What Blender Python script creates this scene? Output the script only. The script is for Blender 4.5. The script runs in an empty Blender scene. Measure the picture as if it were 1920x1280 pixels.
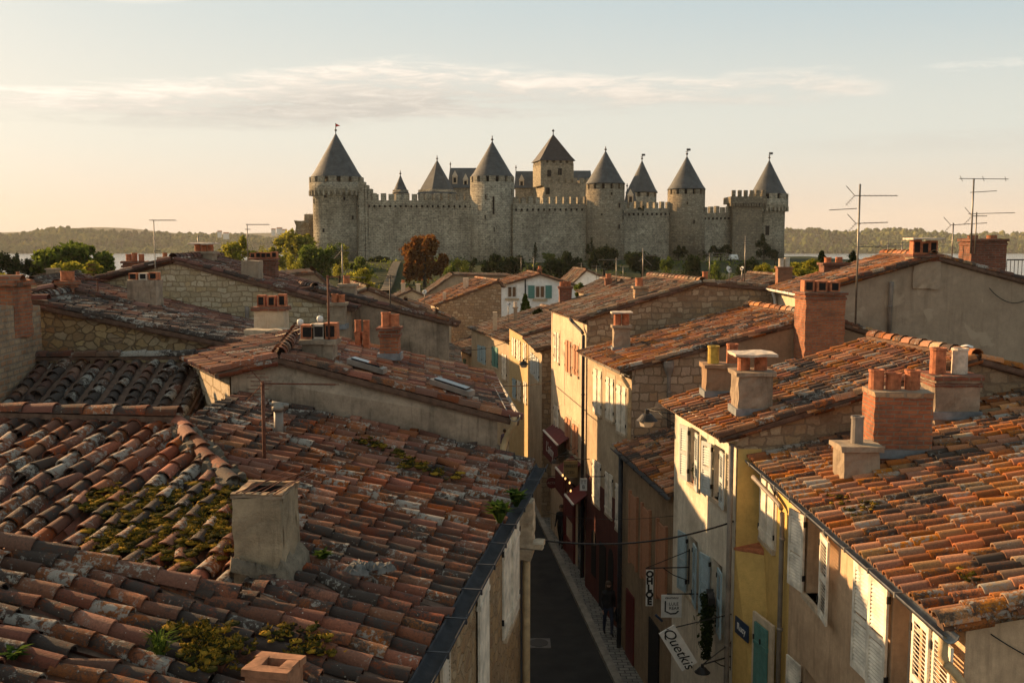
import bpy, math, random
import numpy as np
from mathutils import Vector, Matrix
random.seed(7); RNG = np.random.default_rng(7)
SC = bpy.context.scene; COL = SC.collection
PI = math.pi; R = math.radians

# ------------------------------------------------------------------ camera
F_PX = 1866.7; TH = R(5.66); CT, ST = math.cos(TH), math.sin(TH); CZ = 12.6
cam = bpy.data.cameras.new('camera'); camo = bpy.data.objects.new('camera', cam); COL.objects.link(camo)
camo.location = (0, 0, CZ); camo.rotation_euler = (R(90) - TH, 0, 0)
cam.sensor_width = 36; cam.lens = 35; cam.clip_start = .1; cam.clip_end = 20000
SC.camera = camo

def at(px, py, Y):
    """point of the place seen at photo pixel (px,py), Y metres ahead of the viewpoint"""
    v = (640 - py) / F_PX
    z = Y * (v * CT - ST) / (CT + v * ST)
    return np.array(((px - 960) / F_PX * (Y * CT - z * ST), Y, z + CZ))
def atz(px, py, z):
    v = (640 - py) / F_PX
    return at(px, py, (z - CZ) * (CT + v * ST) / (v * CT - ST))
def A(*p): return np.array(p, float)
def unit(v): v = np.asarray(v, float); return v / np.linalg.norm(v)
def sst(a, b, x):
    t = np.clip((x - a) / (b - a), 0, 1); return t * t * (3 - 2 * t)
def ground(x, y):
    L = sst(-95, -62, x) * (1 - sst(85, 130, x))
    lo = 3.5 * sst(70, 130, y) - 30 * sst(150, 330, y)
    hi = 4 * sst(60, 140, y) + 4.6 * sst(140, 212, y) - 36 * sst(300, 470, y)
    return lo * (1 - L) + hi * L

# ------------------------------------------------------------------ mesh builder
class MB:
    def __init__(s): s.V = []; s.F = []; s.n = 0; s.R = []; s.M = []; s.S = []
    def add(s, V, F, rnd=.5, mi=0, smooth=False):
        V = np.asarray(V, float).reshape(-1, 3)
        s.V.append(V); s.R.append(np.broadcast_to(np.asarray(rnd, float), (len(V),)))
        if isinstance(F, np.ndarray): fl = (F + s.n).tolist()
        else: fl = [[i + s.n for i in f] for f in F]
        s.F += fl; s.M += [mi] * len(fl); s.S += [smooth] * len(fl); s.n += len(V)
    def hexa(s, P, **k):   # 8 points: bottom 4, top 4
        s.add(P, [(3, 2, 1, 0), (4, 5, 6, 7), (0, 1, 5, 4), (1, 2, 6, 5), (2, 3, 7, 6), (3, 0, 4, 7)], **k)
    def box(s, c, size, yaw=0, **k):
        hx, hy, hz = np.array(size) / 2
        P = np.array([(-hx, -hy, -hz), (hx, -hy, -hz), (hx, hy, -hz), (-hx, hy, -hz), (-hx, -hy, hz), (hx, -hy, hz), (hx, hy, hz), (-hx, hy, hz)])
        s.hexa(rotz(P, yaw) + np.asarray(c), **k)
    def obox(s, o, u, v, w, **k):   # corner + three edge vectors
        o, u, v, w = map(np.asarray, (o, u, v, w))
        s.hexa([o, o + u, o + u + v, o + v, o + w, o + u + w, o + u + v + w, o + v + w], **k)
    def rbox(s, c, size, yaw=0, taper=1., jit=.012, step=.16, **k):
        """box of many small faces with slightly uneven masonry surfaces"""
        sx, sy, sz = size
        nx, ny, nz = [max(1, int(round(q / step))) for q in size]
        V = {}; pts = []; F = []
        def vid(i, j, l):
            if (i, j, l) not in V:
                t = l / nz; f = 1 + (taper - 1) * t
                p = np.array(((i / nx - .5) * sx * f, (j / ny - .5) * sy * f, (t - .5) * sz))
                V[(i, j, l)] = len(pts); pts.append(p + RNG.uniform(-jit, jit, 3))
            return V[(i, j, l)]
        for i in range(nx):
            for l in range(nz):
                F.append((vid(i, 0, l), vid(i + 1, 0, l), vid(i + 1, 0, l + 1), vid(i, 0, l + 1)))
                F.append((vid(i + 1, ny, l), vid(i, ny, l), vid(i, ny, l + 1), vid(i + 1, ny, l + 1)))
        for j in range(ny):
            for l in range(nz):
                F.append((vid(0, j + 1, l), vid(0, j, l), vid(0, j, l + 1), vid(0, j + 1, l + 1)))
                F.append((vid(nx, j, l), vid(nx, j + 1, l), vid(nx, j + 1, l + 1), vid(nx, j, l + 1)))
        for i in range(nx):
            for j in range(ny):
                F.append((vid(i, j, nz), vid(i + 1, j, nz), vid(i + 1, j + 1, nz), vid(i, j + 1, nz)))
        s.add(rotz(np.array(pts), yaw) + np.asarray(c), F, **k)
    def pipe(s, pts, r, seg=8, r1=None, cap=True, **k):
        pts = [np.asarray(p, float) for p in pts]; n = len(pts); V = []
        rs = np.linspace(r, r if r1 is None else r1, n)
        for i, p in enumerate(pts):
            d = unit(pts[min(i + 1, n - 1)] - pts[max(i - 1, 0)])
            a = np.cross(d, (0, 0, 1.)) if abs(d[2]) < .9 else np.cross(d, (0, 1., 0))
            a = unit(a); b = np.cross(d, a)
            for q in range(seg):
                f = 2 * PI * q / seg; V.append(p + rs[i] * (math.cos(f) * a + math.sin(f) * b))
        F = [(i * seg + q, i * seg + (q + 1) % seg, (i + 1) * seg + (q + 1) % seg, (i + 1) * seg + q) for i in range(n - 1) for q in range(seg)]
        if cap: F += [tuple(range(seg))[::-1], tuple(range((n - 1) * seg, n * seg))]
        k.setdefault('smooth', seg > 5); s.add(V, F, **k)
    def lathe(s, prof, c, seg=16, a0=0., cap=True, **k):
        V = []; n = len(prof)
        for r, z in prof:
            for q in range(seg):
                f = a0 + 2 * PI * q / seg; V.append((c[0] + r * math.cos(f), c[1] + r * math.sin(f), c[2] + z))
        F = [(i * seg + q, i * seg + (q + 1) % seg, (i + 1) * seg + (q + 1) % seg, (i + 1) * seg + q) for i in range(n - 1) for q in range(seg)]
        if cap: F += [tuple(range(seg))[::-1], tuple(range((n - 1) * seg, n * seg))]
        s.add(V, F, **k)
    def build(s, name, mats, parent=None):
        m = bpy.data.meshes.new(name)
        V = np.concatenate(s.V) if s.V else np.zeros((0, 3))
        if parent is not None:
            root = parent
            while root.parent: root = root.parent
            V = V - np.array(root.location)
        m.from_pydata(V.tolist(), [], s.F)
        if not isinstance(mats, (list, tuple)): mats = [mats]
        for q in mats: m.materials.append(q)
        m.polygons.foreach_set('material_index', s.M); m.polygons.foreach_set('use_smooth', s.S)
        a = m.attributes.new('rnd', 'FLOAT', 'POINT'); a.data.foreach_set('value', np.concatenate(s.R).astype(np.float32))
        m.update()
        o = bpy.data.objects.new(name, m); COL.objects.link(o)
        if parent is not None: o.parent = parent
        return o
def rotz(P, a):
    c, s_ = math.cos(a), math.sin(a); P = np.asarray(P, float)
    return np.stack([P[..., 0] * c - P[..., 1] * s_, P[..., 0] * s_ + P[..., 1] * c, P[..., 2]], -1)

def thing(name, label, cat, loc=(0, 0, 0), group=None):
    o = bpy.data.objects.new(name, None); COL.objects.link(o); o.location = tuple(float(q) for q in loc)
    o.empty_display_size = .2
    return tag(o, label, cat, group)
def tag(o, label, cat, group=None, kind=None):
    if label: o['label'] = label
    if cat: o['category'] = cat
    if group: o['group'] = group
    if kind: o['kind'] = kind
    return o
def struct(o): o['kind'] = 'structure'; return o

# ------------------------------------------------------------------ materials
def nd(nt, typ, ins=None, **props):
    n = nt.nodes.new(typ)
    for k, v in props.items(): setattr(n, k, v)
    for k, v in (ins or {}).items():
        if isinstance(v, bpy.types.NodeSocket): nt.links.new(v, n.inputs[k])
        else: n.inputs[k].default_value = v
    return n
def c4(c): return (c[0], c[1], c[2], 1) if len(c) == 3 else c
def mixc(nt, f, a, b, blend='MIX'):
    a = a if isinstance(a, bpy.types.NodeSocket) else c4(a); b = b if isinstance(b, bpy.types.NodeSocket) else c4(b)
    return nd(nt, 'ShaderNodeMix', {0: f, 6: a, 7: b}, data_type='RGBA', blend_type=blend).outputs[2]
def mth(nt, op, a, b=0., c=0., clamp=False):
    return nd(nt, 'ShaderNodeMath', {0: a, 1: b, 2: c}, operation=op, use_clamp=clamp).outputs[0]
def ramp(nt, f, stops, interp='LINEAR'):
    n = nd(nt, 'ShaderNodeValToRGB', {0: f}); r = n.color_ramp; r.interpolation = interp
    while len(r.elements) < len(stops): r.elements.new(.5)
    for e, (p, c) in zip(r.elements, stops):
        e.position = p; e.color = c4(c) if isinstance(c, (tuple, list)) else (c, c, c, 1)
    return n.outputs[0]
def noise(nt, vec, scale, detail=4, rough=.6, dist=0.):
    return nd(nt, 'ShaderNodeTexNoise', {'Vector': vec, 'Scale': scale, 'Detail': detail, 'Roughness': rough, 'Distortion': dist}).outputs[0]
def start(name):
    m = bpy.data.materials.new(name); m.use_nodes = True; nt = m.node_tree; nt.nodes.clear()
    vec = nd(nt, 'ShaderNodeTexCoord').outputs['Object']
    return m, nt, vec
def finish(nt, col, rough=.85, height=None, hs=.02, spec=.3, metal=0., strength=1., **extra):
    b = nd(nt, 'ShaderNodeBsdfPrincipled', {'Roughness': rough, 'Metallic': metal, 'Specular IOR Level': spec})
    if isinstance(col, bpy.types.NodeSocket): nt.links.new(col, b.inputs['Base Color'])
    else: b.inputs['Base Color'].default_value = c4(col)
    if height is not None:
        bp = nd(nt, 'ShaderNodeBump', {'Strength': strength, 'Distance': hs, 'Height': height}); nt.links.new(bp.outputs[0], b.inputs['Normal'])
    for k, v in extra.items():
        b.inputs[k.replace('_', ' ')].default_value = v
    o = nd(nt, 'ShaderNodeOutputMaterial'); nt.links.new(b.outputs[0], o.inputs[0]); return b
def stretch(nt, vec, s): return nd(nt, 'ShaderNodeMapping', {'Vector': vec, 'Scale': s}).outputs[0]

def m_plain(name, col, rough=.7, var=.25, sc=6., hs=.004, metal=0., spec=.3):
    m, nt, vec = start(name)
    a = noise(nt, vec, sc, 5); dk = tuple(q * (1 - var) for q in col); lt = tuple(min(1, q * (1 + var)) for q in col)
    finish(nt, ramp(nt, a, [(.3, dk), (.7, lt)]), rough, noise(nt, vec, sc * 6, 4), hs, spec, metal); return m

def m_plaster(name, col, stain=(.12, .09, .06), amount=.5, sc=1., patch=None, hs=.006, low=.38, high=.72):
    m, nt, vec = start(name)
    n1 = noise(nt, vec, .9 * sc, 6, .65); n2 = noise(nt, vec, 7 * sc, 6, .7); n3 = noise(nt, stretch(nt, vec, (5, 5, .5)), 1.2 * sc, 5, .7)
    c = mixc(nt, ramp(nt, n2, [(.3, 0.), (.75, 1.)]), tuple(q * .82 for q in col), tuple(min(1, q * 1.15) for q in col))
    f = mth(nt, 'MULTIPLY', ramp(nt, n1, [(low, 0.), (high, 1.)]), amount); c = mixc(nt, f, c, stain)
    f = mth(nt, 'MULTIPLY', ramp(nt, n3, [(.52, 0.), (.78, 1.)]), amount * .9); c = mixc(nt, f, c, tuple(q * .6 for q in stain))
    if patch is not None:
        f = ramp(nt, noise(nt, vec, 1.7 * sc, 3, .5, .6), [(.6, 0.), (.64, .8)]); c = mixc(nt, f, c, patch)
    h = mth(nt, 'ADD', mth(nt, 'MULTIPLY', noise(nt, vec, 60, 3), .5), n2)
    finish(nt, c, .92, h, hs * 2.2, .15); return m

def m_rubble(name, cols, mortar, scale=4., sq=1.5, gap=.09, amount=.35):
    """random stones in mortar"""
    m, nt, vec = start(name)
    wob = nd(nt, 'ShaderNodeTexNoise', {'Vector': vec, 'Scale': 3.5, 'Detail': 4}).outputs['Color']
    v2 = nd(nt, 'ShaderNodeMix', {0: .16, 4: vec, 5: wob}, data_type='VECTOR').outputs[1]
    v2 = stretch(nt, v2, (1, 1, sq))
    vo = nd(nt, 'ShaderNodeTexVoronoi', {'Vector': v2, 'Scale': scale, 'Randomness': .85}, feature='F1')
    ve = nd(nt, 'ShaderNodeTexVoronoi', {'Vector': v2, 'Scale': scale, 'Randomness': .85}, feature='DISTANCE_TO_EDGE').outputs[0]
    cell = nd(nt, 'ShaderNodeSeparateColor', {0: vo.outputs['Color']}).outputs[0]
    st = ramp(nt, cell, [(i / max(1, len(cols) - 1), c) for i, c in enumerate(cols)])
    fine = noise(nt, vec, 22, 5, .7)
    st = mixc(nt, ramp(nt, fine, [(.35, 0.), (.7, .7)]), st, mixc(nt, .5, st, (.1, .075, .05)))
    e = mth(nt, 'ADD', ve, mth(nt, 'MULTIPLY', mth(nt, 'SUBTRACT', noise(nt, vec, 11, 5, .7), .5), .2)); e = mth(nt, 'ADD', e, mth(nt, 'MULTIPLY', mth(nt, 'SUBTRACT', noise(nt, vec, 1.6, 4, .6), .56), .3))
    k = ramp(nt, e, [(gap * .55, 0.), (gap * 1.25, 1.)])
    c = mixc(nt, k, mixc(nt, fine, tuple(q * .55 for q in mortar), tuple(q * 1.1 for q in mortar)), st); c = mixc(nt, ramp(nt, noise(nt, vec, 45, 3, .7), [(.55, 0.), (.75, .5)]), c, (.09, .07, .05))
    big = noise(nt, vec, .8, 5, .65); c = mixc(nt, mth(nt, 'MULTIPLY', ramp(nt, big, [(.42, 0.), (.75, 1.)]), amount), c, (.07, .055, .04))
    h = mth(nt, 'ADD', mth(nt, 'MULTIPLY', k, 1.), mth(nt, 'MULTIPLY', fine, .5))
    finish(nt, c, .9, h, .03, .15); return m

def m_coursed(name, cols, mortar, bw=.4, bh=.2, ms=.022, amount=.3, wob=.16):
    """roughly squared stones in wavering courses"""
    m, nt, vec = start(name)
    s = nd(nt, 'ShaderNodeSeparateXYZ', {0: vec})
    v = nd(nt, 'ShaderNodeCombineXYZ', {0: mth(nt, 'ADD', s.outputs[0], mth(nt, 'MULTIPLY', s.outputs[1], .9)), 1: s.outputs[2]}).outputs[0]
    w1 = nd(nt, 'ShaderNodeTexNoise', {'Vector': vec, 'Scale': 1.7, 'Detail': 2}).outputs['Color']; w2 = nd(nt, 'ShaderNodeTexNoise', {'Vector': vec, 'Scale': 6.5, 'Detail': 4}).outputs['Color']
    v = nd(nt, 'ShaderNodeMix', {0: wob, 4: v, 5: w1}, data_type='VECTOR').outputs[1]; v = nd(nt, 'ShaderNodeMix', {0: .1, 4: v, 5: w2}, data_type='VECTOR').outputs[1]
    br = nd(nt, 'ShaderNodeTexBrick', {'Vector': v, 'Color1': (0, 0, 0, 1), 'Color2': (1, 1, 1, 1), 'Mortar': (.5, .5, .5, 1), 'Scale': 1., 'Mortar Size': ms, 'Mortar Smooth': .6, 'Bias': 0., 'Brick Width': bw, 'Row Height': bh}, offset=.43, offset_frequency=2, squash=.62, squash_frequency=3)
    cell = nd(nt, 'ShaderNodeSeparateColor', {0: br.outputs['Color']}).outputs[0]; fine = noise(nt, vec, 24, 5, .72)
    st = ramp(nt, cell, [(i / max(1, len(cols) - 1), c) for i, c in enumerate(cols)])
    st = mixc(nt, ramp(nt, noise(nt, vec, 5, 4, .6), [(.4, 0.), (.65, .3)]), st, cols[len(cols) // 2]); st = mixc(nt, ramp(nt, fine, [(.35, 0.), (.7, .7)]), st, mixc(nt, .55, st, (.09, .07, .05)))
    k = mth(nt, 'ADD', br.outputs['Fac'], mth(nt, 'MULTIPLY', mth(nt, 'SUBTRACT', noise(nt, vec, 2.2, 5, .7), .48), 1.1)); k = ramp(nt, k, [(.28, 0.), (.6, 1.)])
    c = mixc(nt, k, st, mixc(nt, fine, tuple(q * .6 for q in mortar), tuple(q * 1.15 for q in mortar)))
    big = noise(nt, vec, .8, 5, .65); c = mixc(nt, mth(nt, 'MULTIPLY', ramp(nt, big, [(.42, 0.), (.75, 1.)]), amount), c, (.07, .055, .04))
    h = mth(nt, 'ADD', mth(nt, 'MULTIPLY', k, -1.1), mth(nt, 'MULTIPLY', fine, .8))
    finish(nt, c, .92, h, .03, .12); return m

def m_brick(name, cols, mortar, bw=.24, bh=.075, ms=.012, dirt=.5):
    m, nt, vec = start(name)
    s = nd(nt, 'ShaderNodeSeparateXYZ', {0: vec})
    v = nd(nt, 'ShaderNodeCombineXYZ', {0: mth(nt, 'ADD', s.outputs[0], s.outputs[1]), 1: s.outputs[2]}).outputs[0]
    wob = nd(nt, 'ShaderNodeTexNoise', {'Vector': vec, 'Scale': 6., 'Detail': 3}).outputs['Color']
    v = nd(nt, 'ShaderNodeMix', {0: .02, 4: v, 5: wob}, data_type='VECTOR').outputs[1]
    br = nd(nt, 'ShaderNodeTexBrick', {'Vector': v, 'Color1': c4(cols[0]), 'Color2': c4(cols[1]), 'Mortar': c4(mortar), 'Scale': 1., 'Mortar Size': ms, 'Mortar Smooth': .3, 'Bias': 0., 'Brick Width': bw, 'Row Height': bh})
    fine = noise(nt, vec, 25, 5, .7); big = noise(nt, vec, 2.2, 5, .7)
    c = mixc(nt, ramp(nt, fine, [(.35, 0.), (.75, .6)]), br.outputs[0], mixc(nt, .55, br.outputs[0], (.05, .035, .03)))
    c = mixc(nt, mth(nt, 'MULTIPLY', ramp(nt, big, [(.45, 0.), (.7, 1.)]), dirt), c, (.055, .042, .035))
    h = mth(nt, 'ADD', mth(nt, 'MULTIPLY', br.outputs['Fac'], -1.), mth(nt, 'MULTIPLY', fine, .6))
    finish(nt, c, .9, h, .012, .15); return m

def m_tile(name, cols, dark=.5, lichen=.4, pale=(.42, .39, .33), moss=0., black=(.022, .018, .015)):
    m, nt, vec = start(name)
    r = nd(nt, 'ShaderNodeAttribute', attribute_name='rnd').outputs['Fac']
    n = len(cols); c = ramp(nt, r, [(i / (n - 1), q) for i, q in enumerate(cols)])
    mid = noise(nt, vec, 7., 8, .72, .3); fine = noise(nt, vec, 42, 6, .75); big = noise(nt, vec, .6, 4, .6); low = noise(nt, vec, 1.3, 4, .6)
    r2 = mth(nt, 'FRACT', mth(nt, 'MULTIPLY', r, 7.31)); r3 = mth(nt, 'FRACT', mth(nt, 'MULTIPLY', r, 13.7)); r4 = mth(nt, 'FRACT', mth(nt, 'MULTIPLY', r, 29.3))
    c = nd(nt, 'ShaderNodeHueSaturation', {'Hue': mth(nt, 'ADD', .495, mth(nt, 'MULTIPLY', r4, .016)), 'Saturation': mth(nt, 'ADD', .85, mth(nt, 'MULTIPLY', r3, .35)), 'Value': mth(nt, 'ADD', .6, mth(nt, 'MULTIPLY', r2, .62)), 'Color': c}).outputs[0]
    c = mixc(nt, ramp(nt, fine, [(.36, 0.), (.66, .75)]), c, mixc(nt, .7, c, (.045, .028, .02)))
    # black algae crust, running across tiles, heavier on some
    f = mth(nt, 'ADD', mth(nt, 'ADD', mth(nt, 'MULTIPLY', mid, .5), mth(nt, 'MULTIPLY', fine, .3)), mth(nt, 'ADD', mth(nt, 'MULTIPLY', r3, .2), mth(nt, 'MULTIPLY', big, .75)))
    t = .875 + .34 * (.5 - dark); c = mixc(nt, ramp(nt, f, [(t - .035, 0.), (t + .06, .93)]), c, mixc(nt, fine, black, tuple(q * 2.6 for q in black)))
    # grey lichen crusts and ochre lichen
    g = mth(nt, 'ADD', mth(nt, 'ADD', mth(nt, 'MULTIPLY', noise(nt, vec, 15, 8, .74, .5), .6), mth(nt, 'MULTIPLY', r4, .16)), mth(nt, 'MULTIPLY', low, .4))
    t = .58 + .27 * (.5 - lichen); c = mixc(nt, ramp(nt, g, [(t - .012, 0.), (t + .025, .85)]), c, mixc(nt, fine, tuple(q * .35 for q in pale), pale))
    c = mixc(nt, ramp(nt, noise(nt, vec, 19, 6, .7), [(.67, 0.), (.71, .8)]), c, (.3, .17, .035))
    vd = nd(nt, 'ShaderNodeTexVoronoi', {'Vector': vec, 'Scale': 26., 'Randomness': 1.}, feature='F1'); dsz = nd(nt, 'ShaderNodeSeparateColor', {0: vd.outputs['Color']}).outputs[0]
    dots = mth(nt, 'LESS_THAN', vd.outputs['Distance'], mth(nt, 'MULTIPLY', mth(nt, 'SUBTRACT', mth(nt, 'ADD', dsz, mth(nt, 'MULTIPLY', low, .7)), 1.16 - .5 * lichen), .75))
    c = mixc(nt, mth(nt, 'MULTIPLY', dots, .8), c, mixc(nt, r3, pale, (.3, .27, .2)))
    if moss:
        k = noise(nt, vec, 1.3, 6, .75); c = mixc(nt, ramp(nt, k, [(.74 - .2 * moss, 0.), (.8 - .2 * moss, .9)]), c, mixc(nt, fine, (.03, .035, .008), (.12, .1, .02)))
    h = mth(nt, 'ADD', mth(nt, 'MULTIPLY', fine, .7), mid)
    finish(nt, c, .82, h, .012, .25); return m

def m_castle(name, c1, c2, mort, dark=.5):
    m, nt, vec = start(name)
    s = nd(nt, 'ShaderNodeSeparateXYZ', {0: vec})
    v = nd(nt, 'ShaderNodeCombineXYZ', {0: mth(nt, 'ADD', s.outputs[0], mth(nt, 'MULTIPLY', s.outputs[1], .8)), 1: s.outputs[2]}).outputs[0]
    br = nd(nt, 'ShaderNodeTexBrick', {'Vector': v, 'Color1': c4(c1), 'Color2': c4(c2), 'Mortar': c4(mort), 'Scale': 1., 'Mortar Size': .045, 'Mortar Smooth': .4, 'Brick Width': .85, 'Row Height': .38})
    n1 = noise(nt, vec, .16, 7, .68); n2 = noise(nt, vec, 1.6, 6, .75); n3 = noise(nt, stretch(nt, vec, (1, 1, .12)), .8, 6, .7)
    c = mixc(nt, ramp(nt, n2, [(.35, 0.), (.68, 1.)]), mixc(nt, .5, br.outputs[0], (.1, .085, .06)), br.outputs[0])
    c = mixc(nt, mth(nt, 'MULTIPLY', ramp(nt, n1, [(.4, 0.), (.62, 1.)]), dark), c, (.1, .09, .07))
    c = mixc(nt, mth(nt, 'MULTIPLY', ramp(nt, n3, [(.5, 0.), (.7, 1.)]), dark * .7), c, (.07, .062, .05))
    sp = noise(nt, vec, 1.8, 4, .75); c = mixc(nt, ramp(nt, sp, [(.5, 0.), (.66, .75)]), c, (.09, .08, .062)); c = mixc(nt, ramp(nt, noise(nt, stretch(nt, vec, (1, 1, 2.2)), 1.1, 5, .8), [(.54, 0.), (.66, .55)]), c, (.62, .55, .4))
    h = mth(nt, 'ADD', mth(nt, 'MULTIPLY', br.outputs['Fac'], -.5), mth(nt, 'MULTIPLY', n2, 1.3))
    finish(nt, c, .95, h, .09, .1); return m

def m_slate(name, col):
    m, nt, vec = start(name)
    s = nd(nt, 'ShaderNodeSeparateXYZ', {0: vec}); z = s.outputs[2]
    w = nd(nt, 'ShaderNodeTexWave', {'Vector': vec, 'Scale': .9, 'Distortion': .6, 'Detail': 2, 'Detail Scale': 3.}, bands_direction='Z', wave_profile='SAW').outputs['Fac']
    n1 = noise(nt, vec, .8, 6, .75); n2 = noise(nt, vec, 5, 4, .7)
    c = mixc(nt, ramp(nt, n1, [(.35, 0.), (.7, 1.)]), tuple(q * .65 for q in col), tuple(q * 1.45 for q in col))
    c = mixc(nt, mth(nt, 'MULTIPLY', w, .45), c, tuple(q * .5 for q in col))
    c = mixc(nt, ramp(nt, n2, [(.62, 0.), (.72, .5)]), c, (.2, .17, .12))
    finish(nt, c, .7, mth(nt, 'ADD', w, n2), .12, .35); return m

def m_leaf(name, stops, rough=.6, trans=.35):
    m, nt, vec = start(name)
    r = nd(nt, 'ShaderNodeAttribute', attribute_name='rnd').outputs['Fac']
    c = ramp(nt, r, [(i / (len(stops) - 1), q) for i, q in enumerate(stops)])
    d = nd(nt, 'ShaderNodeBsdfDiffuse', {'Color': c}); t = nd(nt, 'ShaderNodeBsdfTranslucent', {'Color': c})
    x = nd(nt, 'ShaderNodeMixShader', {0: trans, 1: d.outputs[0], 2: t.outputs[0]})
    o = nd(nt, 'ShaderNodeOutputMaterial'); nt.links.new(x.outputs[0], o.inputs[0]); return m

def m_glow(name, col, s):
    m, nt, vec = start(name); e = nd(nt, 'ShaderNodeEmission', {'Color': c4(col), 'Strength': s})
    o = nd(nt, 'ShaderNodeOutputMaterial'); nt.links.new(e.outputs[0], o.inputs[0]); return m

TC = dict(dk=(.085, .036, .02), br=(.17, .068, .033), rd=(.27, .082, .034), orr=(.37, .13, .045), pk=(.36, .17, .085), tan=(.29, .2, .12))
M = {}
M['t_dark'] = m_tile('weathered_tile', [TC['dk'], (.23, .068, .03), (.15, .054, .026), (.28, .075, .032), (.2, .066, .032), (.33, .1, .042), (.24, .12, .065)], .42, .19, moss=.3)
M['t_black'] = m_tile('blackened_tile', [TC['dk'], TC['br'], TC['dk'], (.19, .065, .04), TC['br'], (.1, .075, .055)], 0.66, 0.24)
M['t_red'] = m_tile('red_tile', [TC['br'], (.2, .07, .045), TC['rd'], (.26, .09, .05), TC['pk'], (.22, .12, .08)], 0.3, 0.13)
M['t_red2'] = m_tile('old_red_tile', [TC['br'], (.17, .06, .045), TC['dk'], (.21, .075, .05), (.24, .12, .08), TC['br']], 0.36, 0.14)
M['t_orange'] = m_tile('orange_tile', [TC['br'], TC['rd'], (.44, .16, .05), (.48, .18, .06), (.34, .13, .05), (.46, .28, .14)], .4, .18)
M['t_near'] = m_tile('sunny_tile', [TC['br'], (.42, .125, .035), (.46, .165, .05), (.3, .11, .04), (.5, .18, .055), (.34, .21, .11), (.4, .13, .04)], .41, .2, moss=.15)
M['t_brown'] = m_tile('brown_tile', [TC['br'], (.2, .12, .07), TC['tan'], (.22, .13, .075), TC['rd'], (.3, .2, .12)], 0.38, 0.16)
M['slab'] = m_plain('roof_bed', (.115, .07, .048), .95, .4, 8, .01)
M['mortar'] = m_plaster('lime_mortar', (.36, .3, .23), amount=.5, sc=2.)
M['st_warm'] = m_rubble('warm_rubble', [(.4, .27, .12), (.5, .38, .22), (.3, .2, .1), (.56, .41, .2), (.4, .33, .22), (.36, .19, .08)], (.27, .195, .12), 5.2, 1.5, .06)
M['st_pale'] = m_coursed('pale_rubble', [(.42, .34, .2), (.58, .5, .34), (.44, .34, .19), (.66, .57, .4), (.48, .4, .27), (.54, .4, .2)], (.36, .28, .17), .24, .125, .016, .2)
M['st_pink'] = m_coursed('pink_rubble', [(.3, .19, .11), (.54, .4, .27), (.36, .25, .16), (.5, .36, .25), (.42, .26, .14), (.6, .46, .33)], (.27, .19, .12), .34, .2, .02, .2)
M['st_brown'] = m_coursed('brown_rubble', [(.24, .15, .085), (.44, .31, .19), (.28, .18, .1), (.56, .44, .29), (.34, .23, .13), (.42, .27, .14)], (.29, .205, .13), .26, .15, .022, .3, .22)
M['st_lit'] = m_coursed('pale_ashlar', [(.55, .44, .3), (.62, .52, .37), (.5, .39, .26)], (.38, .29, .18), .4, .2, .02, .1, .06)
M['st_left'] = m_rubble('house_rubble', [(.42, .27, .13), (.5, .34, .18), (.36, .22, .11), (.48, .36, .22), (.3, .18, .1)], (.4, .28, .16), 5., 1.2, .08, .35)
M['p_grey'] = m_plaster('grey_render', (.34, .27, .19), (.1, .08, .06), .55, 1.2)
M['p_brown'] = m_plaster('brown_render', (.3, .2, .125), (.12, .08, .05), .4)
M['p_taupe'] = m_plaster('taupe_render', (.36, .28, .2), (.17, .13, .09), .45, .7, patch=(.4, .32, .23))
M['p_dirty'] = m_plaster('stained_render', (.36, .28, .2), (.06, .048, .036), .75, 1.6)
M['p_cream'] = m_plaster('cream_render', (.62, .5, .35), (.28, .21, .14), .55)
M['p_pink'] = m_plaster('apricot_render', (.62, .43, .27), (.3, .2, .12), .7, 1.)
M['p_white'] = m_plaster('white_render', (.72, .65, .52), (.36, .3, .22), .75, 1.1)
M['p_yellow'] = m_plaster('yellow_render', (.64, .43, .14), (.42, .27, .1), .35, .8)
M['p_ochre'] = m_plaster('ochre_render', (.5, .37, .19), (.3, .18, .07), .4, .8)
M['p_sand'] = m_plaster('sand_render', (.5, .39, .26), (.2, .15, .1), .6)
M['p_old'] = m_plaster('old_street_render', (.33, .23, .14), (.1, .07, .045), .6, 1.1)
M['p_blue'] = m_plaster('chalk_white_render', (.86, .86, .82), (.55, .53, .47), .25, .4)
M['brick'] = m_brick('orange_brick', ((.42, .15, .065), (.32, .105, .05)), (.27, .19, .13), dirt=.6)
M['brick_dk'] = m_brick('sooty_brick', ((.26, .09, .05), (.17, .065, .04)), (.2, .15, .11), dirt=.65)
M['brick_old'] = m_brick('old_brick', ((.36, .19, .1), (.42, .31, .19)), (.3, .23, .16), .26, .12, .025, .5)
M['pot'] = m_plain('terracotta_pot', (.36, .125, .055), .8, .5, 9)
M['pot_y'] = m_plain('mossy_pot', (.4, .27, .05), .85, .4, 9)
M['pot_w'] = m_plain('pale_pot', (.5, .42, .33), .85, .3, 9)
M['lead'] = m_plain('lead_flashing', (.19, .21, .22), .55, .35, 5, .006, .4)
M['gutter'] = m_plain('zinc_gutter', (.24, .23, .21), .5, .35, 4, .004, .5)
M['gut_dk'] = m_plain('dark_gutter', (.035, .036, .04), .6, .4, 4)
M['pipe_y'] = m_plain('painted_pipe', (.42, .3, .16), .6, .3, 4)
M['pipe_g'] = m_plain('grey_pipe', (.2, .17, .14), .55, .3, 4)
M['rust'] = m_plain('rusty_steel', (.13, .05, .028), .85, .5, 12)
M['alu'] = m_plain('weathered_aluminium', (.2, .18, .15), .45, .25, 8, .001, .6)
M['iron'] = m_plain('black_iron', (.018, .016, .015), .55, .3, 10)
M['wire'] = m_plain('black_cable', (.012, .011, .011), .6, .2)
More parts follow.
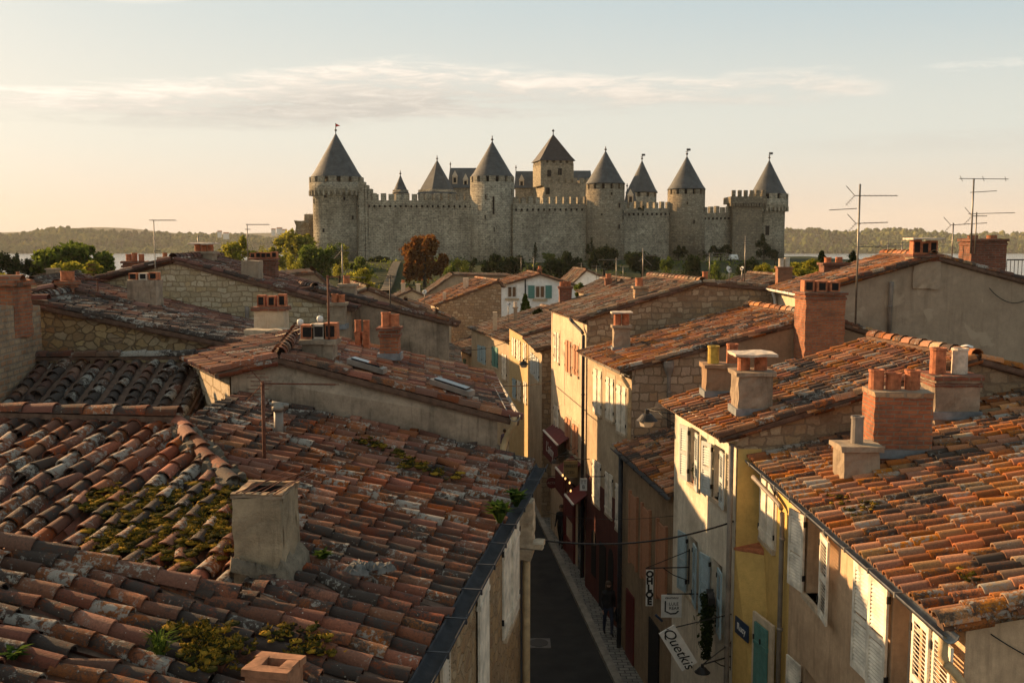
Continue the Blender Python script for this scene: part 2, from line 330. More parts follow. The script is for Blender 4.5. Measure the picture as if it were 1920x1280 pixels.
M['shut_w'] = m_plain('white_shutter_paint', (.66, .6, .49), .7, .35, 4)
M['shut_g'] = m_plain('grey_shutter_paint', (.45, .48, .46), .6, .15, 9)
M['shut_t'] = m_plain('teal_shutter_paint', (.09, .22, .19), .6, .2, 9)
M['shut_b'] = m_plain('blue_shutter_paint', (.3, .4, .44), .6, .15, 9)
M['shut_r'] = m_plain('faded_red_shutter_paint', (.42, .2, .11), .65, .15, 9)
M['sill'] = m_plain('stone_sill', (.45, .36, .25), .85, .3, 9)
M['frame'] = m_plain('window_frame_paint', (.5, .42, .32), .6, .15)
m, nt, vec = start('window_glass'); finish(nt, (.015, .017, .02), .06, spec=.5); M['glass'] = m
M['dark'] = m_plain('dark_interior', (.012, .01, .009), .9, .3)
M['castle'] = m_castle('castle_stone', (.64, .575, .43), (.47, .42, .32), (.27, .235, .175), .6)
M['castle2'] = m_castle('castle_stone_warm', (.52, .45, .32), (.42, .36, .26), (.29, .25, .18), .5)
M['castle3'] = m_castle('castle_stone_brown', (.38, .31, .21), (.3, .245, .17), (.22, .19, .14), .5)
M['slate'] = m_slate('slate', (.075, .085, .09))
M['slate_dk'] = m_slate('dark_slate', (.035, .033, .034))
M['skin'] = m_plain('skin', (.42, .24, .16), .6, .1)
M['hair'] = m_plain('dark_hair', (.07, .042, .022), .6, .2)
M['straw'] = m_plain('straw_hat_weave', (.45, .36, .22), .8, .2)
M['cloth_k'] = m_plain('black_cloth', (.022, .02, .021), .9, .3)
M['cloth_b'] = m_plain('navy_cloth', (.035, .04, .06), .9, .3)
M['cloth_g'] = m_plain('grey_patterned_shirt', (.22, .23, .24), .9, .6, 30)
M['cloth_v'] = m_plain('mauve_cloth', (.12, .09, .13), .9, .3)
M['cloth_p'] = m_plain('pale_cloth', (.35, .3, .26), .9, .2)
M['red'] = m_plain('red_canvas', (.1, .012, .011), .8, .25)
M['redp'] = m_plain('dark_red_paint', (.11, .014, .012), .5, .25)
M['white'] = m_plain('white_sign_paint', (.62, .6, .55), .6, .15)
M['black'] = m_plain('black_sign_paint', (.012, .012, .012), .6, .1)
M['gold'] = m_plain('olive_sign_board', (.12, .095, .045), .6, .2)
M['blue'] = m_plain('blue_enamel', (.02, .04, .08), .35, .15)
M['bulb'] = m_glow('lit_bulb', (1, .5, .16), .9)
M['lampglass'] = m_plain('opal_glass', (.6, .52, .42), .3, .1)
M['flag'] = m_plain('red_flag', (.5, .03, .02), .8, .1)
M['trunk'] = m_plain('bark', (.06, .045, .032), .95, .4, 8, .02)
L_GREEN = [(.03, .045, .009), (.07, .1, .018), (.13, .165, .028), (.22, .235, .04)]
M['lf_green'] = m_leaf('leaf_green', L_GREEN, trans=.5)
M['lf_dark'] = m_leaf('leaf_dark', [(.01, .016, .007), (.018, .028, .01), (.03, .042, .013), (.045, .055, .016)], trans=.2)
M['lf_yel'] = m_leaf('leaf_yellow', [(.08, .085, .014), (.19, .19, .025), (.32, .29, .038), (.44, .36, .05)], trans=.5)
M['lf_orange'] = m_leaf('leaf_russet', [(.08, .03, .01), (.14, .055, .016), (.2, .085, .02), (.24, .13, .03)], trans=.4)
M['lf_moss'] = m_leaf('moss_sun_tips', [(.02, .022, .005), (.05, .045, .008), (.12, .085, .012), (.2, .11, .015)], trans=.15)  # lightest tips carry painted sunlight in their gold
M['lf_grass'] = m_leaf('weed_green', [(.02, .035, .008), (.04, .07, .014), (.07, .11, .02), (.1, .13, .025)])
SUN_E, SKY_S, EXPO, HAZE = 5.0, .12, 1.18, .00008
ZEN, BACK = .7, .95
SK = [(3.35, 2.7, 2.15), (3.2, 2.6, 2.05), (3.05, 2.9, 2.5), (2.7, 2.75, 2.48), (2.45, 2.63, 2.5), (1.75, 2.22, 2.4)]
CL_DARK, CL_LIT = (2.45, 2.32, 2.08), (4.7, 4.15, 3.55)
# ------------------------------------------------------------------ barrel tiles
def emit_tiles(mb, low, up, side, nrm, r0, r1, seg=5, lip=0., rnd=None, concave=False, mi=0):
    N = len(low)
    if N == 0: return
    low, up, side, nrm = (np.broadcast_to(np.asarray(q, float), (N, 3)) for q in (low, up, side, nrm))
    r0 = np.broadcast_to(np.asarray(r0, float), (N,)); r1 = np.broadcast_to(np.asarray(r1, float), (N,))
    if rnd is None: rnd = RNG.random(N)
    f = np.linspace(0, PI, seg + 1); cs, sn = np.cos(f), np.sin(f) * (-1 if concave else 1)
    def ring(c, r): return c[:, None] + r[:, None, None] * (cs[None, :, None] * side[:, None] + sn[None, :, None] * nrm[:, None])
    q = seg + 1
    V = np.stack([ring(up, r1), ring(low, r0)], 1); k = 2 * q
    i = np.arange(seg); F = np.stack([i, i + 1, q + i + 1, q + i], 1)
    Fa = (F[None] + (np.arange(N) * k)[:, None, None]).reshape(-1, 4)
    mb.add(V.reshape(-1, 3), Fa, rnd=np.repeat(rnd, k), smooth=True, mi=mi)
    if lip:
        ax = (low - up); ax /= np.linalg.norm(ax, axis=1)[:, None]
        V = np.stack([ring(low, r0), ring(low, r0 - lip), ring(low - ax * .16, r0 - lip)], 1); k = 3 * q
        F = np.concatenate([np.stack([i, i + 1, q + i + 1, q + i], 1), np.stack([q + i, q + i + 1, 2 * q + i + 1, 2 * q + i], 1)])
        Fa = (F[None] + (np.arange(N) * k)[:, None, None]).reshape(-1, 4)
        mb.add(V.reshape(-1, 3), Fa, rnd=np.repeat(rnd, k), mi=mi)

def plane_of(P):
    P = np.asarray(P, float); c = P.mean(0); n = np.linalg.svd(P - c)[2][2]
    if n[2] < 0: n = -n
    return c, n

def tile_field(mb, poly, sp=.285, row=.36, r=.105, seg=5, lip=.014, pans=True, jit=1., slip=.02, holes=(), sag=0., lift=.03):
    """barrel tiles over a flat polygon, rows running down its slope; holes = polygons left open"""
    P = np.asarray(poly, float); c, n = plane_of(P)
    down = unit(np.array((0, 0, -1.)) + n * n[2]); side = np.cross(n, down)
    a = (P - c) @ side; b = (P - c) @ down; m = len(P)
    def spans(a, b, x):
        ys = []
        for i in range(len(a)):
            j = (i + 1) % len(a)
            if (a[i] - x) * (a[j] - x) < 0: ys.append(b[i] + (b[j] - b[i]) * (x - a[i]) / (a[j] - a[i]))
        ys.sort(); return list(zip(ys[::2], ys[1::2]))
    hs = [(((np.asarray(h) - c) @ side), ((np.asarray(h) - c) @ down)) for h in holes]
    ncol = int((a.max() - a.min()) / sp)
    xs = a.min() + (np.arange(ncol) + .5) * (a.max() - a.min()) / max(1, ncol)
    LA, LB, LL, RN = [], [], [], []; PA, PB, PL = [], [], []
    for x in xs:
        xj = x + RNG.uniform(-.012, .012) * jit; tone = RNG.random()
        for b0, b1 in spans(a, b, x):
            k = 0; off = RNG.uniform(-.03, .03) * jit; bow = RNG.uniform(-.03, .03) * jit
            while b1 - k * row - .08 > b0:
                lo = b1 - k * row + (off if k else off * .4); L = min(row * 1.13, lo - b0)
                mid = lo - L * .5
                if not any(any(h0 < mid < h1 for h0, h1 in spans(ha, hb, x)) for ha, hb in hs) and L > .1:
                    xb = xj + bow * math.sin(3.1 * k * row / max(.5, b1 - b0))
                    LA.append(xb); LB.append(lo); LL.append(L); RN.append((RNG.random() * .8 + tone * .2))
                    if pans: PA.append(x + (xs[1] - xs[0]) / 2 if ncol > 1 else x); PB.append(lo - .1); PL.append(L)
                k += 1
    LA, LB, LL, RN = map(np.array, (LA, LB, LL, RN)); N = len(LA)
    if N == 0: return
    dy = RNG.uniform(-1, 1, N) * jit; tw = RNG.uniform(-.02, .02, N) * jit
    bad = RNG.random(N) < slip; tw[bad] *= 4; LB = LB + np.where(bad, RNG.uniform(0, .07, N), 0)
    sgz = -sag * (1 - ((LA - a.mean()) / (np.ptp(a) / 2)) ** 2)
    lo = c + LA[:, None] * side + LB[:, None] * down + n * (lift + .006 * dy + sgz)[:, None]
    up = c + (LA + tw * 2)[:, None] * side + (LB - LL)[:, None] * down + n * (.003 + .004 * dy + sgz)[:, None]
    sd = side + (RNG.uniform(-.06, .06, N) * jit)[:, None] * n
    rr = r * (1 + RNG.uniform(-.06, .06, N) * jit)
    emit_tiles(mb, lo, up, sd, n, rr, rr * .83, seg, lip, RN)
    if pans:
        PA, PB, PL = map(np.array, (PA, PB, PL))
        lo = c + PA[:, None] * side + PB[:, None] * down + n * (.03 + sgz)[:, None]
        up = c + PA[:, None] * side + (PB - PL)[:, None] * down + n * (.014 + sgz)[:, None]
        emit_tiles(mb, lo, up, side, n, r * .8, r * .95, 3, 0, RNG.random(len(PA)) * .5, True)

def slab(mb, poly, th=.12, lift=0., mi=1):
    P = np.asarray(poly, float); c, n = plane_of(P); T = P + n * lift; B = T - np.array((0, 0, th)); k = len(P)
    F = [tuple(range(k)), tuple(range(2 * k - 1, k - 1, -1))] + [(i, k + i, k + (i + 1) % k, (i + 1) % k) for i in range(k)]
    mb.add(np.concatenate([T, B]), F, mi=mi)

def tile_line(mb, p0, p1, r=.11, L=.4, seg=6, lip=.014, lift=.05, jit=1., n=None, bed=True, mi=0):
    """a run of cap tiles: ridge, hip or verge; p1 is the lower end"""
    p0, p1 = np.asarray(p0, float), np.asarray(p1, float); d = p1 - p0; T = np.linalg.norm(d); d = d / T
    k = max(1, int(round(T / L))); L = T / k
    side = unit(np.cross(d, (0, 0, 1.))) if n is None else unit(np.cross(d, n)); nn = np.cross(side, d)
    t = np.arange(k) * L; j = RNG.uniform(-1, 1, (k, 2)) * jit
    up = p0 + t[:, None] * d + nn * (lift + .004 * j[:, :1]) + side * (.008 * j[:, 1:])
    lo = up + d * (L * 1.1) + nn * .02 + side * (.008 * RNG.uniform(-1, 1, (k, 1))) * jit
    emit_tiles(mb, lo, up, side, nn, r, r * .86, seg, lip, mi=mi)
    if bed:
        w = side * r * .8
        mb.hexa([p0 - w - nn * .04, p0 + w - nn * .04, p1 + w - nn * .04, p1 - w - nn * .04, p0 - w + nn * (lift - .01), p0 + w + nn * (lift - .01), p1 + w + nn * (lift - .01), p1 - w + nn * (lift - .01)], mi=1)

# ------------------------------------------------------------------ facades
class Facade:
    """vertical wall from P0 to P1 (plan points); out is its outer side"""
    def __init__(s, P0, P1, z0, z1, toward=(0, 0)):
        s.P0, s.P1 = np.array(P0[:2], float), np.array(P1[:2], float); s.d = s.P1 - s.P0; s.L = np.linalg.norm(s.d); s.d /= s.L
        n = np.array((s.d[1], -s.d[0])); s.n = n if n @ (np.array(toward, float) - s.P0) > 0 else -n; s.z0, s.z1 = z0, z1
    def loc(s, px, py):
        D = at(px, py, 1.) - np.array((0, 0, CZ)); k, t = np.linalg.solve(np.array(((D[0], -s.d[0]), (D[1], -s.d[1]))), s.P0)
        return t, CZ + D[2] * k
    def pt(s, t, z, off=0.): p = s.P0 + s.d * t + s.n * off; return np.array((p[0], p[1], z))
    def rect(s, x0, y0, x1, y1):
        t0, z1 = s.loc(x0, y0); t1, z0 = s.loc(x1, y1); return min(t0, t1), max(t0, t1), min(z0, z1), max(z0, z1)
    def wall(s, parent, mat, holes=(), depth=.26, name='facade', top=None):
        ts = sorted({0., s.L} | {min(max(h[i], 0), s.L) for h in holes for i in (0, 1)})
        zs = sorted({s.z0, s.z1} | {min(max(h[i], s.z0), s.z1) for h in holes for i in (2, 3)})
        mb = MB(); tf = top or (lambda t: s.z1)
        for a, b in zip(ts, ts[1:]):
            for c, d in zip(zs, zs[1:]):
                if any(h[0] - 1e-6 <= a and b <= h[1] + 1e-6 and h[2] - 1e-6 <= c and d <= h[3] + 1e-6 for h in holes): continue
                ua, ub = (tf(a), tf(b)) if d == s.z1 else (d, d)
                mb.add([s.pt(a, c), s.pt(b, c), s.pt(b, ub), s.pt(a, ua)], [(0, 1, 2, 3)])
        for h in holes:
            t0, t1, z0, z1 = h[:4]; o = [s.pt(t0, z0), s.pt(t1, z0), s.pt(t1, z1), s.pt(t0, z1)]; i = [s.pt(t0, z0, -depth), s.pt(t1, z0, -depth), s.pt(t1, z1, -depth), s.pt(t0, z1, -depth)]
            for q in range(4): mb.add([o[q], o[(q + 1) % 4], i[(q + 1) % 4], i[q]], [(0, 1, 2, 3)])
        return mb.build(name, mat, parent)
    def slabbox(s, mb, t0, t1, z0, z1, o0, o1, **k):
        mb.hexa([s.pt(t0, z0, o0), s.pt(t1, z0, o0), s.pt(t1, z0, o1), s.pt(t0, z0, o1), s.pt(t0, z1, o0), s.pt(t1, z1, o0), s.pt(t1, z1, o1), s.pt(t0, z1, o1)], **k)

def leaf_mesh(F, t0, w, z0, z1, ang, sgn, louvre=True, off=.03):
    """one shutter leaf hinged at t0; sgn=+1 closes towards +t; ang 0 closed, 180 folded back on the wall"""
    mb = MB(); d2 = F.d * sgn * math.cos(R(ang)) + F.n * math.sin(R(ang)); n2 = np.array((d2[1], -d2[0]))
    d = np.array((*d2, 0.)); n = np.array((*n2, 0.)); o = F.pt(t0, z0, off + (.05 if ang > 90 else .012)); up = np.array((0, 0, z1 - z0)); H = z1 - z0; T = .035
    if louvre:
        fw = min(.07, w * .2)
        mb.obox(o, d * fw, n * T, up); mb.obox(o + d * (w - fw), d * fw, n * T, up)
        for zz, hh in ((0, .1), (H * .46, .09), (H - .09, .09)): mb.obox(o + d * fw + n * .002 + (0, 0, zz), d * (w - 2 * fw), n * (T - .004), (0, 0, hh))
        z = .1
        while z < H - .12:
            if not (H * .46 - .03 < z < H * .46 + .085):
                mb.obox(o + d * fw + n * .004 + (0, 0, z), d * (w - 2 * fw), n * (T - .008) + np.array((0, 0, .035)), (0, 0, .012))
            z += .055
    else:
        nb = max(2, int(w / .14))
        for i in range(nb): mb.obox(o + d * (w * i / nb + .002), d * (w / nb - .004), n * T, up)
        for f in (.12, .82): mb.obox(o + n * -.015 + (0, 0, H * f), d * w, n * .014, (0, 0, .07)); mb.obox(o + n * (T + .001) + (0, 0, H * f), d * w, n * .014, (0, 0, .07))
    for f in (.15, .85): mb.obox(o - d * .012 + (0, 0, H * f), d * .03, n * (T + .02), (0, 0, .1), mi=1)
    return mb

def window(parent, F, r, sh=None, mat='shut_w', angs=(172, 172), louvre=True, depth=.26, sill=True, w=None, fill='glass', surround=None, label=None):
    """window in hole r=(t0,t1,z0,z1): frame, pane, sill and up to two shutter leaves"""
    t0, t1, z0, z1 = r; mb = MB(); f = .05; a, b = -depth + .02, -depth + .075
    for q in ((t0, t0 + f, z0, z1), (t1 - f, t1, z0, z1), (t0 + f, t1 - f, z0, z0 + f), (t0 + f, t1 - f, z1 - f, z1), ((t0 + t1) / 2 - .025, (t0 + t1) / 2 + .025, z0 + f, z1 - f)):
        F.slabbox(mb, q[0], q[1], q[2], q[3], a, b)
    for k in (1, 2): zz = z0 + (z1 - z0) * k / 3; F.slabbox(mb, t0 + f, (t0 + t1) / 2 - .025, zz - .015, zz + .015, a + .01, b - .012); F.slabbox(mb, (t0 + t1) / 2 + .025, t1 - f, zz - .015, zz + .015, a + .01, b - .012)
    wn = mb.build('window', M['frame'], parent)
    if label: wn['label'] = label
    p = MB(); F.slabbox(p, t0, t1, z0, z1, a - .03, a - .005); p.build('pane', M[fill], wn)
    if sill:
        p = MB(); F.slabbox(p, t0 - .08, t1 + .08, z0 - .09, z0, -depth + .08, .07); p.build('sill', M['sill'], wn)
    if surround:
        p = MB(); g = .13
        F.slabbox(p, t0 - g, t0, z0, z1, -.05, .012); F.slabbox(p, t1, t1 + g, z0, z1, -.05, .012); F.slabbox(p, t0 - g, t1 + g, z1, z1 + g, -.05, .012); p.build('surround', M[surround], wn)
    w = w or (t1 - t0) / 2
    if sh:
        if 'l' in sh: leaf_mesh(F, t0, w, z0, z1, angs[0], 1, louvre).build('shutter', [M[mat], M['iron']], wn)
        if 'r' in sh: leaf_mesh(F, t1, w, z0, z1, angs[1], -1, louvre).build('shutter', [M[mat], M['iron']], wn)
    return wn

def closed(parent, F, r, mat='shut_w', louvre=False, sill=True, surround=None):
    return window(parent, F, r, 'lr', mat, (0, 0), louvre, sill=sill, surround=surround)

def gutter(parent, p0, p1, out, r=.08, mat='gutter', name='gutter'):
    p0, p1 = np.asarray(p0, float), np.asarray(p1, float); out = unit(np.array((out[0], out[1], 0.))); mb = MB(); V = []
    for p in (p0, p1):
        for q in range(9):
            f = PI + PI * q / 8; V.append(p + out * r * math.cos(f) + np.array((0, 0, r * math.sin(f))))
        for q in range(9):
            f = 2 * PI - PI * q / 8; V.append(p + out * (r + .012) * math.cos(f) + np.array((0, 0, (r + .012) * math.sin(f))))
    mb.add(V, [(i, (i + 1) % 18, 18 + (i + 1) % 18, 18 + i) for i in range(18)] + [(i, i + 1, 16 - i, 17 - i) for i in range(8)] + [(18 + i, 18 + i + 1, 34 - i, 35 - i) for i in range(8)], smooth=True)
    L = np.linalg.norm(p1 - p0); d = (p1 - p0) / L
    for k in range(int(L / .9)):
        p = p0 + d * (.4 + .9 * k); mb.obox(p - out * (r + .02) + (0, 0, .002), d * .02, out * (2 * r + .045), (0, 0, .012)); mb.obox(p + out * (r + .006) - (0, 0, .05), d * .03, out * .02, (0, 0, .07))
    return mb.build(name, M[mat], parent)

def downpipe(parent, pts, r=.05, mat='pipe_g'):
    mb = MB(); P = [np.asarray(p, float) for p in pts]; S = [P[0]]
    for i in range(1, len(P) - 1):   # rounded elbows
        a, b, c = P[i - 1], P[i], P[i + 1]; q = min(.18, np.linalg.norm(b - a) * .45, np.linalg.norm(c - b) * .45); s_, e = b + unit(a - b) * q, b + unit(c - b) * q
        for t in (0, .25, .5, .75, 1): S.append((1 - t) ** 2 * s_ + 2 * t * (1 - t) * b + t * t * e)
    S.append(P[-1]); mb.pipe(S, r, 10)
    z = P[-2][2] - .6
    while z > P[-1][2] + .3: mb.pipe([(*P[-1][:2], z), (*P[-1][:2], z + .05)], r + .012, 10); z -= 1.7
    return mb.build('drainpipe', M[mat], parent)

# ------------------------------------------------------------------ houses
def house(name, label, EN, EF, RN, RF=None, BN=None, BF=None, wall='st_warm', face='p_cream', roof='t_red', z0=-.6, eave=.22, verge=.1, sp=.285, seg=4, pans=True, lip=.014,
          group=None, cat='house', far=False, holes=(), depth=.26, roof_label=None, sag=0., vergeline=True, ridge=True, skipface=False, backroof=True, row=.36, tileholes=(), toward=(-6, 0), rr=.105, walltop=True, lift=.028, jit=1., over_=.08):
    """EN/EF near and far top corners of the street wall, RN/RF of the ridge, BN/BF of the back wall"""
    EN, EF, RN = (np.asarray(q, float) for q in (EN, EF, RN))
    if RF is None: RF = RN + (EF - EN)
    RF = np.asarray(RF, float); n = np.cross(EF - EN, RN - EN); RF = np.array((RF[0], RF[1], EN[2] - (n[0] * (RF[0] - EN[0]) + n[1] * (RF[1] - EN[1])) / n[2]))
    if BN is None: BN = 2 * RN - EN; BN[2] = EN[2]
    if BF is None: BF = BN + (RF - RN)
    BN, BF = np.asarray(BN, float), np.asarray(BF, float)
    t = thing(name, label, cat, ((EN[0] + BN[0]) / 2, (EN[1] + BF[1]) / 2, max(0, z0)), group)
    g = lambda p: np.array((p[0], p[1], z0))
    mb = MB()
    mb.add([g(EN), g(RN), g(BN), BN, RN, EN], [(0, 1, 2, 3, 4, 5)]); mb.add([g(EF), g(RF), g(BF), BF, RF, EF], [(0, 1, 2, 3, 4, 5)])
    mb.add([g(BN), g(BF), BF, BN], [(0, 1, 2, 3)]); mb.build('wall', M[wall], t)
    F = Facade(EF, EN, z0, EN[2], toward)
    if not skipface: F.wall(t, M[face], holes, depth)
    # roof
    rm = MB()
    for (a, b, c, d, ea, vis) in ((EN, EF, RF, RN, eave, True), (BN, BF, BF * 0 + RF, RN, .2, backroof)):
        if not vis: continue
        dn, df = unit(a - d), unit(b - c); ex = unit(b - a)
        q = [a + dn * ea - ex * verge, b + df * ea + ex * verge, c + ex * verge, d - ex * verge]
        nn = plane_of(q)[1]; q = [p + nn * .07 for p in q]
        slab(rm, q, .06); q2 = [p + nn * .012 for p in q]; q2[0] = q2[0] + dn * over_; q2[1] = q2[1] + df * over_
        tile_field(rm, q2, sp, row, rr, seg, lip, pans, sag=sag, holes=tileholes, lift=lift, jit=jit)
        if vergeline: tile_line(rm, q2[3] + ex * .06, q2[0] + ex * .06, .11, .4, max(4, seg), lip, .06, n=nn)
    if ridge: tile_line(rm, RF + np.array((0, 0, .13)), RN + np.array((0, 0, .13)), .14, .42, max(4, seg), lip, .04)
    ro = rm.build('roof', [M[roof], M['slab'], M['mortar']], t)
    if roof_label: ro['label'] = roof_label
    t_f = F; return t, F

def chimney(parent, px0, px1, ytop, ybot, Y, mat='p_grey', d=None, yaw=0., cap='band', pots=(), potmat='pot', poth=.4, potr=.11, slabtop=False, flash=True, label=None, extra=.5, capmat=None, taper=1., potsq=False, wz=None):
    """stack seen between pixel columns px0..px1 with top and visible foot rows at depth Y; pots = fractions along its width"""
    a, b = at(px0, ytop, Y), at(px1, ytop, Y); foot = at((px0 + px1) / 2, ybot, Y)[2]
    w = b[0] - a[0]; d = d or w * .6; zt = a[2]; zb = foot - extra; c = np.array(((a[0] + b[0]) / 2, Y + d / 2, (zt + zb) / 2))
    mb = MB(); near = Y < 45
    if near: mb.rbox(c, (w, d, zt - zb), yaw, taper, .018)
    else: mb.box(c, (w, d, zt - zb), yaw)
    ch = mb.build('chimney', M[mat], parent)
    if label: ch['label'] = label
    top = zt
    if cap == 'band':
        m2 = MB(); bx = m2.rbox if near else m2.box
        bx((c[0], c[1], zt + .04), (w + .12, d + .12, .09), yaw); m2.build('cap', M[capmat or mat], ch); top = zt + .085
    elif cap == 'brick':
        m2 = MB(); bx = m2.rbox if near else m2.box
        bx((c[0], c[1], zt - .1), (w + .06, d + .06, .07), yaw); bx((c[0], c[1], zt + .035), (w + .12, d + .12, .08), yaw); m2.build('cap', M[capmat or 'brick_dk'], ch); top = zt + .075
    if flash:
        m2 = MB(); q = MB()
        m2.box((c[0], c[1], foot - .01), (w + .1, d + .1, .15), yaw); m2.build('flashing', M['lead'], ch)
    for i, f in enumerate(pots):
        p = rotz(np.array(((f - .5) * w, 0, 0)), yaw) + np.array((c[0], c[1], top)); h = poth * (1 if not isinstance(poth, tuple) else 1)
        m3 = MB(); h = poth * RNG.uniform(.9, 1.1)
        if potsq:
            m3.box((p[0], p[1], p[2] + h / 2), (potr * 2, min(d * .9, potr * 2.4), h), yaw); m3.box((p[0], p[1], p[2] + h * .5), (potr * 1.3, min(d * .9, potr * 2.4) + .01, h * .7), yaw, mi=1)
        else:
            m3.lathe([(potr * 1.05, 0), (potr * 1.02, h * .9), (potr * 1.14, h * .91), (potr * 1.12, h), (potr * .85, h), (potr * .82, h * .55)], p, 14, cap=False, smooth=False)
            m3.lathe([(potr * .82, h * .55), (.001, h * .55)], p, 14, cap=False, mi=1)
        pm = potmat if isinstance(potmat, str) else potmat[i % len(potmat)]
        m3.build('chimney_pot', [M[pm], M['dark']], ch)
    if slabtop:
        m3 = MB(); h = poth + .02; bx = m3.rbox if near else m3.box
        bx((c[0], c[1], top + h + .03), (w + .16, d + .16, .055), yaw); m3.build('cover_slab', M['pot_w'], ch)
    return ch, c, top

def antenna(label, px, Y, ytop, ybot, booms=(), mat='alu', group='television aerials on the roofs', lean=0., mr=.022):
    """mast with yagi booms: (row of the boom, px from, px to, kind) ; kinds: yagi, grid, plain, fan"""
    b = at(px, ybot, Y); z1 = at(px, ytop, Y)[2]; b[2] -= .1
    t = thing('aerial', label, 'aerial', b, group)
    mb = MB(); top = np.array((b[0] + lean, Y, z1)); mb.pipe([b, top], mr, 7); mb.build('mast', M[mat], t)
    for k in booms:
        y, xa, xb, kind = k[:4]; tilt = k[4] if len(k) > 4 else 0.
        p, q = at(xa, y, Y), at(xb, y + tilt, Y); fr = (p[2] - b[2]) / max(.1, z1 - b[2]); L = np.linalg.norm(q - p); d = (q - p) / L
        yaw = k[5] if len(k) > 5 else .5
        cr = unit(np.array((-math.sin(yaw), -math.cos(yaw), .12))); m2 = MB(); o = np.array((0, -.03, 0)); er = .007 if Y < 60 else .016
        m2.pipe([p + o, q + o], .012 if Y < 60 else .02, 5)
        if kind == 'mini':
            for i in range(9): e = p + o + d * (L * (.06 + .9 * i / 8)); m2.pipe([e - cr * .08, e + cr * .08], er * .8, 4)
        if kind == 'yagi':
            n = max(4, int(L / .14)); el = .16
            for i in range(n):
                e = p + o + d * (L * (.12 + .86 * i / (n - 1))); h = el * (1 - .35 * i / n); m2.pipe([e - cr * h, e + cr * h], er, 4)
            for s_ in (-1, 1):   # corner reflector
                for j in range(5):
                    e = p + o - d * (.02 + .05 * j) + np.array((0, 0, s_ * (.03 + .055 * j))); m2.pipe([e - cr * .22, e + cr * .22], er * .8, 4)
                m2.pipe([p + o, p + o - d * .25 + np.array((0, 0, s_ * .27))], er, 4)
        elif kind == 'vhf':
            n = max(3, int(L / .45))
            for i in range(n):
                e = p + o + d * (L * (.04 + .9 * i / (n - 1))); h = .5 * (1 - .25 * i / n); m2.pipe([e - cr * h, e + cr * h], er * 1.2, 4)
        elif kind == 'panel':
            for j in range(6):
                e = p + np.array((0, -.05, -.1 * j)); m2.pipe([e + d * L * .05 * j, e + d * L * (1 - .05 * j)], er, 4)
        m2.build('boom', M[mat], t)
    return t

def dish(label, px, py, Y, rpx, foot, yaw=.6, group='satellite dishes on the roofs', mat='white'):
    c = at(px, py, Y); r = rpx / F_PX * Y; f = at(px, foot, Y)
    t = thing('satellite_dish', label, 'satellite dish', f, group)
    mb = MB(); n = unit(np.array((math.sin(yaw) * .9, -math.cos(yaw) * .9, .35))); a = unit(np.cross(n, (0, 0, 1.))); b = np.cross(a, n); V = []; S = 20
    for k, (rr, dp) in enumerate(((0.02, -.16), (.5, -.12), (.85, -.045), (1, 0), (1.02, -.02), (.5, -.16), (.02, -.2))):
        for q in range(S): g = 2 * PI * q / S; V.append(c + r * (rr * (math.cos(g) * a + math.sin(g) * b) + n * dp))
    mb.add(V, [(i * S + q, i * S + (q + 1) % S, (i + 1) * S + (q + 1) % S, (i + 1) * S + q) for i in range(6) for q in range(S)], smooth=True)
    mb.build('reflector', M[mat], t)
    m2 = MB(); e = c + n * r * .9 - b * r * .1; m2.pipe([c - b * r, e], .012, 5); m2.pipe([e, e - n * .1], .035, 8); m2.build('feed_arm', M['alu'], t)
    m2 = MB(); m2.pipe([f - (0, 0, .15), (f[0], f[1] + r * .15, c[2])], .02, 6); m2.build('mast', M['alu'], t)
    return t
# ------------------------------------------------------------------ light and sky
SUN_AZ = math.atan2(-.81, .525); SUN_EL = R(18.2)     # towards the sun: left, behind the castle
sd = Vector((math.sin(SUN_AZ) * math.cos(SUN_EL), math.cos(SUN_AZ) * math.cos(SUN_EL), math.sin(SUN_EL)))
sl = bpy.data.lights.new('sun', 'SUN'); sl.energy = SUN_E; sl.angle = R(.5); sl.color = (1, .62, .3)
so = bpy.data.objects.new('sun', sl); COL.objects.link(so); so.rotation_euler = sd.to_track_quat('Z', 'Y').to_euler()
w = bpy.data.worlds.new('World'); SC.world = w; w.use_nodes = True; nt = w.node_tree; nt.nodes.clear()
sky = nd(nt, 'ShaderNodeTexSky', sky_type='NISHITA', sun_disc=False, sun_elevation=SUN_EL, sun_rotation=SUN_AZ, air_density=1.0, dust_density=2.0, ozone_density=1.0, altitude=50)
dirv = nd(nt, 'ShaderNodeTexCoord').outputs['Generated']; sp_ = nd(nt, 'ShaderNodeSeparateXYZ', {0: dirv})
u = mth(nt, 'ARCTAN2', sp_.outputs[0], sp_.outputs[1]); v = sp_.outputs[2]
def curve(nt, x, pts):
    n = nd(nt, 'ShaderNodeFloatCurve', {'Value': x}); c = n.mapping.curves[0]
    while len(c.points) < len(pts): c.points.new(.5, .5)
    for p, (a, b) in zip(c.points, pts): p.location = (a, b)
    n.mapping.update(); return n.outputs[0]
un = mth(nt, 'ADD', mth(nt, 'MULTIPLY', u, .8), .5)      # azimuth -0.62..0.62 -> 0..1
def ux(px): return math.atan((px - 960) / F_PX) * .8 + .5
def vy(py): return math.sin(math.atan((455 - py) / F_PX)) * 4
topc = mth(nt, 'MULTIPLY', curve(nt, un, [(0, vy(212)), (ux(0), vy(188)), (ux(350), vy(165)), (ux(700), vy(122)), (ux(1000), vy(135)), (ux(1300), vy(150)), (ux(1600), vy(156)), (ux(1740), vy(185)), (1, vy(185))]), .25)
botc = mth(nt, 'MULTIPLY', curve(nt, un, [(0, vy(245)), (ux(0), vy(238)), (ux(350), vy(258)), (ux(700), vy(240)), (ux(1000), vy(222)), (ux(1300), vy(216)), (ux(1600), vy(198)), (ux(1720), vy(165)), (1, vy(150))]), .25)
